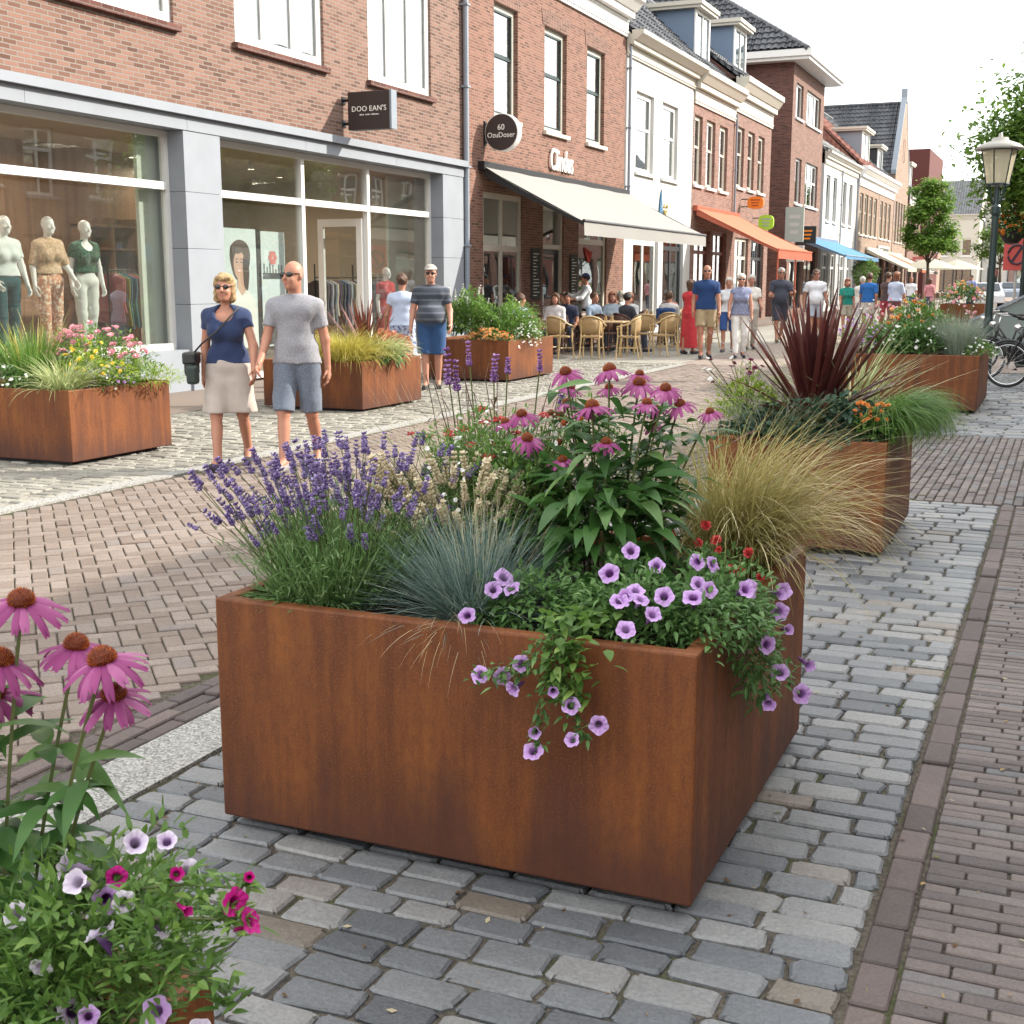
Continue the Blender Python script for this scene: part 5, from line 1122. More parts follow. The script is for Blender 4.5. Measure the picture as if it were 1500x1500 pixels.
# tawny grass
o = plant('feather_grass', 'tawny feather grass arching over the right back corner of the large planter', 'grass tuft', (-0.95, 4.03, 0.66))
mb = MB(); grass(mb, (-0.96, 4.03, 0.655), 0.12, 0.12, 1150, (0.42, 0.76), (0.0, 0.95), (0.6, 2.1), (0.0032, 0.0054), 12, az=(-0.5, 0.95)); grass(mb, (-0.98, 4.03, 0.655), 0.12, 0.1, 480, (0.3, 0.60), (0.0, 0.8), (0.2, 1.3), (0.003, 0.005), 9, rnd=(0, 0.6)); mb.build('blades', m_tawny, o)
# red flowers
o = plant('red_dianthus', 'small red dianthus between the coneflowers and the feather grass', 'flower plant', (-0.89, 3.52, 0.66))
mb = MB(); bush(mb, (-0.9, 3.52, 0.70), (0.17, 0.16, 0.14), 520, (0.022, 0.045), (0.006, 0.011), 'lance'); mb.build('foliage', m_petleaf, o)
blossoms(o, [(-0.938, 3.5, 0.85), (-0.884, 3.5, 0.862), (-0.868, 3.47, 0.842), (-0.788, 3.5, 0.835), (-1.021, 3.5, 0.868), (-0.93, 3.55, 0.895), (-0.745, 3.46, 0.775), (-0.82, 3.42, 0.80), (-0.80, 3.45, 0.79)], [FL_RED], (0.2, -0.7, 0.7), sc=(0.9, 1.3))
# background filler with tiny white blossoms
o = plant('white_gaura_bush', 'fine green bush dotted with tiny white blossoms behind the fescue', 'flower bush', (-1.62, 3.78, 0.66))
mb = MB()
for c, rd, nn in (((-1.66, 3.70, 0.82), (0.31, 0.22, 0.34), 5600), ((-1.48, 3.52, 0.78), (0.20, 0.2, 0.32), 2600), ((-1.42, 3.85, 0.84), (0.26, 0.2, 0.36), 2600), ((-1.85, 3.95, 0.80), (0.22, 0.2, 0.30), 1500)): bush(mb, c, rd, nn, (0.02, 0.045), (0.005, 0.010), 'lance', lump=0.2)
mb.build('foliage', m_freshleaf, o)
tp = np.asarray((-1.6, 3.66, 0.86)) + sphdir(130, 0.0) * np.array([0.32, 0.27, 0.31]) * U(0.88, 1.2, 130)[:, None]
mb = MB(); stems_to(mb, np.array([-1.6, 3.7, 0.68]), tp, 0.0009, 5); mb.build('stems', m_stem, o)
blossoms(o, tp[:98], [FL_WHITE], (0, -0.4, 0.8), sc=(0.5, 0.95), jit=0.6)
# cream plumes
o = plant('cream_plume_plant', 'cream plume flowers between the lavender and the blue fescue', 'flower plant', (-1.72, 3.55, 0.66))
PL = spike_protos('plume', m_cream_fl, 4, 0.10, 0.015, 13, 7); nn = 84
tp = np.stack([U(-1.95, -1.50, nn), U(3.34, 3.56, nn), U(0.84, 1.06, nn)], 1); mb = MB(); P2 = stems_to(mb, np.array([-1.72, 3.55, 0.66]), tp, 0.0014, 6); mb.build('stems', m_stem, o)
for i in range(nn): inst('plume', PL[i % 4], o, align(rel(tp[i] - np.array([0, 0, 0.06]), o), (tp[i] - P2[i, -3]) + rng.normal(0, 0.03, 3), 0, random.uniform(0.6, 1.0)))
mb = MB(); bush(mb, (-1.72, 3.55, 0.70), (0.2, 0.14, 0.14), 420, (0.03, 0.06), (0.014, 0.026), 'ovate'); mb.build('foliage', m_freshleaf, o)
# red yarrow heads
o = plant('red_yarrow', 'flat red yarrow heads rising behind the lavender', 'flower plant', (-1.90, 3.9, 0.66))
yh = [(-2.06, 3.85, 1.075), (-1.93, 3.88, 1.083), (-1.90, 3.9, 1.09), (-1.80, 3.9, 1.12), (-1.75, 3.9, 1.045), (-1.62, 3.95, 1.03), (-1.99, 3.86, 1.07), (-1.84, 3.95, 1.16), (-1.56, 3.85, 1.16), (-1.52, 3.9, 1.15), (-1.72, 3.62, 1.08), (-1.64, 3.58, 1.05), (-1.58, 3.66, 1.12), (-1.78, 3.7, 1.12), (-1.86, 3.75, 1.09), (-1.68, 3.75, 1.15)]
mb = MB(); stems_to(mb, np.array([-1.86, 3.9, 0.66]), np.array(yh), 0.0016); mb.build('stems', m_stem, o)
mb = MB()
for k in range(4):
    pass
def umbel(mat, r, nn):
    mb = MB(); B3, _, rr3 = disc((0, 0, 0), r, r, nn); B3[:, 2] = 0.006 * (1 - rr3 ** 2); floret_balls(mb, B3, np.tile([0, 0, 1.0], (nn, 1)) + rng.normal(0, 0.3, (nn, 3)), U(0.004, 0.007, nn), U(0.006, 0.009, nn), rng.random(nn)); return mb.mesh('flower_head', mat)
YA = [umbel(m_redfl, 0.018, 40) for _ in range(3)]
for i, h in enumerate(yh): inst('flower_head', YA[i % 3], o, align(rel(h, o), (0.1, -0.3, 1), 0, random.uniform(0.7, 1.2)))
mb = MB(); bush(mb, (-1.9, 3.9, 0.74), (0.22, 0.2, 0.2), 700, (0.025, 0.05), (0.004, 0.008), 'lance'); mb.build('foliage', m_freshleaf, o)
# tall purple spikes and dry stems
o = plant('purple_liatris', 'tall purple liatris spikes and dry stalks at the back of the large planter', 'flower plant', (-1.82, 4.05, 0.66))
sp = [(-1.99, 4.0, 1.28, 0.12, 0.014), (-1.965, 4.02, 1.25, 0.10, 0.013), (-1.835, 4.05, 1.28, 0.09, 0.013), (-1.68, 4.1, 1.31, 0.07, 0.010), (-1.76, 4.0, 1.30, 0.05, 0.010), (-1.93, 4.05, 1.33, 0.08, 0.010), (-1.60, 4.1, 1.2, 0.09, 0.012)]
tp = np.array([s[:3] for s in sp]); mb = MB(); Ps = stems_to(mb, np.stack([tp[:, 0] * 0.6 - 1.82 * 0.4, tp[:, 1], np.full(len(sp), 0.66)], 1), tp, 0.0028, 8); mb.build('stems', m_stem, o)
for s in sp: mb = MB(); spike_geo(mb, np.array(s[:3]) - np.array([0, 0, s[3] * 0.35]), (random.uniform(-0.1, 0.1), 0, 1), s[3], s[4], 11, 7); mb.build('flower_spike', m_purpfl, o)
mb = MB(); nn = 34; tp = np.stack([U(-2.1, -1.42, nn), U(3.9, 4.2, nn), U(1.02, 1.3, nn)], 1); Pd = stems_to(mb, np.stack([tp[:, 0] * 0.5 - 0.9, tp[:, 1], np.full(nn, 0.66)], 1), tp + rng.normal(0, 0.05, tp.shape) * np.array([1, 1, 0]), 0.0016, 8)
leaves(mb, Pd[:, 5], sphdir(nn, -0.2, 0.7), U(0.04, 0.09, nn), U(0.006, 0.012, nn), droop=0.8); leaves(mb, Pd[:, 6], sphdir(nn, -0.2, 0.7), U(0.03, 0.07, nn), U(0.005, 0.010, nn), droop=1.0); mb.build('dry_stalks', m_drystem, o)
mb = MB(); n4 = 26; grass(mb, (-1.85, 4.05, 0.66), 0.25, 0.15, 60, (0.3, 0.55), (0.05, 0.5), (0.1, 0.8), (0.004, 0.008), 8); mb.build('blades', m_gr_green, o)
# straw wisps
o = plant('wispy_straw_grass', 'pale wispy straw grass behind the lavender', 'grass tuft', (-2.0, 4.12, 0.66))
mb = MB(); grass(mb, (-2.0, 4.12, 0.66), 0.12, 0.1, 130, (0.4, 0.72), (0.0, 0.7), (0.1, 0.7), (0.0013, 0.002), 9, az=(math.pi * 0.9, 0.9)); mb.build('blades', m_wispy, o)

# ================= corner planter bottom left
o = plant('coneflower_clump', 'pink coneflowers with long stems in the bottom left corner planter', 'coneflower', (-1.13, 1.0, 0.66))
heads = [(-1.114, 1.1, 1.225, 0.9), (-0.996, 1.1, 1.167, 0.95), (-1.134, 1.08, 1.155, 0.9), (-1.072, 1.14, 1.165, 0.85), (-1.0, 1.12, 1.118, 0.85), (-1.17, 1.1, 1.10, 0.9), (-1.22, 1.0, 1.2, 1.0)]
tips = np.array([h[:3] for h in heads]); roots = np.stack([-1.15 + (tips[:, 0] + 1.15) * 0.3, 1.0 + (tips[:, 1] - 1.0) * 0.4, np.full(len(tips), 0.66)], 1)
mb = MB(); Pst = stems_to(mb, roots, tips - np.array([0, 0, 0.006]), 0.0030, 9); mb.build('stems', m_stem, o)
for k, h in enumerate(heads): cone_head(o, h[:3], (random.uniform(-0.15, 0.25), random.uniform(-0.3, 0.0), 1), h[3], k + 1)
mb = MB(); n = 120; i_ = rng.integers(0, len(heads), n); s_ = rng.integers(2, 7, n); Q = Pst[i_, s_] + rng.normal(0, 0.012, (n, 3)); az = U(0, 2 * math.pi, n)
leaves(mb, Q, np.stack([np.cos(az), np.sin(az), U(0, 0.8, n)], 1), U(0.07, 0.125, n), U(0.018, 0.030, n), droop=U(0.3, 0.9, n), fold=0.3, k=7)
n = 46; B2, a2, r2 = disc((-1.22, 1.0, 0.74), 0.13, 0.18, n); B2[:, 2] += U(0, 0.16, n); leaves(mb, B2, np.stack([np.cos(a2), np.sin(a2), U(-0.1, 0.6, n)], 1), U(0.09, 0.15, n), U(0.026, 0.040, n), droop=U(0.4, 1.0, n), fold=0.3, k=7); mb.build('leaves', m_coneleaf, o, smooth=True)
o = plant('petunia_plant', 'pale and magenta petunias over the rim of the corner planter', 'petunia', (-0.95, 1.02, 0.68))
mb = MB()
for c, rd, nn in (((-1.03, 1.03, 0.76), (0.16, 0.18, 0.16), 1300), ((-0.98, 0.97, 0.76), (0.11, 0.16, 0.14), 1000), ((-1.10, 0.9, 0.72), (0.2, 0.2, 0.14), 700), ((-0.96, 1.04, 0.85), (0.11, 0.13, 0.12), 900), ((-0.84, 1.0, 0.86), (0.06, 0.07, 0.10), 260)): bush(mb, c, rd, nn, (0.014, 0.030), (0.005, 0.009), 'ovate', droop=0.15)
mb.build('foliage', m_freshleaf, o)
blossoms(o, [(-0.841, 0.98, 0.83), (-0.875, 1.05, 0.985), (-0.955, 1.0, 0.945), (-0.898, 1.0, 0.935), (-0.853, 1.05, 0.955), (-0.96, 0.98, 0.80), (-0.80, 1.0, 0.80), (-0.91, 0.98, 0.90), (-0.93, 1.06, 0.97), (-0.99, 1.02, 0.95), (-0.97, 0.95, 0.87), (-0.89, 0.93, 0.84), (-1.03, 0.98, 0.90), (-0.94, 1.02, 0.92), (-0.87, 1.02, 0.90)], PETW + PET[:1], (0.45, -0.75, 0.65), sc=(0.42, 0.68), jit=0.5)
mag = [(-0.753, 1.0, 0.965), (-0.735, 1.0, 0.945), (-0.819, 1.0, 0.945), (-0.90, 0.95, 0.80), (-1.0, 0.93, 0.77), (-0.84, 1.02, 0.97), (-0.95, 1.05, 0.93), (-0.745, 1.02, 0.985)]
sh_ = np.array([[(-0.95, 1.0, 0.88), (-0.89, 1.0, 0.915), (-0.83, 1.0, 0.93), (-0.78, 1.0, 0.94), (-0.75, 1.0, 0.945)], [(-0.95, 1.03, 0.88), (-0.90, 1.03, 0.935), (-0.85, 1.02, 0.955), (-0.80, 1.02, 0.965), (-0.755, 1.02, 0.97)], [(-0.93, 0.97, 0.84), (-0.87, 0.97, 0.88), (-0.82, 0.97, 0.89), (-0.78, 0.98, 0.885), (-0.75, 0.98, 0.87)]])
mb = MB(); vtubes(mb, sh_, 0.0018, 5); mb.build('shoots', m_stem, o)
mb = MB()
for rep in range(26): q_ = sh_.reshape(-1, 3) + rng.normal(0, 0.009, (15, 3)); leaves(mb, q_, sphdir(15, -0.3, 0.8), U(0.014, 0.030, 15), U(0.005, 0.010, 15), shape='ovate', droop=0.15)
mb.build('shoot_leaves', m_freshleaf, o); pedicels(o, mag, np.vstack([sh_.reshape(-1, 3), np.asarray(mag[3:5]) - 0.03]), m_freshleaf)
blossoms(o, mag, PETM, (0.6, -0.5, 0.4), sc=(0.42, 0.62), jit=0.4)

# ================= second planter
o = plant('cordyline', 'large burgundy spiky cordyline in the second planter', 'cordyline', (-1.42, 8.1, 0.66))
mb = MB(); n = 150; B2, a2, r2 = disc((-1.42, 8.0, 0.68), 0.06, 0.06, n); az = U(0, 2 * math.pi, n); le = np.abs(rng.normal(0, 0.74, n)); le = np.clip(le, 0.02, 1.35); P = arcs(B2, az, le, U(0.0, 0.25, n) + 0.4 * (le > 0.8), U(0.6, 0.95, n) * (1 - 0.12 * (le > 0.9)), 8)
s = np.linspace(0, 1, 8); wp = np.array([0.55, 0.85, 1.0, 1.0, 0.9, 0.7, 0.42, 0.04]); tw = az + math.pi / 2 + rng.normal(0, 0.35, n); side = unit(np.stack([np.cos(tw), np.sin(tw), rng.normal(0, 0.2, n)], 1))
ribbons(mb, P, U(0.032, 0.048, n)[:, None] * wp[None], side, rng.random(n)); mb.build('leaves', m_cordy, o)
o = plant('cascading_grass', 'bright green fine grass cascading over the right side of the second planter', 'grass tuft', (-1.02, 8.35, 0.66))
mb = MB(); grass(mb, (-0.98, 8.0, 0.66), 0.08, 0.36, 2300, (0.34, 0.62), (0.05, 0.55), (2.0, 3.2), (0.005, 0.008), 12, az=(-0.1, 0.7), rnd=(0, 0.5)); mb.build('blades', m_gr_green, o)
o = plant('yellow_sedge', 'straw tipped sedge arching behind the burgundy cordyline', 'grass tuft', (-1.3, 8.45, 0.66))
mb = MB(); grass(mb, (-1.3, 8.45, 0.66), 0.12, 0.1, 170, (0.5, 0.85), (0.3, 1.0), (0.2, 0.9), (0.008, 0.014), 9); mb.build('blades', m_varieg, o)
o = plant('dark_ground_cover', 'dark green ivy ground cover with grey sprigs at the front of the second planter', 'ground cover', (-1.35, 7.7, 0.66))
mb = MB()
for c, rd, nn in (((-1.2, 7.65, 0.70), (0.3, 0.19, 0.22), 1300), ((-1.45, 7.50, 0.66), (0.40, 0.10, 0.12), 700), ((-1.6, 7.75, 0.68), (0.3, 0.22, 0.16), 900)): bush(mb, c, rd, nn, (0.03, 0.06), (0.02, 0.04), 'ovate')
mb.build('leaves', m_darkleaf, o)
mb = MB(); grass(mb, (-1.6, 7.75, 0.68), 0.25, 0.15, 300, (0.15, 0.33), (0.2, 1.0), (0.2, 1.0), (0.006, 0.012), 6); mb.build('grey_sprigs', m_greyleaf, o)
o = plant('orange_begonia', 'small orange flowers at the front right corner of the second planter', 'flower plant', (-1.0, 7.6, 0.66))
mb = MB(); bush(mb, (-1.0, 7.6, 0.68), (0.13, 0.13, 0.16), 420, (0.03, 0.055), (0.015, 0.03), 'ovate'); mb.build('foliage', m_freshleaf, o)
blossoms(o, [(random.gauss(-1.02, 0.06), random.gauss(7.58, 0.06), random.uniform(0.78, 0.90)) for _ in range(34)], [FL_ORANGE], (0.1, -0.6, 0.8), sc=(0.6, 0.95))
o = plant('burgundy_scabious', 'lime green bush with dark burgundy button flowers at the left of the second planter', 'flower plant', (-1.82, 8.0, 0.66))
mb = MB(); bush(mb, (-1.82, 8.0, 0.76), (0.24, 0.3, 0.25), 1300, (0.035, 0.07), (0.008, 0.016), 'lance'); mb.build('foliage', m_lime, o)
tp = np.stack([U(-2.1, -1.72, 20), U(7.8, 8.2, 20), U(0.95, 1.12, 20)], 1); mb = MB(); stems_to(mb, np.array([-1.85, 8, 0.7]), tp, 0.002); mb.build('stems', m_stem, o)
FL_BURG = small_flower_mesh('blossom', leaf_mat('burgundy_petal', (0.10, 0.008, 0.03), (0.24, 0.03, 0.09), None, 0.2), 8, 0.022, 0.014, 0.3, 3)
blossoms(o, tp[:9], [FL_BURG], (0, -0.3, 1), sc=(0.8, 1.2)); blossoms(o, tp[9:], [FL_WHITE], (0, -0.3, 1), sc=(1.2, 2.0))

# ================= third planter
def mixbush(name, label, cat, loc, rad, n, L, Wd, mat, shape='lance', fl=None, nfl=0, flsc=(1, 1.6), lump=0.25, zmin=0.0):
    o = plant(name, label, cat, loc); mb = MB(); c = (loc[0], loc[1], loc[2] + rad[2] * 0.25); bush(mb, c, rad, n, L, Wd, shape, lump=lump); mb.build('foliage', mat, o)
    if fl is not None:
        d = sphdir(nfl, zmin); d[:, 1] = -np.abs(d[:, 1]) * 0.9 + 0.1 * d[:, 1]; P = np.asarray(c) + d * np.asarray(rad) * U(0.98, 1.2, nfl)[:, None]; blossoms(o, P, fl if isinstance(fl, list) else [fl], (0.2, -0.6, 0.8), sc=flsc)
    return o
mixbush('green_shrub', 'dark green shrub with white flowers at the front of the bicycle side planter', 'shrub', (-1.85, 16.75, 0.66), (0.5, 0.4, 0.34), 1900, (0.05, 0.10), (0.02, 0.04), m_petleaf, 'ovate', FL_WHITE, 40, (1.3, 2.3))
mixbush('orange_rose', 'peach and orange roses in the middle of the bicycle side planter', 'rose bush', (-1.75, 17.2, 0.85), (0.4, 0.4, 0.38), 1300, (0.05, 0.09), (0.02, 0.04), m_freshleaf, 'ovate', [FL_PEACH, FL_ORANGE], 26, (1.0, 1.7))
mixbush('purple_catmint', 'hazy purple catmint at the left of the bicycle side planter', 'flower bush', (-2.4, 16.8, 0.68), (0.32, 0.4, 0.34), 1400, (0.04, 0.08), (0.008, 0.014), m_freshleaf, 'lance', FL_PURP, 70, (1.0, 1.7))
o = plant('grey_grass', 'silvery grey feathery grass at the right of the bicycle side planter', 'grass tuft', (-1.25, 16.75, 0.66))
mb = MB(); grass(mb, (-1.25, 16.75, 0.66), 0.16, 0.16, 900, (0.35, 0.62), (0.0, 0.75), (0.1, 0.7), (0.005, 0.009), 6); mb.build('blades', m_greyleaf, o)
mixbush('bacopa', 'low white bacopa over the right edge of the bicycle side planter', 'flower plant', (-0.98, 16.7, 0.66), (0.2, 0.35, 0.17), 800, (0.03, 0.06), (0.01, 0.02), m_freshleaf, 'lance', FL_WHITE, 30, (1.0, 1.6))
o = plant('pink_gaura', 'tall airy pink gaura at the back of the bicycle side planter', 'flower plant', (-1.9, 17.8, 0.66))
tp = np.stack([U(-2.6, -1.1, 90), U(17.4, 18.1, 90), U(1.0, 1.38, 90)], 1); mb = MB(); stems_to(mb, np.stack([tp[:, 0] * 0.7 - 0.55, tp[:, 1], np.full(90, 0.66)], 1), tp, 0.003); mb.build('stems', m_stem, o); blossoms(o, tp, [FL_PINK, FL_WHITE], (0, -0.6, 0.7), sc=(0.9, 1.6))
mb = MB(); grass(mb, (-1.9, 17.8, 0.66), 0.6, 0.3, 500, (0.3, 0.6), (0, 0.5), (0.1, 0.6), (0.006, 0.01), 5); mb.build('blades', m_gr_green, o)

# ================= sunlit planter by the mannequin window
o = plant('variegated_sedge', 'cream striped sedge drooping over the corner of the mannequin window planter', 'grass tuft', (-8.10, 8.65, 0.62))
mb = MB(); grass(mb, (-8.12, 8.68, 0.63), 0.14, 0.14, 420, (0.25, 0.48), (0.1, 1.2), (0.5, 1.6), (0.007, 0.013), 8); mb.build('blades', m_varieg, o)
o = plant('upright_grass', 'upright green grass with pale tips at the left of the mannequin window planter', 'grass tuft', (-8.75, 9.0, 0.62))
mb = MB(); grass(mb, (-8.75, 9.0, 0.63), 0.22, 0.25, 900, (0.3, 0.62), (0, 0.6), (0.0, 0.6), (0.006, 0.011), 6); mb.build('blades', m_gr_green, o)
mb = MB(); grass(mb, (-8.8, 9.05, 0.63), 0.15, 0.15, 40, (0.55, 0.78), (0.1, 0.5), (0.0, 0.6), (0.008, 0.016), 7); mb.build('dry_blades', m_gold, o)
mixbush('pink_aster', 'pink asters along the back of the mannequin window planter', 'flower bush', (-8.3, 9.35, 0.70), (0.55, 0.32, 0.36), 1900, (0.04, 0.08), (0.010, 0.02), m_freshleaf, 'lance', FL_PINK, 90, (1.0, 1.7), zmin=0.3)
mixbush('yellow_coreopsis', 'yellow flowered green bush in the middle of the mannequin window planter', 'flower bush', (-8.12, 9.1, 0.68), (0.38, 0.34, 0.26), 1500, (0.04, 0.08), (0.010, 0.02), m_lime, 'lance', FL_YELLOW, 34, (0.9, 1.4))
mixbush('bacopa', 'white and violet trailing flowers over the right side of the mannequin window planter', 'flower plant', (-7.92, 9.15, 0.62), (0.18, 0.28, 0.17), 700, (0.03, 0.05), (0.008, 0.016), m_freshleaf, 'lance', [FL_WHITE, FL_WHITE, FL_PURP], 40, (0.9, 1.6), zmin=-0.3)
mixbush('feathery_bush', 'light green feathery bush at the right end of the mannequin window planter', 'bush', (-7.95, 9.6, 0.62), (0.3, 0.28, 0.18), 1100, (0.04, 0.09), (0.006, 0.012), m_lime, 'lance', FL_WHITE, 8, (0.9, 1.4))
mixbush('cream_hydrangea', 'cream flowered bush at the left edge of the mannequin window planter', 'flower bush', (-9.2, 8.85, 0.66), (0.3, 0.3, 0.30), 900, (0.05, 0.09), (0.02, 0.035), m_petleaf, 'ovate', [small_flower_mesh('blossom', m_cream_fl, 8, 0.03, 0.02, 0.4, 3)], 60, (1.0, 1.5))
mixbush('white_alyssum', 'low white flowers at the front left of the mannequin window planter', 'flower plant', (-8.75, 8.65, 0.64), (0.35, 0.2, 0.16), 800, (0.03, 0.06), (0.01, 0.018), m_petleaf, 'lance', FL_WHITE, 36, (1.0, 1.8))

# ================= planter behind the couple
for k, (x, y, s0, lab) in enumerate(((-8.95, 14.1, 1.1, 'small red brown cordyline just right of the grey shirt man'), (-8.25, 14.2, 1.25, 'red brown cordyline above the golden grass'))):
    o = plant('cordyline', lab, 'cordyline', (x, y, 0.58)); mb = MB(); n = 60; B2, a2, r2 = disc((x, y, 0.62), 0.04, 0.04, n); az = U(0, 6.28, n); le = np.clip(np.abs(rng.normal(0, 0.5, n)), 0.02, 1.2); P = arcs(B2, az, le, U(0.0, 0.2, n), U(0.45, 0.72, n) * s0, 6)
    tw = az + math.pi / 2; ribbons(mb, P, U(0.028, 0.04, n)[:, None] * np.array([0.6, 0.9, 1, 0.85, 0.5, 0.04])[None], unit(np.stack([np.cos(tw), np.sin(tw), rng.normal(0, 0.2, n)], 1)), rng.random(n) * 0.4 + 0.6); mb.build('leaves', m_cordy, o)
o = plant('golden_grass', 'golden yellow grass mound spilling over the planter behind the couple', 'grass tuft', (-8.15, 13.65, 0.6))
mb = MB(); grass(mb, (-8.22, 13.66, 0.6), 0.28, 0.20, 2000, (0.36, 0.62), (0.0, 1.1), (0.7, 2.1), (0.005, 0.009), 8); mb.build('blades', m_gold, o)
o = plant('white_edged_grass', 'green white edged leaves hanging over the sunny side of the planter behind the couple', 'trailing plant', (-7.95, 14.1, 0.6))
mb = MB(); grass(mb, (-7.98, 14.15, 0.62), 0.12, 0.35, 330, (0.3, 0.55), (0.2, 1.1), (0.8, 2.0), (0.012, 0.022), 8, az=(0, 0.9), rnd=(0.1, 1)); mb.build('blades', m_varieg, o)
mb = MB(); bush(mb, (-7.92, 14.2, 0.60), (0.14, 0.3, 0.16), 300, (0.06, 0.12), (0.025, 0.045), 'ovate', droop=0.8); mb.build('foliage', m_petleaf, o)
mixbush('coral_heuchera', 'coral leaved mound at the far end of the planter behind the couple', 'bush', (-8.2, 14.7, 0.6), (0.34, 0.25, 0.26), 700, (0.05, 0.09), (0.04, 0.07), m_heuch, 'round')
mixbush('green_filler', 'green mixed foliage under the small cordylines', 'bush', (-8.7, 14.1, 0.6), (0.5, 0.4, 0.22), 900, (0.05, 0.09), (0.01, 0.02), m_gr_green, 'lance')

# ================= planter beside the terrace
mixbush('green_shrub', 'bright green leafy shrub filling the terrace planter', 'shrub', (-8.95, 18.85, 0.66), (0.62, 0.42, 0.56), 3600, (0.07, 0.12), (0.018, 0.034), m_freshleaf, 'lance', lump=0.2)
mixbush('green_shrub', 'pale green rounded shrub at the right of the terrace planter', 'shrub', (-8.35, 19.3, 0.66), (0.38, 0.5, 0.46), 2600, (0.06, 0.10), (0.014, 0.026), m_gr_green, 'lance', FL_WHITE, 26, (1.0, 1.6))
mixbush('orange_begonia', 'orange flowers along the front rim of the terrace planter', 'flower plant', (-8.45, 18.5, 0.64), (0.36, 0.14, 0.14), 500, (0.03, 0.06), (0.01, 0.02), m_freshleaf, 'ovate', [FL_PEACH, FL_ORANGE], 80, (0.8, 1.3))
mixbush('white_alyssum', 'white flowers hanging over the sunny right side of the terrace planter', 'flower plant', (-8.08, 19.3, 0.60), (0.18, 0.5, 0.24), 700, (0.03, 0.06), (0.01, 0.02), m_freshleaf, 'lance', FL_WHITE, 90, (1.2, 2.0), zmin=-0.5)
o = plant('white_veronica', 'pale flower spikes standing above the terrace planter shrub', 'flower plant', (-9.2, 19.0, 0.66)); tp = np.stack([U(-9.55, -8.8, 24), U(18.7, 19.4, 24), U(1.18, 1.42, 24)], 1); mb = MB(); stems_to(mb, np.array([-9.2, 19, 0.7]), tp, 0.004); mb.build('stems', m_stem, o)
WS = spike_protos('flower_spike', m_whitefl, 3, 0.14, 0.018, 9, 6)
for i, p in enumerate(tp): inst('flower_spike', WS[i % 3], o, align(rel(p, o) - np.array([0, 0, 0.05]), rng.normal(0, 0.15, 3) + np.array([0, 0, 1]), 0, random.uniform(0.7, 1.1)))
import zlib
# ---------------------------------------------------------------- people: one continuous skin surface from a smooth blend of tapered limbs
def surface_nets(vol, org, h):
    ins = vol < 0; nx, ny, nz = vol.shape
    c8 = np.stack([ins[i:nx - 1 + i, j:ny - 1 + j, k:nz - 1 + k] for i in (0, 1) for j in (0, 1) for k in (0, 1)], 0); s = c8.sum(0); act = (s > 0) & (s < 8)
    idx = np.full(act.shape, -1, np.int64); A = np.argwhere(act); idx[act] = np.arange(len(A))
    if len(A) == 0: return np.zeros((0, 3)), np.zeros((0, 4), int)
    cs = np.array([(i, j, k) for i in (0, 1) for j in (0, 1) for k in (0, 1)])
    v = np.stack([vol[A[:, 0] + c[0], A[:, 1] + c[1], A[:, 2] + c[2]] for c in cs], 1)
    acc = np.zeros((len(A), 3)); cnt = np.zeros(len(A))
    for a in range(8):
        for b in range(a + 1, 8):
            if np.abs(cs[a] - cs[b]).sum() != 1: continue
            m = (v[:, a] < 0) != (v[:, b] < 0); t = v[m, a] / (v[m, a] - v[m, b]); acc[m] += cs[a] + t[:, None] * (cs[b] - cs[a]); cnt[m] += 1
    V = (A + acc / cnt[:, None]) * h + org; Fs = []
    for ax in range(3):
        o1, o2 = [(1, 2), (2, 0), (0, 1)][ax]
        sl0 = [slice(None)] * 3; sl1 = [slice(None)] * 3; sl0[ax] = slice(0, -1); sl1[ax] = slice(1, None)
        a, b = ins[tuple(sl0)], ins[tuple(sl1)]; E = np.argwhere(a != b)
        E = E[(E[:, o1] > 0) & (E[:, o2] > 0) & (E[:, o1] < vol.shape[o1] - 1) & (E[:, o2] < vol.shape[o2] - 1)]
        q = []
        for d1, d2 in ((0, 0), (1, 0), (1, 1), (0, 1)):
            p = E.copy(); p[:, o1] -= d1; p[:, o2] -= d2; q.append(idx[p[:, 0], p[:, 1], p[:, 2]])
        q = np.stack(q, 1); fl = ~a[E[:, 0], E[:, 1], E[:, 2]]; q[fl] = q[fl][:, ::-1]; Fs.append(q[(q >= 0).all(1)])
    return V, np.vstack(Fs)
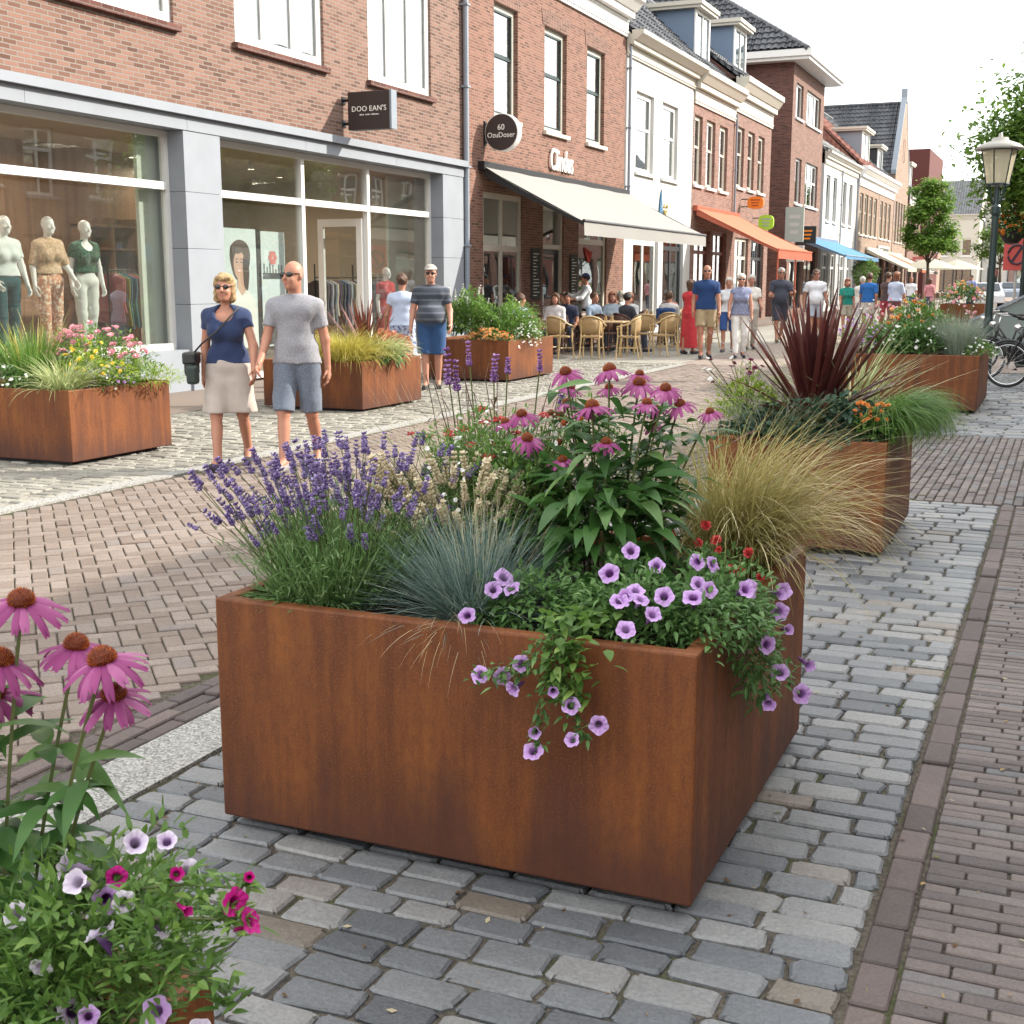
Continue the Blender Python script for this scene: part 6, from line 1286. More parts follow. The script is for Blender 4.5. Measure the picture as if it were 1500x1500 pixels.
class Field:
    """signed distance field on a grid; shapes are blended in with a smooth minimum"""
    def __init__(s, lo, hi, h):
        s.h = h; s.lo = np.asarray(lo, float) - 2 * h; n = np.ceil((np.asarray(hi) + 2 * h - s.lo) / h).astype(int) + 1
        s.ax = [s.lo[i] + np.arange(n[i]) * h for i in range(3)]; s.v = np.full(n, 1.0, np.float32)
    def sub(s, lo, hi):
        sl = [slice(max(0, int(np.searchsorted(s.ax[i], lo[i]))), max(0, int(np.searchsorted(s.ax[i], hi[i])))) for i in range(3)]
        return tuple(sl), np.meshgrid(*[s.ax[i][sl[i]] for i in range(3)], indexing='ij', sparse=True)
    def put(s, sl, d, k):
        a = s.v[sl]
        if k <= 0: s.v[sl] = np.minimum(a, d); return
        hh = np.clip(0.5 + 0.5 * (a - d) / k, 0, 1); s.v[sl] = (a * (1 - hh) + d * hh - k * hh * (1 - hh)).astype(np.float32)
    def limb(s, a, b, ra, rb, k=0.02, sx=1.0, sy=1.0, clip=None, R3=None):
        """tapered limb; sx, sy widen it sideways / front to back; clip = list of (point, normal) half spaces kept where (p-point).normal < 0"""
        a = np.asarray(a, float); b = np.asarray(b, float); m = max(ra, rb) * max(sx, sy, 1) + 0.05 + k
        sl, (X, Y, Z) = s.sub(np.minimum(a, b) - m, np.maximum(a, b) + m)
        if any(q.stop <= q.start for q in sl): return
        d = b - a; L2 = max(d @ d, 1e-9); px, py, pz = X - a[0], Y - a[1], Z - a[2]
        t = np.clip((px * d[0] + py * d[1] + pz * d[2]) / L2, 0, 1)
        qx, qy, qz = (px - t * d[0]) / sx, (py - t * d[1]) / sy, pz - t * d[2]
        D = np.sqrt(qx * qx + qy * qy + qz * qz) - (ra + (rb - ra) * t)
        for (c, n) in (clip or ()): D = np.maximum(D, (X - c[0]) * n[0] + (Y - c[1]) * n[1] + (Z - c[2]) * n[2])
        s.put(sl, D, k)
    def ell(s, c, r, k=0.02, clip=None):
        c = np.asarray(c, float); r = np.asarray(r, float); m = r.max() + 0.05 + k; sl, (X, Y, Z) = s.sub(c - m, c + m)
        if any(q.stop <= q.start for q in sl): return
        q = np.sqrt(((X - c[0]) / r[0]) ** 2 + ((Y - c[1]) / r[1]) ** 2 + ((Z - c[2]) / r[2]) ** 2); D = (q - 1) * r.min()
        for (cc, n) in (clip or ()): D = np.maximum(D, (X - cc[0]) * n[0] + (Y - cc[1]) * n[1] + (Z - cc[2]) * n[2])
        s.put(sl, D, k)
    def cut(s, c, n):
        X, Y, Z = np.meshgrid(*s.ax, indexing='ij', sparse=True); s.v = np.maximum(s.v, ((X - c[0]) * n[0] + (Y - c[1]) * n[1] + (Z - c[2]) * n[2]).astype(np.float32))
    def wrinkle(s, amp, f=38, seed=0):
        X, Y, Z = np.meshgrid(*s.ax, indexing='ij', sparse=True); r_ = np.random.default_rng(seed); p = r_.uniform(0, 6, 6)
        s.v = s.v + (amp * (np.sin(f * (0.5 * X + 0.25 * Y + Z) + p[0] + 2.2 * np.sin(9 * X + p[1])) * np.sin(f * 0.43 * (X - Y) + p[2]) + 0.6 * np.sin(f * 0.7 * (X * 0.9 - Z * 0.7) + p[3] + 1.5 * np.sin(11 * Z + p[4])))).astype(np.float32)
    def mesh(s, name, mat, smooth=True, mb=None):
        V, F = surface_nets(s.v, s.lo, s.h); m = mb or MB(); m.add(V, F, 0.5); return m
def skin_mat(name, c):
    t = NT(name); P_ = t.obj(); nz = t.noise(9, 4, vec=P_); col = t.mix(t.math('MULTIPLY', nz, 0.7), c, (c[0] * 0.86, c[1] * 0.66, c[2] * 0.60))
    return t.done(t.pbsdf(col, 0.5, 0.35, **{'Subsurface Weight': 0.08, 'Subsurface Radius': (0.02, 0.008, 0.004), 'Subsurface Scale': 0.5}))
def cloth_mat(name, c, c2=None, pat=None, sc=60):
    t = NT(name); P_ = t.obj(); nz = t.noise(14, 4, vec=P_); fine = t.noise(260, 2, vec=P_); col = t.mix(nz, tuple(x * 0.82 for x in c), tuple(min(1, x * 1.12) for x in c)); col = t.mix(t.math('MULTIPLY', fine, 0.3), col, tuple(x * 0.7 for x in c))
    if pat == 'print': col = t.mix(t.ramp(t.noise(sc, 2, vec=P_), [(0.52, (0, 0, 0)), (0.56, (1, 1, 1))]), col, c2)
    if pat == 'stripe':
        w = t.math('SINE', t.math('MULTIPLY', t.n('SeparateXYZ', {0: P_}).outputs[2], sc)); col = t.mix(t.ramp(w, [(0.45, (0, 0, 0)), (0.55, (1, 1, 1))]), col, c2)
    if pat == 'heather': col = t.mix(t.ramp(t.noise(90, 3, 0.8, vec=P_), [(0.42, (0, 0, 0)), (0.6, (0.75, 0.75, 0.75))]), col, c2)
    return t.done(t.pbsdf(col, 0.85, 0.15, normal=t.bump(t.math('ADD', fine, nz), 0.003, 0.5), **{'Sheen Weight': 0.15}))
_cm = {}
def CM(c, c2=None, pat=None, sc=60):
    k = (c, c2, pat, sc)
    if k not in _cm: _cm[k] = cloth_mat('cloth', c, c2, pat, sc)
    return _cm[k]
SKINS = [skin_mat('skin', c) for c in ((0.42, 0.215, 0.145), (0.36, 0.175, 0.115), (0.46, 0.25, 0.18), (0.25, 0.12, 0.08))]
m_manq = flat('mannequin_white', (0.74, 0.73, 0.71), 0.35, var=0.03)
m_lens = flat('sunglass_lens', (0.012, 0.010, 0.010), 0.12, 0.6); m_eye = flat('eye_dark', (0.04, 0.025, 0.02), 0.3); m_lip = flat('lips', (0.38, 0.14, 0.11), 0.5)
def hair_mat(name, c):
    t = NT(name); st = t.noise(1.0, 4, 0.7, vec=t.mapv(t.obj(), (95, 95, 14))); col = t.ramp(st, [(0.3, tuple(x * 0.35 for x in c)), (0.5, c), (0.72, tuple(min(1, x * 1.7) for x in c))])
    return t.done(t.pbsdf(col, 0.5, 0.4, normal=t.bump(st, 0.012, 1.0)))
HAIR = {k: hair_mat('hair', c) for k, c in {'blond': (0.36, 0.235, 0.11), 'brown': (0.085, 0.042, 0.024), 'grey': (0.30, 0.285, 0.265), 'white': (0.50, 0.475, 0.42), 'red': (0.22, 0.085, 0.042), 'black': (0.016, 0.012, 0.010)}.items()}; HAIR['bald'] = None
def V3(*a): return np.array(a, float)
def rotx(v, a): return V3(v[0], v[1] * math.cos(a) - v[2] * math.sin(a), v[1] * math.sin(a) + v[2] * math.cos(a))
def person(label, loc, face, H=1.75, skin=0, hair='brown', style='short', top=(0.3, 0.3, 0.3), topkw=None, sleeve=0.55, bottom='shorts', bot=(0.2, 0.2, 0.25), botkw=None, fat=1.0, fem=False, belly=0.0,
           phase=0.6, arms=None, glasses=False, cap=None, shoes=(0.05, 0.05, 0.055), sit=False, res=0.014, look=0.0, mat=None, cat='person', group=None, neck='crew', bag=None, hem=None, skirtlen=0.48, smile=True):
    """face: heading in degrees, 0 = towards +y; local frame: +y is forward, built at 1.75 m and scaled"""
    lk = R(look)
    def HV(x, y, z): return V3(x * math.cos(lk) - y * math.sin(lk), x * math.sin(lk) + y * math.cos(lk), z)
    if group and group.startswith('people walking') and loc[1] > 20:
        hh = zlib.crc32(label.encode()); phase = min(0.95, phase * 0.6 + (hh % 6) * 0.09); face += ((hh >> 4) % 9 - 4) * 5
        if arms is None: arms = ((((hh >> 7) % 5 - 2) * 0.16, 0.2 + ((hh >> 9) % 4) * 0.2, 0.15), (((hh >> 11) % 5 - 2) * 0.16, 0.2 + ((hh >> 13) % 4) * 0.25, 0.15))
    sc = H / 1.75; o = thing('person' if cat == 'person' else cat.replace(' ', '_'), label, cat, loc, R(face), group); o.scale = (sc, sc, sc); sk = mat or SKINS[skin]
    hz = 0.50 if sit else 0.93; up = hz - 0.93; fw = 0.9 if fem else 1.0; shw = (0.168 if fem else 0.19) * (1 + 0.35 * (fat - 1)); hpw = 0.095 * (1.05 if fem else 1.0)
    lean = 0.03
    def T(x, y, z): return V3(x, y + lean * max(0, (z - 0.93)), z + up)         # torso coordinates, standing height
    # legs
    legs = []
    for sgn in (-1, 1):
        hip = V3(sgn * hpw, 0, hz)
        if sit: kn = V3(sgn * 0.12, 0.44, hz + 0.0); an = V3(sgn * 0.13, 0.40 + 0.06 * sgn, 0.085); toe = an + V3(0.01 * sgn, 0.17, -0.055)
        else:
            th = phase * 0.42 * sgn; kb = (0.10 + 0.55 * phase) if sgn < 0 else 0.04 + 0.06 * phase
            kn = hip + rotx(V3(0.0, 0, -0.435), th if sgn > 0 else th * 0.55); an = kn + rotx(V3(-0.012 * sgn, 0, -0.41), (th if sgn > 0 else th * 0.55) - kb)
            fp = -0.15 if sgn > 0 else -0.6 * phase; toe = an + rotx(V3(0.02 * sgn, 0.165, -0.055), fp if sgn < 0 else 0.12 * phase)
        legs.append((hip, kn, an, toe))
    mz = min(min(l[2][2] - 0.085, l[3][2] - 0.028) for l in legs)
    if not sit:
        up -= mz; legs = [tuple(p - V3(0, 0, mz) for p in l) for l in legs]; hz -= mz
    # arms
    arms = arms or ((0.25 * phase, 0.25, 0.13), (-0.3 * phase, 0.22, 0.13)); AR = []
    for sgn, (sw, eb, sp) in zip((-1, 1), arms):
        sh = T(sgn * shw * 0.985, -0.005, 1.392); u = rotx(V3(sgn * math.sin(sp), 0, -math.cos(sp)) * 0.285, sw); el = sh + u; fo = rotx(V3(sgn * math.sin(sp * 0.35), 0, -math.cos(sp * 0.35)) * 0.245, sw + eb); wr = el + fo; AR.append((sh, el, wr, fo / np.linalg.norm(fo)))
    neckb, headc = T(0, -0.005, 1.46), T(0, 0.025, 1.635)
    allp = np.array([p for l in legs for p in l] + [p for a in AR for p in a[:3]] + [headc + HV(0, 0, 0.15)]); lo, hi = allp.min(0) - 0.24, allp.max(0) + 0.24; lo[2] = min(lo[2], -0.03) if not sit else -0.03
    def torso(F, off=0.0, k=0.05, clip=None, upper=True, pel=True):
        if upper:
            for g in (-1, 1): F.limb(T(g * 0.02, -0.015, 1.435), T(g * shw * 0.96, -0.005, 1.395), 0.045 + off, 0.044 + off, 0.03, 1, 1, clip)
            F.limb(T(-shw * 0.62, 0, 1.36), T(shw * 0.62, 0, 1.36), 0.062 * fat ** 0.5 + off, 0.062 * fat ** 0.5 + off, k, 1, 1.25, clip)
            F.limb(T(0, 0.0, 1.08), T(0, 0.0, 1.33), 0.098 * fat * fw + off, 0.108 * fat ** 0.6 * (0.95 if fem else 1) + off, k, 1.30, 0.92, clip)
            if fem:
                for g in (-1, 1): F.ell(T(g * 0.075, 0.075 * fat, 1.255), (0.068 + off, 0.062 + off, 0.066 + off), 0.04, clip)
            if belly: F.ell(T(0, 0.05 + belly * 0.4, 1.06), (0.15 + off + belly * 0.3, 0.10 + belly + off, 0.15 + off), 0.06, clip)
        if pel: F.limb(T(0, -0.005, 0.955), T(0, 0.0, 1.06), 0.112 * fat * (1.06 if fem else 1) + off, 0.10 * fat * fw + off, k, 1.32, 0.95, clip)
    def legf(F, off=0.0, k=0.02, upto=1.0, flare=0.0, knee=True):
        for hip, kn, an, toe in legs:
            F.limb(hip, kn, 0.083 * fat ** 0.7 + off, 0.055 * fat ** 0.4 + off + flare, k)
            if upto > 0.5: F.limb(kn, an, 0.052 * fat ** 0.4 + off + flare, 0.038 + off + flare * 1.2, k); F.limb(kn * 0.72 + an * 0.28 + V3(0, -0.018, 0), kn * 0.55 + an * 0.45 + V3(0, -0.016, 0), 0.045 + off, 0.040 + off, 0.03)
    # body
    B = Field(lo, hi, res); torso(B); legf(B)
    for (sh, el, wr, d) in AR:
        B.limb(sh, el, 0.045 * fat ** 0.6, 0.040 * fat ** 0.4, 0.03); B.limb(el, wr, 0.041 * fat ** 0.4, 0.027, 0.02); B.limb(wr, wr + d * 0.055, 0.026, 0.034, 0.02, 0.72 if not sit else 1, 1.0)
    B.limb(neckb, headc - HV(0, 0.02, 0.07), 0.056 * (0.88 if fem else 1), 0.052 * (0.88 if fem else 1), 0.03)
    B.ell(headc + HV(0, -0.012, 0.03), (0.076, 0.095, 0.090), 0.03); B.ell(headc + HV(0, 0.020, -0.045), (0.060, 0.072, 0.072), 0.03); B.ell(headc + HV(0, 0.060, -0.093), (0.026, 0.024, 0.020), 0.025)
    B.limb(headc + HV(0, 0.088, 0.018), headc + HV(0, 0.108, -0.022), 0.010, 0.014, 0.012)
    for g in (-1, 1): B.ell(headc + HV(g * 0.078, -0.008, -0.005), (0.012, 0.020, 0.030), 0.008); B.ell(headc + HV(g * 0.032, 0.070, -0.03), (0.024, 0.02, 0.022), 0.02)
    for hip, kn, an, toe in legs: B.limb(an, toe, 0.036, 0.026, 0.02)
    mbody = B.mesh('body', sk)
    # hands: palm, four fingers, thumb
    hr = max(0.0045, res * 0.45)
    for sgn, (sh, el, wr, d) in zip((-1, 1), AR):
        side = np.cross(d, V3(sgn, 0, 0)); side = side / (np.linalg.norm(side) + 1e-9); inn = np.cross(side, d) * 1.0; inn = inn * (-sgn if (inn[0] * sgn) > 0 else sgn) if False else V3(-sgn, 0.12, 0); inn = inn - d * (inn @ d); inn /= np.linalg.norm(inn)
        side = np.cross(d, inn); side = side if side[1] > 0 else -side; pb = wr + d * 0.02; pe = wr + d * 0.085
        Hf = Field(wr - 0.22, wr + 0.22, hr); fr = max(0.0085, hr * 1.3)
        Hf.limb(wr - d * 0.03, pb, 0.026, 0.024, 0.01); 
        for q in (-1, -0.33, 0.33, 1): Hf.limb(pb + side * q * 0.014, pe + side * q * 0.029, 0.015, 0.0125, 0.012)
        for q, ln in ((-1, 0.062), (-0.33, 0.076), (0.33, 0.080), (1, 0.070)):
            k0 = pe + side * q * 0.030; k1 = k0 + (d * 0.9 + inn * 0.40 + side * q * 0.08) * ln * 0.5; k2 = k1 + (d * 0.62 + inn * 0.78) * ln * 0.5; Hf.limb(k0 - d * 0.01, k1, fr * 1.05, fr, 0.003); Hf.limb(k1, k2, fr, fr * 0.82, 0.003)
        t0 = pb + side * 0.022 + inn * 0.008; t1 = t0 + (d * 0.62 + side * 0.62 + inn * 0.3) * 0.042; t2 = t1 + (d * 0.85 + side * 0.15 + inn * 0.45) * 0.034; Hf.limb(t0, t1, 0.0135, fr * 1.1, 0.006); Hf.limb(t1, t2, fr * 1.1, fr * 0.85, 0.003)
        Hf.mesh('hand', sk, mb=mbody)
    mbody.build('body', sk, o, local=True, smooth=True)
    if cat == 'mannequin': glasses = False
    # clothes
    tkw = topkw or {}; topm = CM(top, **tkw); hemz = (hem if hem is not None else (0.93 if not fem else 0.95))
    Sx = Field(lo, hi, res); nc = T(0, 0, 1.475); cl = []
    torso(Sx, 0.021, 0.05)
    if bottom in ('dress', 'longdress'): pass
    for hip, kn, an, toe in ([] if sit else legs): Sx.limb(hip - V3(0, 0, 0.03), hip + V3(0, 0, 0.10), 0.106 * fat ** 0.7 + 0.012, 0.09 * fat ** 0.7, 0.04)
    Sx.cut(T(0, 0, hemz), (0, 0, -1))
    for (sh, el, wr, d) in AR:
        if sleeve <= 0: continue
        if sleeve <= 1: e = sh + (el - sh) * sleeve; Sx.limb(sh, el, 0.046 * fat ** 0.6 + 0.010, 0.046 * fat ** 0.4 + 0.016, 0.025, clip=[(e, (el - sh) / np.linalg.norm(el - sh))])
        else: Sx.limb(sh, el, 0.058, 0.056, 0.025); e = el + (wr - el) * (sleeve - 1); Sx.limb(el, wr, 0.055, 0.042, 0.02, clip=[(e, d)])
    if sleeve == 0:
        pass
    Sx.limb(neckb - V3(0, 0, 0.06), neckb + V3(0, 0, 0.012), 0.075, 0.068, 0.03, clip=[(neckb + V3(0, 0, 0.012), (0, -0.28, 0.96))])
    if neck == 'scoop':
        X, Y, Z = np.meshgrid(*Sx.ax, indexing='ij', sparse=True); c = T(0, 0.10, 1.425); Sx.v = np.maximum(Sx.v, (0.085 - np.sqrt((X / 1.05) ** 2 + (Y - c[1]) ** 2 * 0.5 + (Z - c[2]) ** 2)).astype(np.float32))
    if bottom in ('dress',):
        Sx2 = Field(lo, hi, res)
    Sx.wrinkle(0.0022 if res < 0.011 else 0.0026, 40, int(abs(loc[0] * 100))); Sx.mesh('shirt', topm).build('blouse' if fem else 'shirt', topm, o, local=True, smooth=True)
    botm = CM(bot, **(botkw or {}))
    Bx = Field(lo, hi, res)
    if bottom in ('shorts', 'trousers', 'knee'):
        upto = {'shorts': 0.72, 'knee': 0.95, 'trousers': 2}[bottom]; torso(Bx, 0.010, 0.04, upper=False)
        if belly: Bx.ell(T(0, 0.05 + belly * 0.4, 1.06), (0.161 + belly * 0.3, 0.111 + belly, 0.161), 0.05)
        Bx.cut(T(0, 0, hemz + 0.035), (0, 0, 1))
        for hip, kn, an, toe in legs:
            if upto < 1.5:
                e = hip + (kn - hip) * upto * 1.02; dn = (kn - hip) / np.linalg.norm(kn - hip); Bx.limb(hip, kn, 0.092 * fat ** 0.7 + 0.014, 0.076 * fat ** 0.5 + 0.016, 0.025, clip=[(e, dn)])
            else:
                Bx.limb(hip, kn, 0.093 * fat ** 0.7 + 0.004, 0.066 * fat ** 0.4 + 0.008, 0.02); dn = (an - kn) / np.linalg.norm(an - kn); Bx.limb(kn, an, 0.062 + 0.008, 0.05 + 0.008, 0.02, clip=[(an - dn * 0.01, dn)])
    else:
        lz = hz - skirtlen; n_ = 6
        for g in range(-2, 3): Bx.limb(T(g * 0.035, 0, 1.02), V3(g * 0.075, (legs[0][1][1] + legs[1][1][1]) * 0.5 * 0.6, lz - 0.1), 0.094 * fat, 0.112, 0.03, 1.05, 0.95)
        for hip, kn, an, toe in legs: Bx.limb(hip, kn, 0.10, 0.095, 0.04)
        torso(Bx, 0.013, 0.04, upper=False)
        if belly: Bx.ell(T(0, 0.05 + belly * 0.4, 1.06), (0.163 + belly * 0.3, 0.113 + belly, 0.163), 0.05)
        Bx.cut(V3(0, 0, lz), (0, 0, -1)); Bx.cut(T(0, 0, hemz + 0.035), (0, 0, 1))
    Bx.wrinkle(0.0028, 34, int(abs(loc[1] * 77))); Bx.mesh('bottom', botm).build({'shorts': 'shorts', 'knee': 'shorts', 'trousers': 'trousers'}.get(bottom, 'skirt'), botm, o, local=True, smooth=True)
    # shoes
    if cat != 'mannequin':
        shm = CM(shoes)
        for hip, kn, an, toe in legs:
            f_ = Field(np.minimum(an, toe) - 0.13, np.maximum(an, toe) + 0.13, min(res, 0.011)); sole = min(an[2] - 0.085, toe[2] - 0.030); f_.limb(an + V3(0, -0.03, -0.045), toe + V3(0, 0.005, 0.0), 0.043, 0.037, 0.01, 1.0); f_.limb(an + V3(0, -0.01, -0.01), an + V3(0, 0, -0.04), 0.045, 0.045, 0.02)
            dn = toe - an; f_.cut(an + V3(0, 0, -0.002), (0, -0.25, 0.97)); f_.mesh('shoe', shm).build('shoe', shm, o, local=True, smooth=True)
    # hair, cap, glasses, mouth
    hc = headc + HV(0, -0.012, 0.03)
    if hair != 'bald':
        hm = HAIR[hair]; Hh = Field(headc - 0.30, headc + 0.22, min(res, 0.010))
        fc = [(headc + HV(0, 0.052, 0.055), HV(0, 0.75, -0.66))]
        Hh.ell(hc + HV(0, -0.012, 0.010), (0.090, 0.104, 0.100), 0.0, clip=[(headc + HV(0, 0.058, 0.040), unit(HV(0, 0.80, -0.60))), (headc + HV(0, 0, -0.055), HV(0, 0.35, -0.94))])
        if style in ('bob', 'long'):
            zb = -0.10 if style == 'bob' else -0.22
            for g in (-1, 1): Hh.limb(headc + HV(g * 0.062, -0.02, 0.05), headc + HV(g * 0.070, -0.015, zb), 0.036, 0.030, 0.02)
            Hh.limb(headc + HV(0, -0.07, 0.04), headc + HV(0, -0.06, zb), 0.062, 0.05, 0.03, 1.2)
            Hh.limb(headc + HV(-0.055, 0.062, 0.088), headc + HV(0.045, 0.066, 0.094), 0.020, 0.022, 0.03)
        if style == 'bun': Hh.ell(headc + HV(0, -0.12, 0.045), (0.045, 0.04, 0.045), 0.02)
        Hh.wrinkle(0.0038, 105, 3); Hh.mesh('hair', hm).build('hair', hm, o, local=True, smooth=True)
    if cap:
        cm_ = CM(cap); C_ = Field(headc - 0.25, headc + 0.25, min(res, 0.010)); C_.ell(hc + HV(0, -0.004, 0.02), (0.096, 0.112, 0.094), 0.0, clip=[(hc + HV(0, 0, 0.030), HV(0, 0.08, -0.99))]); C_.ell(hc + HV(0, 0.12, 0.036), (0.072, 0.075, 0.013), 0.012); C_.mesh('cap', cm_).build('cap', cm_, o, local=True, smooth=True)
    if cat != 'mannequin':
        ey = MB(); e0 = headc + HV(0, 0.075, 0.012)
        if glasses:
            for g in (-1, 1): ey.ball(e0 + HV(g * 0.034, 0.010, 0.0), (0.030, 0.012, 0.021), 12, 8); ey.tube([e0 + HV(g * 0.060, 0.004, 0.006), e0 + HV(g * 0.080, -0.04, 0.008), e0 + HV(g * 0.083, -0.085, 0.002)], 0.0035, 6)
            ey.tube([e0 + HV(-0.012, 0.022, 0.006), e0 + HV(0.012, 0.022, 0.006)], 0.004, 6); ey.build('sunglasses', m_lens, o, local=True, smooth=True)
        else:
            for g in (-1, 1): ey.ball(e0 + HV(g * 0.031, 0.006, 0.0), (0.012, 0.010, 0.007), 10, 6); ey.tube([e0 + HV(g * 0.016, 0.010, 0.024), e0 + HV(g * 0.046, 0.002, 0.024)], 0.0035, 5)
            ey.build('eyes', m_eye, o, local=True, smooth=True)
        li = MB(); li.ball(headc + HV(0, 0.0885, -0.062), (0.022, 0.006, 0.0065), 10, 6); li.build('lips', m_lip, o, local=True, smooth=True)
    o['_j'] = [float(x) for x in np.concatenate([T(0, 0, 1.3), T(0, 0, 0.95), AR[0][2], AR[1][2]])]
    return o
CP = dict(group='people walking in the street')
# the couple
w_ = person('blond woman in sunglasses, navy t shirt and beige knee length skirt', (-6.56, 8.98, 0.0), 203, 1.66, 0, 'blond', 'bob', (0.030, 0.045, 0.105), None, 0.42, 'skirt', (0.46, 0.395, 0.35), None, 0.96, True, 0.0, 0.62, ((0.25, 0.30, 0.30), (-0.15, 0.25, 0.16)), True, None, (0.035, 0.03, 0.04), res=0.0095, neck='scoop', skirtlen=0.40, hem=0.97, **CP)
m_leather = flat('black_leather', (0.012, 0.013, 0.014), 0.38, 0.5)
bg = thing('handbag', 'black leather shoulder bag hanging at the hip of the blond woman', 'handbag', tuple(w_.location), R(203))
mb = MB(); mb.box((0.235, 0.02, 0.8), (0.335, 0.2, 1)); mb.build('bag_body', m_leather, bg, local=True, bevel=0.03); mb = MB(); mb.box((0.225, 0.015, 0.9), (0.345, 0.206, 1.005)); mb.build('flap', m_leather, bg, local=True, bevel=0.02)
mb = MB(); mb.box((0.2, 0.18, 0.74), (0.3, 0.27, 0.9)); mb.build('pouch', flat('dark_green_leather', (0.02, 0.032, 0.028), 0.45), bg, local=True, bevel=0.025)
mb = MB(); mb.tube([(0.27, 0.15, 0.98), (0.17, 0.185, 1.08), (0.05, 0.200, 1.17), (-0.045, 0.185, 1.27), (-0.11, 0.085, 1.36), (-0.12, 0.0, 1.375), (-0.11, -0.09, 1.32), (0.0, -0.155, 1.15), (0.18, -0.14, 1.0), (0.29, 0.05, 0.97)], 0.008, 6); mb.build('strap', m_leather, bg, local=True)
person('bald man in sunglasses with grey t shirt and grey denim shorts', (-5.96, 9.12, 0.0), 197, 1.77, 0, 'bald', 'short', (0.235, 0.235, 0.255), dict(c2=(0.33, 0.33, 0.355), pat='heather'), 0.62, 'knee', (0.12, 0.145, 0.19), dict(c2=(0.19, 0.215, 0.26), pat='heather'), 0.97, False, 0.0, 0.62, ((-0.22, 0.16, 0.16), (0.20, 0.55, 0.17)), True, None, (0.30, 0.28, 0.26), res=0.0095, hem=0.92, look=-24, **CP)
# pair at the shop door
person('woman seen from behind in pale blue top and flowered skirt at the shop door', (-9.35, 17.25, 0.0), 20, 1.68, 0, 'brown', 'bun', (0.48, 0.55, 0.70), None, 0.4, 'skirt', (0.46, 0.50, 0.62), dict(c2=(0.10, 0.13, 0.30), pat='print', sc=22), 1.12, True, 0.0, 0.15, ((0.0, 0.5, 0.3), (0.1, 0.5, 0.2)), skirtlen=0.62, res=0.012, **CP)
person('stout man in grey cap, dark striped t shirt and blue shorts', (-8.62, 16.8, 0.0), 203, 1.80, 2, 'bald', 'short', (0.055, 0.065, 0.085), dict(c2=(0.11, 0.12, 0.15), pat='stripe', sc=70), 0.6, 'knee', (0.035, 0.085, 0.20), None, 1.25, False, 0.07, 0.2, ((0.0, 0.7, 0.22), (0.05, 0.35, 0.22)), True, (0.40, 0.37, 0.33), (0.03, 0.03, 0.03), res=0.012, hem=0.95, **CP)
# walkers
person('bald man in navy polo shirt and khaki shorts walking past the terrace', (-6.85, 25.7, 0.0), 193, 1.90, 1, 'bald', 'short', (0.020, 0.050, 0.145), None, 0.6, 'shorts', (0.36, 0.28, 0.17), None, 1.05, False, 0.0, 0.6, ((0.2, 0.3, 0.14), (-0.1, 0.6, 0.16)), True, None, (0.03, 0.03, 0.035), **CP)
person('child in bright blue clothes behind the navy polo man', (-7.05, 28.4, 0.0), 193, 1.66, 0, 'white', 'short', (0.66, 0.68, 0.70), None, 0.6, 'knee', (0.04, 0.09, 0.26), None, 0.95, True, 0, 0.4, None, False, None, (0.12, 0.11, 0.12), **CP)
person('white haired woman in blue patterned sleeveless top and white trousers', (-6.25, 26.2, 0.0), 193, 1.72, 0, 'white', 'short', (0.17, 0.19, 0.30), dict(c2=(0.30, 0.32, 0.44), pat='print', sc=60), 0, 'trousers', (0.72, 0.71, 0.69), None, 1.03, True, 0.0, 0.5, ((0.15, 0.25, 0.16), (0.35, 0.3, 0.25)), True, None, (0.03, 0.04, 0.06), hem=0.90, **CP)
person('white haired person in cream shirt behind the sleeveless top woman', (-6.82, 29.6, 0.0), 193, 1.72, 0, 'white', 'short', (0.70, 0.66, 0.60), None, 0.6, 'trousers', (0.50, 0.45, 0.38), None, 1.0, True, **CP)
person('person in long red dress half hidden behind the navy polo man', (-7.62, 27.2, 0.0), 350, 1.60, 0, 'brown', 'bob', (0.50, 0.04, 0.05), None, 0.5, 'skirt', (0.55, 0.05, 0.06), None, 1.0, True, 0, 0.3, skirtlen=0.78, **CP)
person('grey haired man in dark grey shirt carrying a jacket', (-6.95, 33.5, 0.0), 193, 1.92, 0, 'grey', 'short', (0.055, 0.06, 0.085), None, 0.7, 'knee', (0.05, 0.055, 0.075), None, 1.1, False, 0.02, 0.5, ((0.3, 1.5, 0.2), (0.2, 1.4, 0.2)), True, None, (0.2, 0.16, 0.12), res=0.017, **CP)
person('brown haired man in white t shirt walking towards the viewer', (-6.1, 33.8, 0.0), 193, 1.88, 1, 'brown', 'short', (0.74, 0.75, 0.79), None, 0.6, 'shorts', (0.42, 0.45, 0.52), None, 1.08, False, 0.03, 0.5, ((0.2, 0.4, 0.2), (-0.2, 0.5, 0.2)), True, None, (0.3, 0.3, 0.3), res=0.017, **CP)
person('woman in green t shirt beyond the white t shirt man', (-6.05, 38.6, 0.0), 193, 1.66, 0, 'red', 'bob', (0.02, 0.24, 0.19), None, 0.6, 'shorts', (0.45, 0.42, 0.34), None, 1.05, True, res=0.018, **CP)
person('woman in cream blouse beside the green t shirt woman', (-5.85, 40.2, 0.0), 350, 1.74, 2, 'white', 'short', (0.72, 0.68, 0.64), None, 1.5, 'trousers', (0.6, 0.6, 0.62), None, 1.05, True, res=0.018, **CP)
person('man seen from behind in bright blue shirt', (-5.45, 38.8, 0.0), 352, 1.80, 1, 'brown', 'short', (0.03, 0.14, 0.42), None, 0.8, 'shorts', (0.66, 0.62, 0.58), None, 1.15, False, 0.0, 0.4, res=0.018, **CP)
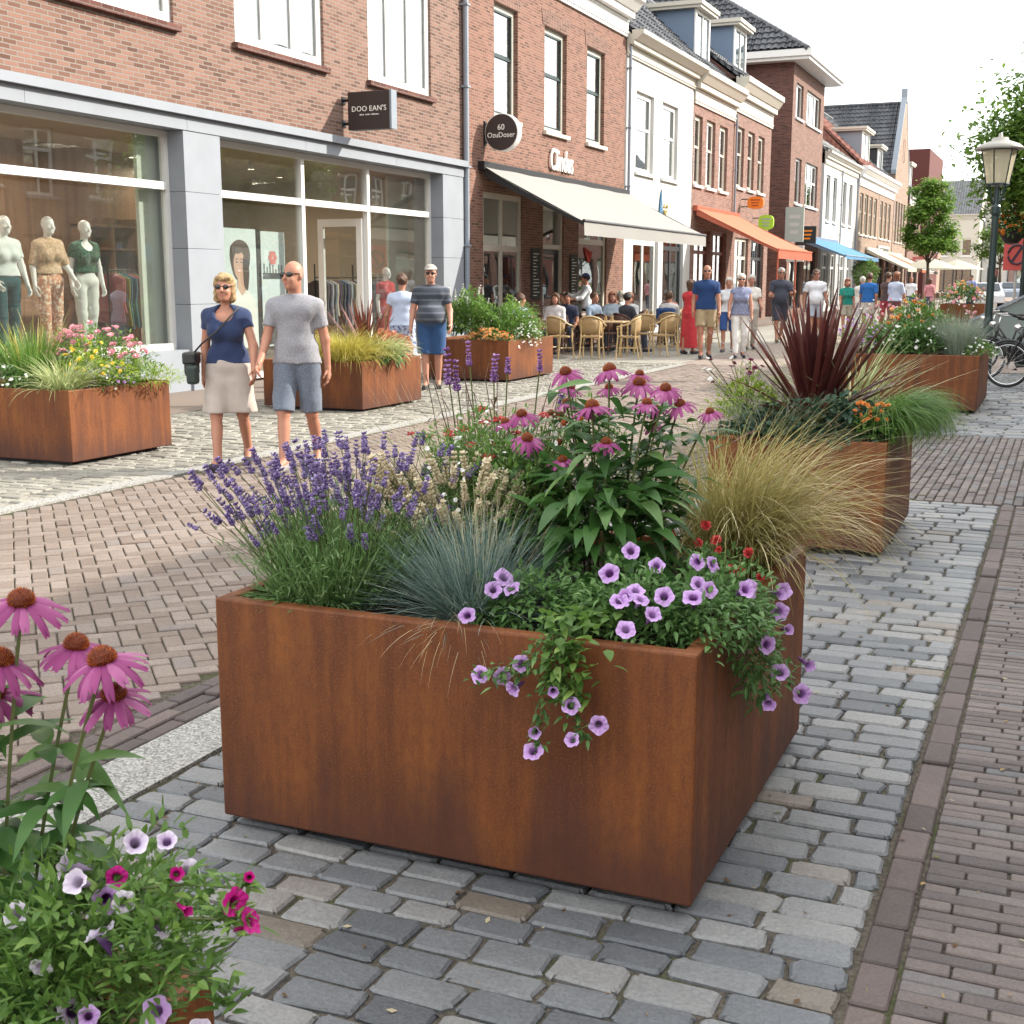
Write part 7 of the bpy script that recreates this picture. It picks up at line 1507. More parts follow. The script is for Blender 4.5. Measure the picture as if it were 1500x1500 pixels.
person('woman in light blue blouse with reddish bob seen from behind', (-4.72, 39.0, 0.0), 352, 1.83, 2, 'red', 'bob', (0.52, 0.58, 0.74), None, 0.9, 'trousers', (0.20, 0.08, 0.09), None, 1.15, True, res=0.018, **CP)
person('person in dark brown waistcoat with red trousers beside the light blue blouse woman', (-5.02, 39.5, 0.0), 352, 1.82, 0, 'brown', 'short', (0.09, 0.06, 0.055), None, 0.3, 'trousers', (0.46, 0.06, 0.09), None, 1.0, True, res=0.018, **CP)
person('dark haired man in black shirt behind the white t shirt man', (-6.75, 37.0, 0.0), 193, 1.80, 3, 'black', 'short', (0.04, 0.035, 0.04), None, 0.8, 'trousers', (0.05, 0.05, 0.06), None, 1.0, False, res=0.02, **CP)
person('person in dark blue clothes standing beside the white car', (-4.85, 72.0, 0.0), 170, 1.88, 1, 'black', 'short', (0.30, 0.34, 0.62), None, 0.8, 'trousers', (0.02, 0.035, 0.12), None, 1.0, False, res=0.025, **CP)
person('person in white shirt near the small street tree', (-6.6, 60.0, 0.0), 172, 1.75, 1, 'red', 'short', (0.72, 0.74, 0.78), None, 0.8, 'trousers', (0.08, 0.10, 0.16), None, 1.1, False, res=0.022, **CP)
person('far walker in pink top in the middle of the street', (-5.6, 58.0, 0.0), 10, 1.7, 2, 'brown', 'bob', (0.56, 0.24, 0.26), None, 0.8, 'trousers', (0.1, 0.1, 0.14), None, 1.0, True, res=0.022, **CP)
# mannequins in the display window
MP = dict(cat='mannequin', mat=m_manq, hair='bald', phase=0.1, res=0.012, group='mannequins in the display window')
person('mannequin in beige blouse and peach patterned trousers', (-12.75, 13.5, 0.62), 258, 1.82, top=(0.52, 0.36, 0.22), topkw=dict(c2=(0.62, 0.45, 0.32), pat='print', sc=30), sleeve=0.95, bottom='trousers', bot=(0.56, 0.27, 0.17), botkw=dict(c2=(0.72, 0.60, 0.45), pat='print', sc=28), fem=True, arms=((0.2, 0.5, 0.2), (-0.1, 0.3, 0.2)), hem=1.02, **MP)
person('mannequin in dark green shirt and white trousers', (-12.75, 14.2, 0.62), 258, 1.80, top=(0.035, 0.085, 0.06), topkw=dict(c2=(0.07, 0.16, 0.10), pat='print', sc=34), sleeve=0.5, bottom='trousers', bot=(0.66, 0.68, 0.64), fem=True, arms=((0.0, 0.2, 0.2), (-0.1, 0.3, 0.2)), hem=1.05, neck='scoop', **MP)
person('mannequin in white blouse and dark teal trousers at the left edge of the window', (-12.75, 12.72, 0.62), 258, 1.80, top=(0.68, 0.72, 0.70), sleeve=0.6, bottom='trousers', bot=(0.03, 0.09, 0.10), fem=True, arms=((0.1, 0.2, 0.2), (0.2, 0.5, 0.25)), hem=1.0, **MP)
person('mannequin in red dress behind the right pane of the shop door window', (-12.6, 22.55, 0.10), 250, 1.75, top=(0.50, 0.06, 0.07), sleeve=0.6, bottom='skirt', bot=(0.52, 0.07, 0.08), fem=True, skirtlen=0.6, **MP)
# ---------------------------------------------------------------- shop contents
def garment_rail(label, p0, p1, z, n, cols, floor=0.045):
    """clothes rail with hanging garments; p0, p1 in (x, y)"""
    p0, p1 = np.array(p0, float), np.array(p1, float); d = (p1 - p0) / np.linalg.norm(p1 - p0); nrm = np.array([-d[1], d[0]]); c = (p0 + p1) / 2
    o = thing('clothes_rail', label, 'clothes rail', (c[0], c[1], floor))
    mb = MB(); mb.tube([(*p0, z), (*((p0 + p1) / 2), z), (*p1, z)], 0.014, 8)
    for p in (p0, p1): mb.tube([(*p, floor), (*p, z / 2), (*p, z + 0.25)], 0.014, 8); mb.tube([(*(p + nrm * 0.22), floor + 0.015), (*(p - nrm * 0.22), floor + 0.015)], 0.014, 8)
    mb.build('rail', m_black, o)
    for i in range(n):
        f = (i + 0.5) / n; q = p0 + (p1 - p0) * f + d * random.uniform(-0.015, 0.015); w = random.uniform(0.19, 0.24); ln = random.uniform(0.62, 0.95); t = random.uniform(0.018, 0.035); col = cols[i % len(cols)]
        P = []
        prof = [(-0.03, -0.05), (-w * 0.55, -0.085), (-w, -0.13), (-w * 1.02, -0.3), (-w * 0.9, -0.5), (-w * 1.05, -ln), (w * 1.05, -ln), (w * 0.9, -0.5), (w * 1.02, -0.3), (w, -0.13), (w * 0.55, -0.085), (0.03, -0.05)]
        P = [(q[0] + nrm[0] * a - d[0] * t, q[1] + nrm[1] * a - d[1] * t, z + b) for a, b in prof]
        mb = MB(); mb.prism(P, (d[0] * 2 * t, d[1] * 2 * t, 0)); g = mb.build('garment', CM(col), o, bevel=0.012)
        mb = MB(); mb.tube([(q[0], q[1], z + 0.015), (q[0], q[1], z - 0.05)], 0.004, 5); mb.build('hanger', m_mirrorcol, g)
    return o
garment_rail('rail of burgundy, olive and teal clothes beside the mannequins', (-13.35, 15.35), (-13.75, 16.5), 1.75, 9, [(0.20, 0.05, 0.06), (0.24, 0.06, 0.07), (0.16, 0.15, 0.03), (0.03, 0.12, 0.16), (0.02, 0.08, 0.12)], 0.62 if False else 0.045)
garment_rail('rail of dark and blue clothes behind the open shop door', (-13.2, 20.9), (-13.2, 22.3), 1.65, 15, [(0.06, 0.05, 0.05), (0.10, 0.12, 0.16), (0.05, 0.08, 0.15), (0.30, 0.32, 0.34), (0.12, 0.17, 0.22), (0.45, 0.40, 0.32), (0.10, 0.07, 0.14)])
garment_rail('rail of pale and lilac clothes deeper in the shop', (-13.25, 22.4), (-13.25, 23.8), 1.65, 15, [(0.40, 0.40, 0.42), (0.20, 0.16, 0.28), (0.45, 0.42, 0.38), (0.30, 0.24, 0.40), (0.10, 0.10, 0.12), (0.25, 0.30, 0.30)])
garment_rail('rail of brown and grey clothes behind the fashion posters', (-14.0, 20.2), (-14.0, 21.8), 1.65, 14, [(0.14, 0.10, 0.07), (0.20, 0.18, 0.16), (0.09, 0.08, 0.07), (0.3, 0.26, 0.2)])
# display goods on the wooden shelves
for i, (y, z, col) in enumerate(((16.5, 1.66, (0.02, 0.02, 0.022)), (17.6, 1.66, (0.05, 0.035, 0.03)), (17.05, 1.19, (0.02, 0.02, 0.025)), (16.5, 1.19, (0.18, 0.10, 0.05)), (17.6, 1.19, (0.02, 0.02, 0.02)), (17.6, 2.12, (0.22, 0.15, 0.09)))):
    o = thing('display_bag', ['black handbag on the left of the middle shelf', 'dark brown handbag on the right of the middle shelf', 'black handbag in the centre of the lowest shelf', 'tan handbag on the left of the lowest shelf', 'black handbag on the right of the lowest shelf', 'beige handbag on the right of the top shelf'][i], 'handbag', (-14.58, y, z), group='handbags on the shop shelves')
    mb = MB(); mb.prism([(-14.48, y - 0.17, z), (-14.48, y + 0.17, z), (-14.48, y + 0.13, z + 0.22), (-14.48, y - 0.13, z + 0.22)], (-0.13, 0, 0)); mb.build('bag_body', CM(col), o, bevel=0.015)
    mb = MB(); mb.tube([(-14.56, y - 0.08 , z + 0.21), (-14.56, y - 0.06, z + 0.32), (-14.56, y + 0.06, z + 0.32), (-14.56, y + 0.08, z + 0.21)], 0.008, 6); mb.build('handle', m_leather, o)
# window posters (a plain generic fashion portrait and a strip of small pictures)
m_ppale = flat('poster_pale', (0.60, 0.68, 0.68), 0.5, var=0.05); m_phair = flat('poster_hair', (0.07, 0.045, 0.035), 0.6); m_pskin = flat('poster_skin', (0.55, 0.34, 0.25), 0.6, var=0.05); m_pwhite = flat('poster_white', (0.74, 0.74, 0.70), 0.6, var=0.03); m_pcoral = flat('poster_coral', (0.62, 0.20, 0.18), 0.6); m_pdark = flat('poster_dark', (0.05, 0.07, 0.08), 0.6)
o = thing('portrait_poster', 'tall pale poster of a dark haired woman in the shop window', 'poster', (-12.35, 17.3, 0.5))
XP = -12.35
mb = MB(); mb.box((XP - 0.02, 16.72, 0.5), (XP, 17.78, 2.42)); mb.build('poster_sheet', m_ppale, o)
def blob(cx, cz, rx, rz, x, wob=0.06, n=28, ph=0.0): return [(x, cx + rx * math.cos(a) * (1 + wob * math.sin(3 * a + ph)), cz + rz * math.sin(a) * (1 + wob * math.cos(2 * a + ph))) for a in np.arange(n) * 2 * math.pi / n]
mb = MB(); mb.prism(blob(17.33, 1.92, 0.27, 0.36, XP + 0.001, 0.10), (0.002, 0, 0)); mb.build('hair_shape', m_phair, o)
mb = MB(); mb.prism(blob(17.3, 1.84, 0.155, 0.235, XP + 0.004, 0.03), (0.002, 0, 0)); mb.prism([(XP + 0.004, 17.24, 1.66), (XP + 0.004, 17.42, 1.66), (XP + 0.004, 17.52, 1.36), (XP + 0.004, 17.22, 1.36)], (0.001, 0, 0)); mb.build('face_shape', m_pskin, o)
mb = MB()
for c in (17.23, 17.35): mb.prism(blob(c, 1.885, 0.026, 0.011, XP + 0.007, 0.0, 12), (0.001, 0, 0)); mb.prism([(XP + 0.007, c - 0.035, 1.925), (XP + 0.007, c + 0.035, 1.93), (XP + 0.007, c + 0.035, 1.94), (XP + 0.007, c - 0.035, 1.935)], (0.001, 0, 0))
mb.build('eyes_shape', m_phair, o); mb = MB(); mb.prism([(XP + 0.007, 17.22, 1.765), (XP + 0.007, 17.35, 1.77), (XP + 0.007, 17.32, 1.725), (XP + 0.007, 17.28, 1.712), (XP + 0.007, 17.245, 1.73)], (0.001, 0, 0)); mb.build('lips_shape', m_pcoral, o); mb = MB(); mb.prism([(XP + 0.0085, 17.235, 1.760), (XP + 0.0085, 17.34, 1.764), (XP + 0.0085, 17.31, 1.740), (XP + 0.0085, 17.26, 1.738)], (0.001, 0, 0)); mb.build('teeth_shape', m_pwhite, o); mb = MB(); mb.prism(blob(17.47, 1.72, 0.085, 0.30, XP + 0.0075, 0.12, 24, 1.0), (0.001, 0, 0)); mb.prism(blob(17.24, 2.10, 0.17, 0.085, XP + 0.0078, 0.08, 20, 0.4), (0.001, 0, 0)); mb.build('fringe_shape', m_phair, o)
mb = MB(); mb.prism([(XP + 0.006, 16.95, 0.52), (XP + 0.006, 17.76, 0.52), (XP + 0.006, 17.72, 1.25), (XP + 0.006, 17.48, 1.47), (XP + 0.006, 17.35, 1.34), (XP + 0.006, 17.22, 1.47), (XP + 0.006, 17, 1.2)], (0.002, 0, 0)); mb.build('blouse_shape', m_pwhite, o)
o = thing('picture_strip', 'narrow poster strip of small pictures beside the portrait poster', 'poster', (XP, 18.28, 0.5)); mb = MB(); mb.box((XP - 0.02, 17.92, 0.5), (XP, 18.62, 2.40)); mb.build('poster_sheet', m_ppale, o)
mb = MB(); mb.box((XP + 0.001, 17.95, 0.98), (XP + 0.003, 18.59, 1.02)); mb.box((XP + 0.001, 17.95, 1.62), (XP + 0.003, 18.59, 1.72)); mb.box((XP + 0.001, 17.95, 0.53), (XP + 0.003, 18.59, 0.95))
for k in range(14): y = 17.98 + k * 0.043; mb.box((XP + 0.001, y, 1.022 if k % 2 else 1.722), (XP + 0.003, y + 0.03, (1.022 if k % 2 else 1.722) + random.uniform(0.06, 0.2)))
mb.build('dark_shapes', m_pdark, o); mb = MB(); [mb.prism(blob(18.25 + 0.07 * math.cos(a), 1.97 + 0.07 * math.sin(a), 0.055, 0.055, XP + 0.004, 0.1, 12), (0.001 + 0.0004 * a, 0, 0)) for a in np.arange(6) * 1.047]; mb.build('coral_flower', m_pcoral, o)
mb = MB(); mb.box((XP - 0.03, 17.8, 0.45), (XP + 0.004, 17.9, 2.42)); mb.build('divider', m_black, o)

# ---------------------------------------------------------------- cafe terrace
t = NT('rattan'); P_ = t.obj(); sp_ = t.n('SeparateXYZ', {0: P_}); wv = t.math('MULTIPLY', t.math('SINE', t.math('MULTIPLY', sp_.outputs[2], 210.0)), t.math('SINE', t.math('MULTIPLY', t.math('ADD', sp_.outputs[0], sp_.outputs[1]), 210.0)))
c_ = t.mix(t.math('MULTIPLY_ADD', wv, 0.5, 0.5), (0.24, 0.15, 0.065), (0.50, 0.345, 0.17)); c_ = t.mix(t.math('MULTIPLY', t.noise(7, 3, vec=P_), 0.4), c_, (0.20, 0.12, 0.05)); m_rattan = t.done(t.pbsdf(c_, 0.6, 0.3, normal=t.bump(wv, 0.004, 0.7)))
m_bamboo = flat('bamboo', (0.50, 0.36, 0.18), 0.45, var=0.2, vscale=14); m_tabletop = flat('table_top', (0.42, 0.30, 0.17), 0.4, var=0.15); m_brownchair = flat('dark_rattan', (0.10, 0.05, 0.035), 0.5, var=0.25, vscale=20)
def rattan_chair(label, loc, face, wm, fm, group):
    o = thing('rattan_armchair', label, 'chair', loc, R(face), group); L = dict(local=True)
    mb = MB(); mb.lathe([(0.0, 0.425), (0.215, 0.425), (0.235, 0.435), (0.235, 0.455), (0.215, 0.465), (0.0, 0.468)], n=20); mb.build('seat', wm, o, smooth=False, **L)
    mb = MB(); a = np.linspace(R(200), R(340), 15); V = []
    for q in a:
        for z, r in ((0.50, 0.235), (0.62, 0.250), (0.74, 0.262), (0.86, 0.268 - 0.02)): V.append((r * math.cos(q), r * math.sin(q) * 1.02 , z - 0.10 * (abs(q - R(270)) / R(70)) ** 2 * (z - 0.5) / 0.36))
    mb.add(V, [(i * 4 + j, i * 4 + 4 + j, i * 4 + 5 + j, i * 4 + 1 + j) for i in range(14) for j in range(3)]); bk = mb.build('backrest', wm, o, smooth=True, **L); sm_ = bk.modifiers.new('thick', 'SOLIDIFY'); sm_.thickness = 0.018
    mb = MB(); top = [(0.252 * math.cos(q), 0.252 * math.sin(q) * 1.02, 0.87 - 0.10 * (abs(q - R(270)) / R(70)) ** 2) for q in a]; mb.tube(top, 0.015, 8); mb.build('back_hoop', fm, o, **L)
    for g in (-1, 1):
        mb = MB(); mb.tube([(g * 0.237, -0.088, 0.755), (g * 0.275, 0.0, 0.70), (g * 0.275, 0.13, 0.67), (g * 0.235, 0.20, 0.655), (g * 0.215, 0.205, 0.60)], 0.015, 8); mb.build('armrest', fm, o, **L)
        mb = MB(); mb.tube([(g * 0.20, 0.195, 0.63), (g * 0.195, 0.19, 0.44), (g * 0.225, 0.225, 0.0)], 0.016, 8); mb.build('leg', fm, o, **L)
        mb = MB(); mb.tube([(g * 0.19, -0.175, 0.80), (g * 0.185, -0.17, 0.44), (g * 0.215, -0.26, 0.0)], 0.016, 8); mb.build('leg', fm, o, **L)
        mb = MB(); mb.tube([(g * 0.20, 0.20, 0.22), (g * 0.195, -0.21, 0.22)], 0.010, 6); mb.build('stretcher', fm, o, **L)
    return o
def cafe_table(label, loc, top=None, leg=None, r=0.36, square=True):
    o = thing('cafe_table', label, 'table', loc, R(random.uniform(-8, 8)), 'cafe tables'); L = dict(local=True)
    mb = MB(); (mb.box((-r, -r, 0.715), (r, r, 0.745)) if square else mb.lathe([(0, 0.715), (r, 0.715), (r, 0.745), (0, 0.745)], n=28)); mb.build('table_top', top or m_tabletop, o, bevel=0.006, **L)
    if leg is m_bamboo:
        for x in (-1, 1):
            for y in (-1, 1): mb = MB(); mb.tube([(x * r * 0.88, y * r * 0.88, 0.715), (x * r * 0.88, y * r * 0.88, 0)], 0.02, 8); mb.build('leg', leg, o, **L)
    else:
        mb = MB(); mb.tube([(0, 0, 0.715), (0, 0, 0.03)], 0.03, 10); mb.build('pedestal', leg or m_black, o, **L); mb = MB(); mb.lathe([(0, 0), (0.22, 0), (0.22, 0.015), (0.05, 0.035), (0, 0.035)], n=20); mb.build('foot', leg or m_black, o, **L)
    return o
GC = 'rattan armchairs on the cafe terrace'
chairs = [((-9.70, 24.7, 0), 340, 0, 'light rattan armchair nearest the terrace planter, turned away'), ((-9.05, 24.9, 0), 10, 0, 'light rattan armchair with its back to the viewer at the front of the terrace'), ((-8.35, 25.2, 0), 100, 0, 'light rattan armchair side on at the front of the terrace'), ((-8.55, 26.9, 0), 20, 0, 'light rattan armchair pulled out behind the front row'),
          ((-8.45, 28.5, 0), 15, 0, 'light rattan armchair with its back to the viewer near the navy polo man'), ((-7.95, 29.9, 0), 60, 0, 'light rattan armchair at the street edge of the terrace'), ((-9.35, 33.2, 0), 190, 0, 'light rattan armchair facing the viewer in the far half of the terrace'), ((-8.6, 32.0, 0), 10, 0, 'light rattan armchair at the far end of the terrace'),
          ((-9.35, 26.6, 0), 350, 1, 'dark brown rattan armchair between the front tables'), ((-9.9, 23.6, 0), 20, 1, 'dark brown rattan armchair by the white flowers of the terrace planter'), ((-10.2, 31.6, 0), 90, 1, 'dark brown rattan armchair against the cafe wall'), ((-7.9, 26.2, 0), 75, 0, 'light rattan armchair at the outer front corner of the terrace')]
for loc, f, k, lab in chairs: rattan_chair(lab, loc, f, m_brownchair if k else m_rattan, m_brownchair if k else m_bamboo, GC)
for loc, k, lab in (((-8.95, 25.75, 0), 1, 'light bamboo legged table at the front of the terrace'), ((-8.35, 29.3, 0), 1, 'light bamboo legged table near the street edge of the terrace'), ((-10.5, 25.5, 0), 0, 'dark pedestal table under the awning by the first cafe window'), ((-9.75, 28.05 - 0.35, 0), 0, 'dark pedestal table among the seated guests'), ((-9.7, 30.9, 0), 1, 'light bamboo legged table in front of the white house'), ((-9.2, 33.4, 0), 0, 'dark pedestal table at the far end of the terrace')):
    cafe_table(lab, loc, m_tabletop if k else m_brownchair, m_bamboo if k else m_black)
SG = dict(sit=True, group='guests seated on the cafe terrace', res=0.016, phase=0.2)
SA = ((0.35, 0.9, 0.2), (0.35, 1.0, 0.2))
seated = [((-10.55, 24.6), 330, 'seated man in pale blue shirt at the left of the terrace', 'brown', (0.40, 0.47, 0.58), 0.6, 0, False), ((-10.45, 26.4), 185, 'seated woman in black waistcoat and white sleeves under the awning', 'brown', (0.55, 0.51, 0.51), 1.5, 0, True), ((-10.55, 27.4), 190, 'seated man in navy top beside the cafe door', 'black', (0.035, 0.04, 0.075), 0.7, 1, False),
          ((-10.15, 28.0), 250, 'seated man in light denim shirt in profile', 'brown', (0.28, 0.36, 0.46), 1.6, 0, False), ((-9.95, 28.75), 210, 'seated person in pale grey blue shirt leaning to the table', 'red', (0.37, 0.44, 0.51), 1.5, 2, True), ((-9.55, 28.9), 175, 'seated red haired woman in white shirt facing the viewer', 'red', (0.58, 0.60, 0.60), 1.5, 0, True),
          ((-8.98, 30.2), 5, 'seated person in white shirt with a navy jacket over the chair', 'brown', (0.54, 0.52, 0.50), 1.6, 1, False), ((-11.0, 25.6), 200, 'seated guest in dark clothes by the first cafe window', 'black', (0.06, 0.05, 0.05), 0.8, 0, True), ((-10.6, 31.4), 100, 'seated guest in white blouse near the right cafe window', 'white', (0.54, 0.54, 0.52), 1.5, 2, True),
          ((-11.05, 28.5), 150, 'seated guest in dark brown jacket behind the denim shirt man', 'brown', (0.10, 0.06, 0.045), 1.6, 0, False), ((-11.1, 29.9), 200, 'seated guest in grey green top near the menu boards', 'grey', (0.16, 0.19, 0.17), 0.8, 2, True), ((-9.6, 32.3), 190, 'seated guest in rust coloured top beyond the white shirt woman', 'brown', (0.30, 0.10, 0.06), 0.8, 1, True), ((-9.1, 27.3), 330, 'seated guest in charcoal shirt with back to the viewer', 'black', (0.05, 0.05, 0.06), 0.8, 0, False)]
for (xy, f, lab, hr_, col, sl, sk, fe) in seated:
    person(lab, (xy[0], xy[1], 0.0), f, 1.74, sk, hr_, 'bob' if fe else 'short', col, None, sl, 'trousers', (0.06, 0.07, 0.10), None, 1.02, fe, 0.0, arms=SA, **SG)
    rattan_chair({'seated man in pale blue shirt at the left of the terrace': 'dark rattan armchair under the pale blue shirt man', 'seated woman in black waistcoat and white sleeves under the awning': 'dark rattan armchair under the black waistcoat woman', 'seated man in navy top beside the cafe door': 'dark rattan armchair under the navy top man'}.get(lab, 'rattan armchair under the ' + lab.replace('seated ', '')), (xy[0] + 0.05 * math.sin(R(f)), xy[1] - 0.05 * math.cos(R(f)), 0), f, m_brownchair, m_brownchair, GC)
# navy jacket over a chair back, waiter, plates and glasses
def draped(label, c, face, col):
    o = thing('jacket', label, 'jacket', c, R(face)); F = Field((-0.3, -0.22, -0.35), (0.3, 0.2, 0.12), 0.014)
    F.limb((-0.17, 0, 0.02), (0.17, 0, 0.02), 0.06, 0.06, 0.04); F.limb((-0.15, -0.03, 0), (-0.16, -0.05, -0.26), 0.075, 0.07, 0.04); F.limb((0.15, -0.03, 0), (0.16, -0.05, -0.26), 0.075, 0.07, 0.04); F.limb((0, -0.04, 0), (0, -0.05, -0.24), 0.08, 0.075, 0.05); F.wrinkle(0.006, 30, 2); F.mesh('cloth', CM(col)).build('cloth', CM(col), o, local=True, smooth=True)
draped('navy jacket draped over the chair of the white shirt guest', (-8.98, 29.94, 0.86), 5, (0.025, 0.055, 0.15))
person('waiter in white shirt bending over the terrace tables', (-10.75, 29.2, 0.0), 120, 1.74, 1, 'black', 'short', (0.74, 0.76, 0.78), None, 1.6, 'trousers', (0.03, 0.03, 0.04), None, 1.0, False, 0, 0.2, ((0.7, 0.7, 0.3), (0.9, 0.6, 0.4)), cap=(0.05, 0.06, 0.16), res=0.016)
m_glassware = glass_mat('tumbler_glass', (0.95, 0.97, 0.95), 1.45)
for i, (x, y) in enumerate(((-8.85, 25.6), (-9.1, 25.9), (-8.2, 29.2), (-8.45, 29.45), (-9.9, 27.6), (-9.65, 27.85), (-9.6, 30.8), (-9.8, 31.05))):
    o = thing('drinking_glass', ['glass at the near edge of the front terrace table', 'second glass on the front terrace table', 'glass on the table at the street edge of the terrace', 'second glass on the table at the street edge', 'glass on the dark table among the guests', 'second glass on the dark table among the guests', 'glass on the table before the white house', 'second glass on the table before the white house'][i], 'glass', (x, y, 0.745))
    mb = MB(); mb.lathe([(0.0, 0.002), (0.028, 0.002), (0.034, 0.13), (0.031, 0.13), (0.026, 0.01), (0.0, 0.01)], (x, y, 0.745), 14); mb.build('tumbler', m_glassware, o, smooth=True); mb = MB(); mb.lathe([(0, 0.011), (0.0255, 0.011), (0.029, 0.09), (0, 0.09)], (x, y, 0.745), 14); mb.build('drink', flat('drink_amber', (0.45, 0.24, 0.06), 0.2), o)
s_ = thing('neon_sign', 'small red and white heart shaped window sign in the right cafe window', 'sign', (-11.92, 32.3, 2.2))
mb = MB(LEFT)
for k in range(5): mb.tube([(32.05 + 0.13 * k, -0.06, 2.45 - 0.03 * k), (32.1 + 0.11 * k, -0.06, 2.3), (32.3 + 0.02 * k, -0.06, 2.08)], 0.022, 6)
mb.build('tubes', flat('sign_red', (0.55, 0.07, 0.06), 0.4), s_)
# signs further down the street
def blade_sign(label, u, z, w, h, d0, mat, rim=None, shape='box', text=None, tm=None, ts=0.2):
    o = thing('hanging_sign', label, 'sign', tuple(LEFT(np.array([[u, 0, z]]))[0])); mb = MB(LEFT)
    if shape == 'box': mb.box((u - 0.06, d0, z - h / 2), (u + 0.06, d0 + w, z + h / 2))
    else: mb.prism([(u - 0.06, d0 + w / 2 + w / 2 * math.copysign(abs(math.cos(a)) ** 0.7, math.cos(a)), z + h / 2 * math.copysign(abs(math.sin(a)) ** 0.7, math.sin(a))) for a in np.arange(28) * 2 * math.pi / 28], (0.12, 0, 0))
    mb.build('panel', mat, o); mb = MB(LEFT); mb.tube([(u, 0.0, z + h * 0.3), (u, d0 + 0.05, z + h * 0.3)], 0.02, 6); mb.tube([(u, 0.0, z - h * 0.3), (u, d0 + 0.05, z - h * 0.3)], 0.02, 6); mb.build('bracket', m_black, o)
    mb = MB(LEFT)
    for k in range(3): zz = z + h * (0.22 - 0.22 * k); mb.box((u - 0.066, d0 + w * (0.2 + 0.04 * k), zz - h * 0.05), (u - 0.061, d0 + w * (0.8 - 0.05 * k), zz + h * 0.05))
    mb.build('faded_marks', tm or m_letter, o); return o
m_sgo = flat('sign_orange', (0.70, 0.20, 0.02), 0.5); m_sgg = flat('sign_lime', (0.36, 0.62, 0.05), 0.5); m_sgy = flat('sign_grey', (0.36, 0.40, 0.37), 0.6); m_sgr = flat('sign_redpink', (0.55, 0.16, 0.15), 0.5)
blade_sign('orange oval sign over the orange awning', 49.0, 4.5, 0.62, 0.46, 0.25, m_sgo, shape='oval', tm=flat('sign_dkorange', (0.32, 0.06, 0.01), 0.5)); blade_sign('lime green rounded sign below the orange oval sign', 51.0, 3.85, 0.60, 0.58, 0.25, m_sgg, shape='oval', tm=m_sgy)
blade_sign('tall grey green hanging board at the alley corner', 56.9, 4.0, 0.8, 1.5, 0.1, m_sgy, tm=m_offw); blade_sign('white and red small sign under the grey board', 56.9, 2.75, 0.75, 0.7, 0.2, m_offw, tm=m_sgr); blade_sign('black square sign with orange emblem above the blue awning', 58.3, 3.6, 0.85, 0.75, 0.35, m_black, tm=m_sgo)
blade_sign('small reddish sign near the small street tree', 104.5, 2.9, 1.2, 1.0, 0.3, m_sgr)
m = MB(LEFT); m.box((86.6, 0.02, 3.35), (92.0, 0.12, 3.85)); o = thing('fascia_sign', 'pale fascia sign board on the buff brick houses', 'sign', tuple(LEFT(np.array([[89.3, 0, 3.35]]))[0])); m.build('board', m_cream, o); m = MB(LEFT)
for k in range(16): m.box((87.1 + k * 0.29, 0.121, 3.48), (87.1 + k * 0.29 + 0.17, 0.13, 3.70))
m.build('faded_marks', m_pdark, o)

# ---------------------------------------------------------------- street lanterns
m_lglass = NT('lantern_glass'); m_lglass = m_lglass.done(m_lglass.n('MixShader', {0: 0.55, 1: m_lglass.n('BsdfTransparent', {'Color': (0.95, 0.90, 0.74)}).outputs[0], 2: m_lglass.pbsdf((0.72, 0.66, 0.50), 0.25, 0.5)}).outputs[0])
m_lroof = flat('lantern_roof', (0.30, 0.29, 0.26), 0.5)
def lantern(label, x, y, H, r=0.30, baskets=False):
    o = thing('street_lantern', label, 'street lamp', (x, y, 0)); mb = MB(); mb.lathe([(0.10, 0), (0.10, 0.55), (0.085, 0.62), (0.075, 0.95), (0.062, 1.0), (0.055, H - 1.25), (0.075, H - 1.2), (0.075, H - 1.1), (0.05, H - 1.05), (0.045, H - 0.78)], (x, y, 0), 16); mb.build('post', m_green, o, smooth=False)
    for k in range(4):
        a = k * math.pi / 2 + math.pi / 4; mb = MB(); mb.tube([(x + 0.05 * math.cos(a), y + 0.05 * math.sin(a), H - 1.08), (x + r * 0.42 * math.cos(a), y + r * 0.42 * math.sin(a), H - 0.92), (x + r * 0.62 * math.cos(a), y + r * 0.62 * math.sin(a), H - 0.74)], 0.012, 6); mb.build('bracket', m_green, o)
    n = 6; ang = np.arange(n) * 2 * math.pi / n + 0.26; rb, rt, zb, zt = r * 0.60, r * 0.93, H - 0.74, H - 0.20
    B_ = [(x + rb * math.cos(a), y + rb * math.sin(a), zb) for a in ang]; T_ = [(x + rt * math.cos(a), y + rt * math.sin(a), zt) for a in ang]
    mb = MB(); mb.add(B_ + T_, [(i, (i + 1) % n, n + (i + 1) % n, n + i) for i in range(n)]); mb.build('lantern_glass', m_lglass, o)
    mb = MB(); [mb.tube([b, t_], 0.011, 6) for b, t_ in zip(B_, T_)]; mb.tube(B_ , 0.016, 6, closed=True); mb.tube(T_, 0.016, 6, closed=True); mb.lathe([(0, -0.03), (rb, -0.03), (rb, 0.0), (0, 0.0)], (x, y, zb), n); mb.build('lantern_frame', m_green, o)
    mb = MB(); mb.lathe([(0, 0), (0.03, 0), (0.035, 0.16), (0.0, 0.2)], (x, y, zb), 10); mb.build('bulb', m_offw, o)
    mb = MB(); mb.lathe([(r * 1.22, 0.0), (r * 1.25, 0.025), (r * 1.0, 0.085), (r * 0.45, 0.145), (r * 0.40, 0.19), (r * 0.12, 0.20), (r * 0.1, 0.255), (0.0, 0.26)], (x, y, zt), 24); mb.build('lantern_roof', m_lroof, o, smooth=True)
    return o
lantern('dark green street lantern by the bicycles', -1.22, 22.6, 3.88, 0.30)
lantern('second street lantern half hidden by the tree', -1.10, 34.0, 4.35, 0.33)
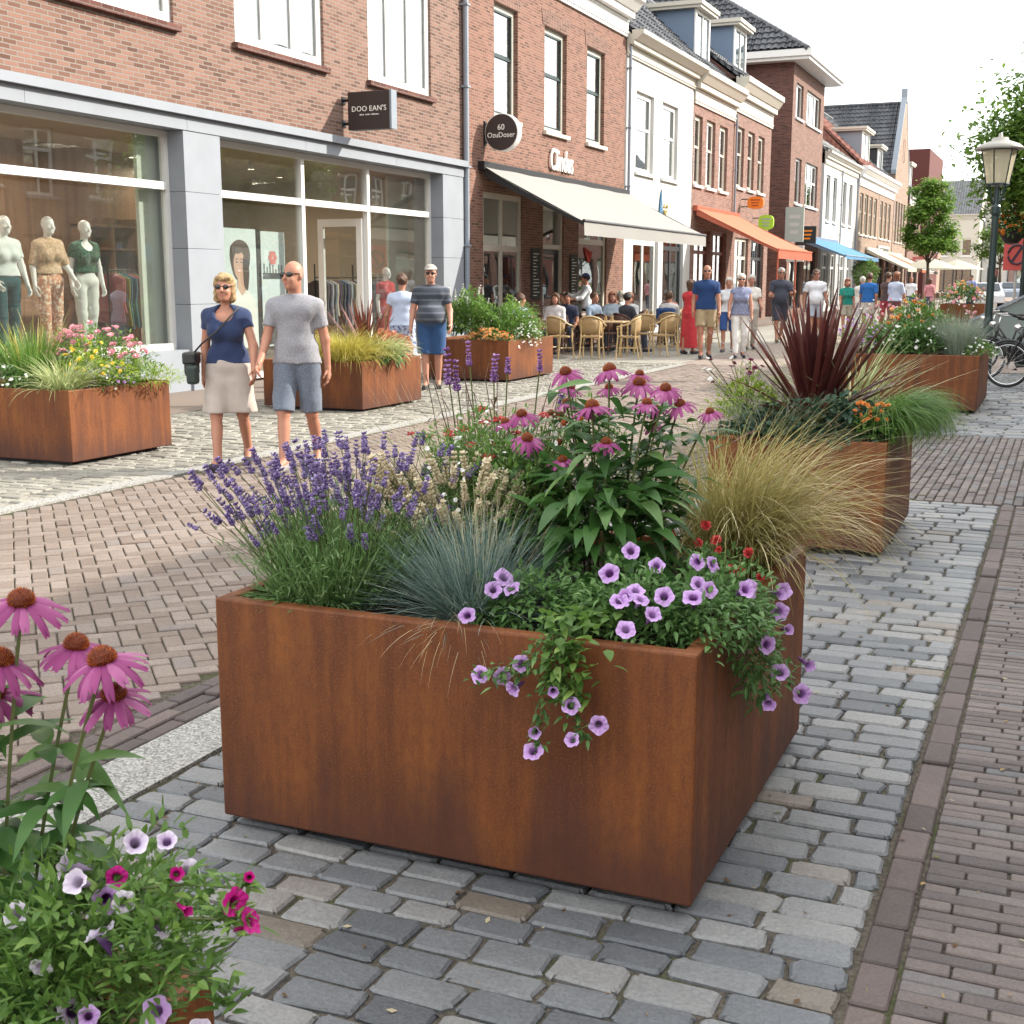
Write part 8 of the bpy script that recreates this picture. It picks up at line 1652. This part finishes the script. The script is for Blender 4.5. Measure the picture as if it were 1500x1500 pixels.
hb = thing('hanging_basket', 'round hanging flower basket with orange blooms on the second lantern', 'flower basket', (-1.42, 33.9, 2.75))
mb = MB(); mb.lathe([(0.0, -0.30), (0.16, -0.26), (0.28, -0.1), (0.32, 0.05), (0.0, 0.05)], (-1.42, 33.9, 2.75), 16); mb.tube([(-1.10, 33.95, 3.5), (-1.3, 33.92, 3.45), (-1.42, 33.9, 3.3), (-1.42, 33.9, 2.9)], 0.018, 6); mb.build('basket', m_black, hb)
mb = MB(); bush(mb, (-1.42, 33.9, 2.85), (0.5, 0.45, 0.3), 700, (0.08, 0.14), (0.04, 0.07), 'ovate', zmin=-0.6); mb.build('foliage', m_petleaf, hb)
blossoms(hb, np.array([-1.42, 33.9, 2.87]) + sphdir(60, -0.5) * np.array([0.5, 0.46, 0.32]), [FL_ORANGE], (0, -0.7, 0.4), sc=(2.2, 3.6), jit=0.5)

# ---------------------------------------------------------------- bicycles
m_tyre = flat('tyre_rubber', (0.016, 0.016, 0.017), 0.7); m_saddle = flat('saddle', (0.02, 0.02, 0.021), 0.5); m_bikeframe = flat('bike_frame', (0.018, 0.02, 0.024), 0.3, 0.5); m_lightsad = flat('saddle_cover', (0.55, 0.56, 0.55), 0.6)
def ring(c, r, n=36): return [(c[0], c[1] + r * math.cos(a), c[2] + r * math.sin(a)) for a in np.arange(n) * 2 * math.pi / n]
def bicycle(label, loc, face, frame, sad, lean=6):
    """local +y forward; wheel axles at y = +-0.53"""
    o = thing('bicycle', label, 'bicycle', loc, R(face), 'bicycles parked by the lantern'); o.rotation_euler = (0, R(lean), R(face)); L = dict(local=True); rw = 0.345
    for y in (0.53, -0.53):
        mb = MB(); mb.tube(ring((0, y, rw), rw - 0.02), 0.020, 8, closed=True); w = mb.build('wheel', m_tyre, o, smooth=True, **L)
        mb = MB(); mb.tube(ring((0, y, rw), rw - 0.047), 0.011, 6, closed=True); mb.build('rim', m_mirrorcol, w, smooth=True, local=True)
        mb = MB()
        for k in range(18):
            a = k * 2 * math.pi / 18; mb.tube([(0.012 * (-1) ** k, y, rw), (0, y + (rw - 0.05) * math.cos(a), rw + (rw - 0.05) * math.sin(a))], 0.0022, 4)
        mb.tube([(-0.05, y, rw), (0.05, y, rw)], 0.02, 8); mb.build('spokes', m_mirrorcol, w, local=True)
        mb = MB(); a0, a1 = (R(20), R(175)) if y < 0 else (R(30), R(160)); q = np.linspace(a0, a1, 16); mb.tube([(0, y + (rw + 0.022) * math.cos(a), rw + (rw + 0.022) * math.sin(a)) for a in q], 0.022, 6); mb.build('mudguard', frame, o, **L)
    mb = MB(); bb = (0, -0.06, 0.29); hd, hd2 = (0, 0.345, 0.86), (0, 0.375, 0.70); st = (0, -0.20, 0.78)
    mb.tube([hd2, (0, 0.18, 0.44), bb], 0.020, 8); mb.tube([hd, (0, 0.15, 0.60), (0, -0.12, 0.50)], 0.016, 8); mb.tube([bb, st], 0.018, 8); mb.tube([hd, hd2], 0.022, 8)
    for g in (-0.045, 0.045): mb.tube([(g, -0.53, rw), (g * 0.5, -0.06, 0.29)], 0.010, 6); mb.tube([(g, -0.53, rw), (g * 0.5, -0.18, 0.70)], 0.009, 6); mb.tube([hd2, (g, 0.42, 0.66), (g, 0.53, rw)], 0.012, 6)
    mb.build('frame', frame, o, smooth=True, **L)
    mb = MB(); mb.tube([(0, 0.345, 0.86), (0, 0.32, 1.02)], 0.014, 8); mb.tube([(-0.29, 0.05, 1.03), (-0.27, 0.20, 1.06), (-0.12, 0.33, 1.05), (0, 0.335, 1.03), (0.12, 0.33, 1.05), (0.27, 0.20, 1.06), (0.29, 0.05, 1.03)], 0.012, 8); hb_ = mb.build('handlebar', m_mirrorcol, o, smooth=True, **L)
    for g in (-1, 1): mb = MB(); mb.tube([(g * 0.275, 0.17, 1.055), (g * 0.292, 0.04, 1.03)], 0.018, 8); mb.build('grip', m_saddle, hb_, local=True)
    mb = MB(); mb.ball((0, 0.43, 0.90), (0.05, 0.06, 0.05), 12, 8); mb.build('headlamp', m_mirrorcol, o, smooth=True, **L)
    mb = MB(); mb.tube([(0, -0.20, 0.78), (0, -0.225, 0.93)], 0.013, 8); mb.build('seat_post', m_mirrorcol, o, **L)
    F = Field((-0.14, -0.42, 0.88), (0.14, 0.02, 1.03), 0.010); F.limb((-0.05, -0.33, 0.955), (0.05, -0.33, 0.955), 0.055, 0.055, 0.03, 1, 1); F.limb((0, -0.31, 0.955), (0, -0.09, 0.960), 0.055, 0.026, 0.03, 1.1, 1); F.mesh('saddle', sad).build('saddle', sad, o, local=True, smooth=True)
    mb = MB(); mb.box((-0.09, -0.74, 0.735), (0.09, -0.28, 0.750)); [mb.tube([(g, -0.70, 0.735), (g, -0.53, rw)], 0.006, 5) for g in (-0.07, 0.07)]; mb.build('luggage_rack', m_bikeframe, o, **L)
    mb = MB(); mb.prism([(0.05, -0.60, 0.30), (0.05, 0.03, 0.21), (0.05, 0.07, 0.29), (0.05, 0.0, 0.38), (0.05, -0.60, 0.39)], (0.03, 0, 0)); mb.build('chain_case', m_black, o, **L)
    for g in (-1, 1): mb = MB(); mb.tube([(g * 0.06, -0.06, 0.29), (g * 0.075, -0.06 + g * 0.12, 0.29 - g * 0.11)], 0.009, 6); mb.box((g * 0.13 - 0.045, -0.06 + g * 0.12 - 0.035, 0.28 - g * 0.11), (g * 0.13 + 0.045, -0.06 + g * 0.12 + 0.035, 0.30 - g * 0.11)); mb.build('pedal', m_black, o, **L)
    mb = MB(); mb.tube([(-0.05, -0.50, 0.33), (-0.16, -0.42, 0.012)], 0.008, 6); mb.build('kickstand', m_mirrorcol, o, **L)
    return o
bicycle('nearest black bicycle with its wheel beside the rusty planter', (-0.28, 20.45, 0), 80, m_bikeframe, m_saddle, 5)
bicycle('second black bicycle with a pale saddle behind the nearest one', (-0.70, 22.0, 0), 84, m_black, m_lightsad, 5)
bicycle('third dark bicycle leaning at the lantern post', (-0.90, 23.6, 0), 78, m_bikeframe, m_saddle, 8)
bicycle('farthest dark bicycle beyond the lantern post', (-1.05, 25.3, 0), 82, m_black, m_saddle, 5)
# sloping grey green box (bin shelter) behind the bicycles
o = thing('sloped_cabinet', 'grey green cabinet with slanting lid behind the bicycles', 'cabinet', (-1.45, 29.5, 0)); mb = MB(); mb.prism([(-1.95, 29.5, 0), (-0.6, 29.5, 0), (-0.6, 29.5, 1.38), (-1.95, 29.5, 0.70)], (0, 0.9, 0)); mb.build('cabinet_body', flat('cabinet_green', (0.17, 0.21, 0.20), 0.6), o); mb = MB(); mb.prism([(-2.0, 29.44, 0.685), (-0.56, 29.44, 1.41), (-0.56, 29.44, 1.47), (-2.0, 29.44, 0.745)], (0, 1.02, 0)); mb.build('lid', m_zinc, o)
# red prohibition sign
o = thing('road_sign', 'red and white prohibition sign on a post at the right edge', 'sign', (-1.5, 40.0, 0)); mb = MB(); mb.tube([(-1.5, 40, 0), (-1.5, 40, 2.75)], 0.04, 8); mb.build('post', m_offw, o); mb = MB(); mb.box((-1.86, 39.93, 1.88), (-1.14, 39.955, 2.78)); mb.build('panel', flat('sign_red2', (0.62, 0.10, 0.09), 0.5), o, bevel=0.01)
Mx = [[1, 0, 0], [0, 0, 1], [0, 1, 0]]; mb = MB(); mb.tube([(-1.5 + 0.24 * math.cos(a), 39.925, 2.33 + 0.27 * math.sin(a)) for a in np.arange(24) * 2 * math.pi / 24], 0.035, 6, closed=True); mb.prism([(-1.66, 39.922, 2.14), (-1.60, 39.922, 2.10), (-1.34, 39.922, 2.52), (-1.40, 39.922, 2.56)], (0, 0.004, 0)); mb.build('emblem', flat('sign_dark', (0.05, 0.03, 0.05), 0.5), o)
# potted topiary, parasol, litter basket, cars
o = thing('potted_shrub', 'round clipped shrub in a pot by the blue awning', 'potted plant', (-9.6, 66.5, 0)); mb = MB(); bush(mb, (-9.6, 66.5, 2.0), (0.62, 0.62, 0.72), 900, (0.12, 0.22), (0.06, 0.1), 'ovate', zmin=-1.0, lump=0.1); mb.build('crown', m_freshleaf, o); mb = MB(); mb.tube([(-9.6, 66.5, 0.4), (-9.6, 66.5, 1.6)], 0.05, 8); mb.build('trunk', m_brownchair, o); mb = MB(); mb.lathe([(0.22, 0), (0.32, 0.55), (0.28, 0.55), (0, 0.5)], (-9.6, 66.5, 0), 14); mb.build('pot', m_dkmetal, o)
m_parasol = cloth_tr('parasol_cloth', (0.52, 0.50, 0.42))
for i, (x, y, r) in enumerate(((-8.6, 88.0, 1.9), (-7.6, 97.0, 1.9))):
    o = thing('parasol', ['beige square parasol on the far terrace', 'beige parasol farther down beside the small tree'][i], 'parasol', (x, y, 0)); mb = MB(); mb.lathe([(r, 2.35), (r * 0.5, 2.75), (0.02, 3.05)], (x, y, 0), 8); mb.build('canopy', m_parasol, o); mb = MB(); mb.tube([(x, y, 0), (x, y, 3.0)], 0.04, 8); mb.build('pole', m_dkmetal, o); mb = MB(); mb.box((x - 0.35, y - 0.35, 0), (x + 0.35, y + 0.35, 0.1)); mb.build('base', m_dkmetal, o)
for i in range(9):
    x, y = -9.4 + (i % 3) * 0.9, 80 + (i // 3) * 4.5; rattan_chair(['dark chair on the far terrace, nearest row left', 'dark chair on the far terrace, nearest row middle', 'dark chair on the far terrace, nearest row at the street', 'dark chair on the far terrace, middle row left', 'dark chair on the far terrace, middle row centre', 'dark chair on the far terrace, middle row at the street', 'dark chair on the far terrace, last row left', 'dark chair on the far terrace, last row centre', 'dark chair on the far terrace, last row at the street'][i], (x, y, 0), random.uniform(0, 360), m_brownchair, m_brownchair, 'chairs on the far terrace')
def car(label, loc, face, paint):
    o = thing('parked_car', label, 'car', loc, R(face), 'cars at the far end of the street'); L = dict(local=True)
    prof = [(-2.05, 0.35), (-2.08, 0.75), (-1.95, 0.92), (-1.0, 0.98), (-0.45, 1.42), (0.9, 1.46), (1.75, 1.02), (2.02, 0.92), (2.05, 0.4)]
    V = []; 
    for x in (-0.86, -0.80, 0.80, 0.86):
        for y, z in prof: V.append((x * (0.84 if z > 1.2 else 1.0), -y, z if abs(x) < 0.85 else max(0.38, z - 0.05)))
    n = len(prof); F = [(i * n + j, (i + 1) * n + j, (i + 1) * n + j + 1, i * n + j + 1) for i in range(3) for j in range(n - 1)] + [tuple(range(n)), tuple(range(3 * n, 4 * n))[::-1]] + [(i * n, i * n + n - 1, (i + 1) * n + n - 1, (i + 1) * n) for i in range(3)]
    mb = MB(); mb.add(V, F); mb.build('car_body', paint, o, bevel=0.04, **L)
    mg = flat('car_glass', (0.03, 0.04, 0.05), 0.08, 0.6)
    for nm, P in (('windscreen', [(-0.68, 1.02, 1.02), (0.68, 1.02, 1.02), (0.60, 0.52, 1.40), (-0.60, 0.52, 1.40)]), ('rear_window', [(-0.62, -1.66, 1.08), (0.62, -1.66, 1.08), (0.56, -1.02, 1.42), (-0.56, -1.02, 1.42)])): mb = MB(); s_g = 1 if nm == 'windscreen' else -1; mb.prism([(x, y + 0.02 * s_g, z + 0.02) for x, y, z in P], (0, 0.012 * s_g, 0.012)); mb.build(nm, mg, o, **L)
    for g in (-1, 1):
        mb = MB(); mb.prism([(g * 0.845, 0.85, 0.98), (g * 0.74, 0.45, 1.36), (g * 0.74, -0.85, 1.38), (g * 0.845, -1.4, 1.0)], (g * 0.012, 0, 0)); mb.build('side_window', mg, o, **L)
        mb = MB(); mb.ball((g * 0.62, 2.02, 0.72), (0.14, 0.06, 0.09), 10, 6); mb.build('headlight', m_offw, o, **L)
        mb = MB(); mb.box((g * 0.98 - 0.08, 0.72, 0.96), (g * 0.98 + 0.08, 0.80, 1.08)); mb.build('mirror', paint, o, **L)
        for y in (1.25, -1.3): mb = MB(); mb.lathe([(0.0, -0.1), (0.30, -0.1), (0.32, -0.06), (0.32, 0.06), (0.30, 0.1), (0.0, 0.1)], (g * 0.78, y, 0.32), 18, M=[[0, 0, 1], [1, 0, 0], [0, 1, 0]]); w = mb.build('wheel', m_tyre, o, **L); mb = MB(); mb.lathe([(0.0, 0.101), (0.19, 0.101), (0.19, 0.108), (0, 0.108)], (g * 0.78, y, 0.32), 14, M=[[0, 0, g], [1, 0, 0], [0, 1, 0]]); mb.build('rim', m_zinc, w, local=True)
    return o
car('white car driving up the far end of the street', (-4.4, 78, 0), 186, flat('car_white', (0.72, 0.73, 0.74), 0.25, 0.5, var=0.02)); car('pale blue grey car behind the white car', (-4.2, 104, 0), 186, flat('car_blue', (0.34, 0.40, 0.48), 0.25, 0.5, var=0.02))

# ---------------------------------------------------------------- trees
t = NT('bark'); nz = t.noise(1.0, 5, 0.65, vec=t.mapv(t.obj(), (14, 14, 2.5))); m_bark = t.done(t.pbsdf(t.ramp(nz, [(0.3, (0.045, 0.035, 0.026)), (0.7, (0.15, 0.12, 0.09))]), 0.9, 0.15, normal=t.bump(nz, 0.02)))
m_tleaf = leaf_mat('tree_leaf', (0.045, 0.10, 0.018), (0.13, 0.23, 0.040), (0.26, 0.34, 0.07), 0.45)
def tree(label, x, y, H, cr, zc, nclump, nleaf, ls, trunk=0.16, flat_=0.8, forks=9):
    o = thing('street_tree', label, 'tree', (x, y, 0)); mb = MB(); mb.tube([(x, y, 0), (x + 0.05, y, zc * 0.4), (x - 0.05, y + 0.05, zc * 0.8), (x, y, zc + cr * 0.3)], [trunk, trunk * 0.8, trunk * 0.65, trunk * 0.3], 10)
    d = sphdir(nclump, -0.55); f = U(0.45, 1.0, nclump); cz = zc + cr * flat_ * 0.1; C = np.array([x, y, cz]) + d * np.array([cr, cr, (H - cz)]) * f[:, None]; C[:, 2] = np.where(d[:, 2] < 0, cz + d[:, 2] * f * cr * 0.8, C[:, 2])
    for k in range(min(forks, nclump)):
        b = np.array([x, y, zc * random.uniform(0.6, 0.95)]); e = C[k]; mb.tube([b, b * 0.5 + e * 0.5 + np.array([0, 0, -0.1 * cr]), e], [trunk * 0.4, trunk * 0.22, trunk * 0.05], 6)
    mb.build('trunk', m_bark, o, smooth=True)
    mb = MB(); per = nleaf // nclump
    for c in C:
        r = min(cr * random.uniform(0.16, 0.34), random.uniform(0.5, 0.95)); q = c + rng.normal(0, 1, (per, 3)) * r * np.array([1, 1, 0.7]) * 0.62; leaves(mb, q, sphdir(per, -0.6, 0.6), U(ls * 0.7, ls * 1.3, per), U(ls * 0.5, ls * 0.85, per), shape='ovate', droop=0.3, k=3, rnd=np.clip(rng.normal(0.35 + 0.25 * random.random(), 0.25, per), 0, 1))
    mb.build('crown', m_tleaf, o); return o
tree('large broad street tree with loose outer twigs at the right edge', 0.95, 34.5, 7.7, 3.3, 4.2, 240, 52000, 0.18, 0.24, forks=70)
tree('small green street tree before the far houses', -7.9, 80.0, 7.9, 1.55, 3.9, 70, 13000, 0.22, 0.12, forks=20)
tree('distant street tree beyond the small tree', -5.8, 120.0, 7.0, 2.2, 4.0, 40, 3500, 0.32, 0.15)
# far flower planter in the middle of the street
planter('far rusty planter with pale flowers beyond the walkers', -4.6, -3.0, 52.0, 53.6, 0.7)
mixbush('mixed_flowers', 'pale pink and white flowers in the far planter', 'flower bush', (-3.8, 52.8, 0.7), (0.8, 0.7, 0.6), 900, (0.12, 0.2), (0.04, 0.07), m_freshleaf, 'lance', [FL_PINK, FL_WHITE, FL_PEACH], 60, (2.0, 3.4))
